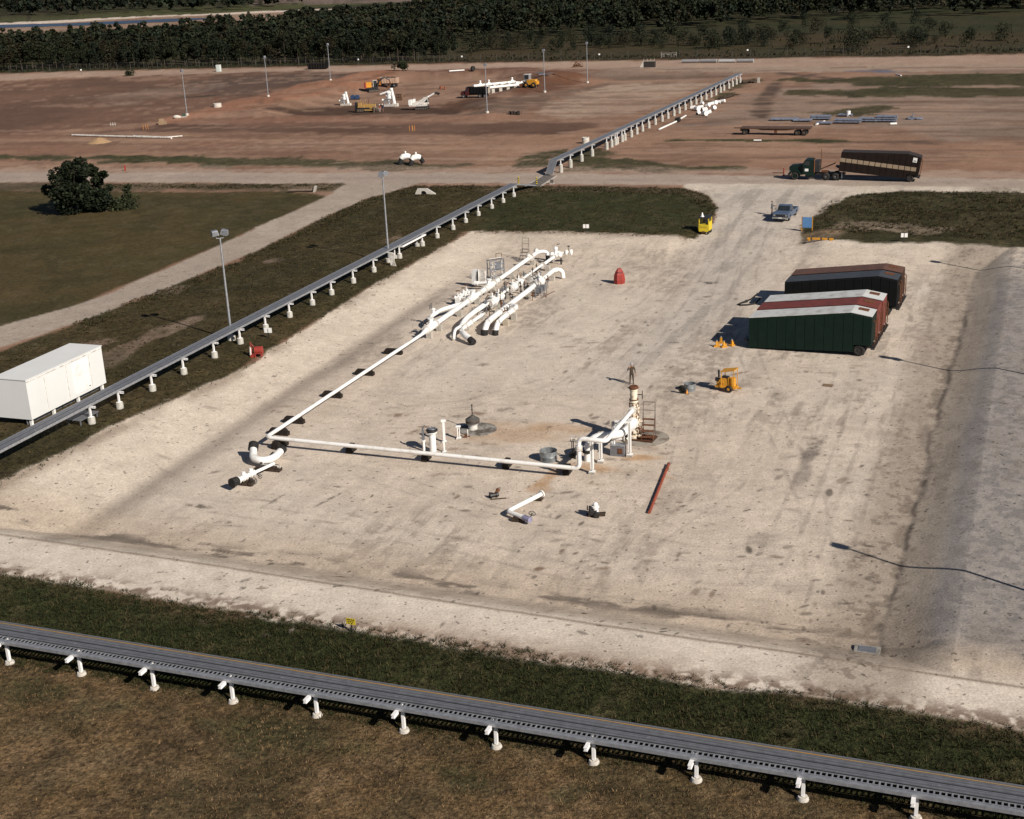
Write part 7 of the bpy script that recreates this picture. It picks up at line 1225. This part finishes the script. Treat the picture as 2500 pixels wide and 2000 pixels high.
g = gv(1233, 302); t = thing('concrete_ring', 'upright concrete manhole ring left of the far rack', 'concrete ring', g); MB().lathe([(.66, 0), (.66, .5), (.69, .52), (.69, .6), (.66, .62), (.66, 1.05), (.52, 1.05), (.52, .1)], (0, 0, 0), 24).build('ring', CONCL, t); MB().lathe([(.52, .12), (0, .12)], (0, 0, 0), 18).build('floor', BLACKP, t)
pipes('pipe_length', 'white pipe with a black drum end lying right of the far rack', [(1388, 275), (1424, 258.5)], .17); pipes('pipe_length', 'short white pipe beyond the black drum right of the far rack', [(1432, 253), (1444, 246)], .16); g = gv(1427, 258); m = MB(); m.cyl((-.45, 0, .5), (.45, 0, .5), .48, n=18); o = m.build('black_drum', BLACK, None, g, yaw=R(60)); tag(o, 'black drum at the end of the white pipe beside the far rack', 'drum')
rs = random.Random(9); spots = [(1459, 231), (1468, 234), (1475, 229), (1483, 236), (1490, 228), (1497, 224), (1505, 222), (1513, 219), (1520, 218), (1470, 243), (1484, 244), (1493, 242), (1478, 222), (1503, 233)]
adj = ['leftmost', 'front left', 'middle', 'front', 'upper', 'tilted', 'small', 'right-hand', 'rightmost', 'low left', 'lowest', 'short', 'topmost', 'loose']
for k, (px, py) in enumerate(spots):
    t = thing('pipe_offcut', '%s white pipe offcut in the pile below the far rack' % adj[k], 'pipe', gv(px, py), rs.uniform(-1.2, .9), 'white pipe offcuts below the far rack'); l = rs.uniform(.7, 1.5); r = rs.uniform(.3, .5); m = MB(); m.tube([(-l/2, 0, r), (l/2, 0, r+rs.uniform(0, .3))], r, 12); m.build('pipe', WHITE, t); m = MB(); m.cyl((-l/2-.02, 0, r), (-l/2+.01, 0, r), r*.82, n=12); m.build('mouth', BLACK, t)
pipes('pipe_length', 'thin dark rod lying in front of the white offcut pile', [(1430, 247.5), (1490, 248)], .06, mm=RUST)
# flat trailer
a, b = G(1566, 284), G(1694, 286); d = b-a; yw = math.atan2(d.y, d.x); L_ = math.hypot(d.x, d.y); c = (a+b)/2; c.z = hz(c.x, c.y); t = thing('flatbed_trailer', 'rusty brown flatbed trailer parked on the dirt beyond the road', 'flatbed trailer', c, yw); FB_ = mat('trailer_brown', (.095, .052, .034), .85, 0, (.06, .034, .024), 2.0)
m = MB(); m.box((.2, .9, 1.25), (L_+1.6, 2.4, .28)); m.prism([(-L_*.35, 1.12), (-L_*.2, .85), (L_*.2, .85), (L_*.42, 1.12)], .2, .4); m.prism([(-L_*.35, 1.12), (-L_*.2, .85), (L_*.2, .85), (L_*.42, 1.12)], 1.4, 1.6); m.build('bed', FB_, t, smooth=False); m = MB(); m.box((-L_/2-1.2, .9, 1.15), (1.6, .2, .16)); m.box((-L_/2-.2, .9, .85), (1.0, 1.4, .3)); m.build('drawbar', FB_, t, smooth=False); m = MB(); m.box((.3, -.1, .75), (.5, .1, .6)); m.build('toolbox', RUST, t, smooth=False)
for x in (-L_/2+.15, L_/2-1.35, L_/2-.1):
    for y in (.0, 1.8): wheel_part(t, (x, y, .52), .52, .4, mat('muddy_steel', (.12, .09, .065), .8))
# blue-grey steel stacks
BST = mat('blue_grey_steel', (.24, .265, .33), .5, .3, (.12, .135, .175), 2.5)
ST_ = [(1652, 250, 62, 3, 'leftmost low stack of grey steel pipes on the dirt at the right'), (1690, 252, 40, 3, 'second low stack of grey steel pipes from the left'), (1728, 248, 46, 5, 'taller blue-grey steel stack left of the middle'), (1735, 258, 34, 2, 'small steel stack in front of the taller left one'), (1785, 256, 58, 4, 'long blue-grey steel stack in the middle'), (1828, 253, 40, 5, 'blue-grey steel stack right of the middle'), (1866, 253, 44, 6, 'tallest blue-grey steel stack at the right end'), (1780, 241, 30, 2, 'low steel stack behind the long middle one')]
for k, (px, py, w, n_, l) in enumerate(ST_):
    a, b = G(px-w/2, py+4), G(px+w/2, py+4.5); d = b-a; L_ = math.hypot(d.x, d.y); t = thing('steel_stack', l, 'steel stack', (a+b)/2, math.atan2(d.y, d.x), 'stacks of grey steel on the right-hand dirt')
    for j_ in range(2): MB().box(((-.3+.6*j_)*L_, 0, .07), (.18, 1.6, .14)).build('bearer', TIMB, t, smooth=False)
    for row in range(max(1, n_//2)):
        for q in range(4): m = MB(); m.cyl((-L_/2+rs.uniform(0, .3), -.6+.4*q, .32+.36*row), (L_/2-rs.uniform(0, .3), -.6+.4*q, .32+.36*row), .17, n=8); m.build('pipe', BST, t)
pipes('pipe_length', 'pale pipe leaning off the front of the steel stacks', [(1718, 265), (1736, 258)], .16); pipes('pipe_length', 'short white pipe in front of the tallest steel stack', [(1874, 264), (1888, 263.5)], .2)
g = gv(1786, 246); t = thing('white_drum', 'white drum standing behind the middle steel stack', 'drum', g); MB().lathe([(.4, 0), (.4, 1.1), (0, 1.14)], (0, 0, 0), 14).build('shell', WHITE, t); MB().cyl((0, 0, 1.1), (0, 0, 1.3), .15).build('cap', GALV, t)
t = thing('steel_offcuts', 'loose blue steel offcuts right of the steel stacks', 'steel scrap', gv(1921, 252), R(-15)); m = MB(); [m.box((rs.uniform(-1.6, 1.6), rs.uniform(-.4, .4), .25), (1.2, .2, .3), rs.uniform(-.7, .7), rs.uniform(-.3, .3)) for k in range(6)]; m.build('pieces', BST, t, smooth=False); m = MB(); m.cyl((.1, 0, 0), (.1, 0, 1.3), .08); m.build('stub', BST, t)
pipes('pipe_length', 'pair of tiny white pipe bits in the green strip beyond the road', [(1587, 298), (1603, 298)], .13); pipes('pipe_length', 'small white pipe bit at the far right in the green ground', [(1886, 158), (1897, 161)], .15)
t = thing('rubble_heap', 'dark rubble and a pale block at the far end of the far rack', 'rubble', gv(1583, 175), R(-15)); m = MB(); [m.ball((rs.uniform(-2.2, 1.0), rs.uniform(-.5, .5), .25), (.6, .5, .4), 7, 5) for k in range(7)]; m.build('earth', mat('spoil', (.07, .045, .03), .95, bump=.5), t); MB().box((1.6, 0, .6), (.6, .6, 1.3)).build('block', CONC, t, smooth=False)
t = thing('timber_pile', 'pile of dark brushwood along the foot of the far rack', 'timber', gv(1530, 207), R(50)); m = MB(); [m.tube([(rs.uniform(-4, 4), rs.uniform(-.7, .7), .15), (rs.uniform(-4, 4), rs.uniform(-.7, .7), .5)], .12, 5) for k in range(16)]; m.build('logs', TIMB, t)
# ---- fence along the wood
fpath = []
for x in np.arange(-170, 176, 5.0): y = float(fence_y(x))+1.6; fpath.append(Vector((x, y, hz(x, y))))
t = thing('wire_fence', 'tall wire fence running along the foot of the wood', 'fence', (0, 0, 0)); FM = mat('fence_steel', (.075, .07, .062), .8)
pmesh = None
for q in fpath:
    if pmesh is None: o = MB().cyl((0, 0, -.2), (0, 0, 2.5), .06, n=6).build('post', FM, t); pmesh = o.data; o.location = q
    else: o = bpy.data.objects.new('post', pmesh); col.objects.link(o); o.parent = t; o.location = q
m = MB(); [m.tube([q+Vector((0, 0, z)) for q in fpath], .012, 4) for z in (.3, .6, .9, 1.2, 1.5, 1.8, 2.1, 2.4)]; m.build('wire', FM, t)
for px, py, l in ((172, 158, 'at the far left end'), (755, 136, 'behind the black container, to its right'), (973, 130, 'where the dense wood ends'), (1262, 126, 'behind the farthest right lamp post'), (1574, 117, 'above the row of culvert pipes'), (1912, 111, 'at the far right end')):
    t = thing('fence_marker', 'small white marker on the wire fence '+l, 'marker', gv(px, py), 0, 'white markers on the wire fence'); MB().box((0, 0, 1.6), (.5, .05, .45)).build('plate', WHITE, t, smooth=False); MB().cyl((0, .05, 0), (0, .05, 1.8), .04, n=6).build('post', FM, t)
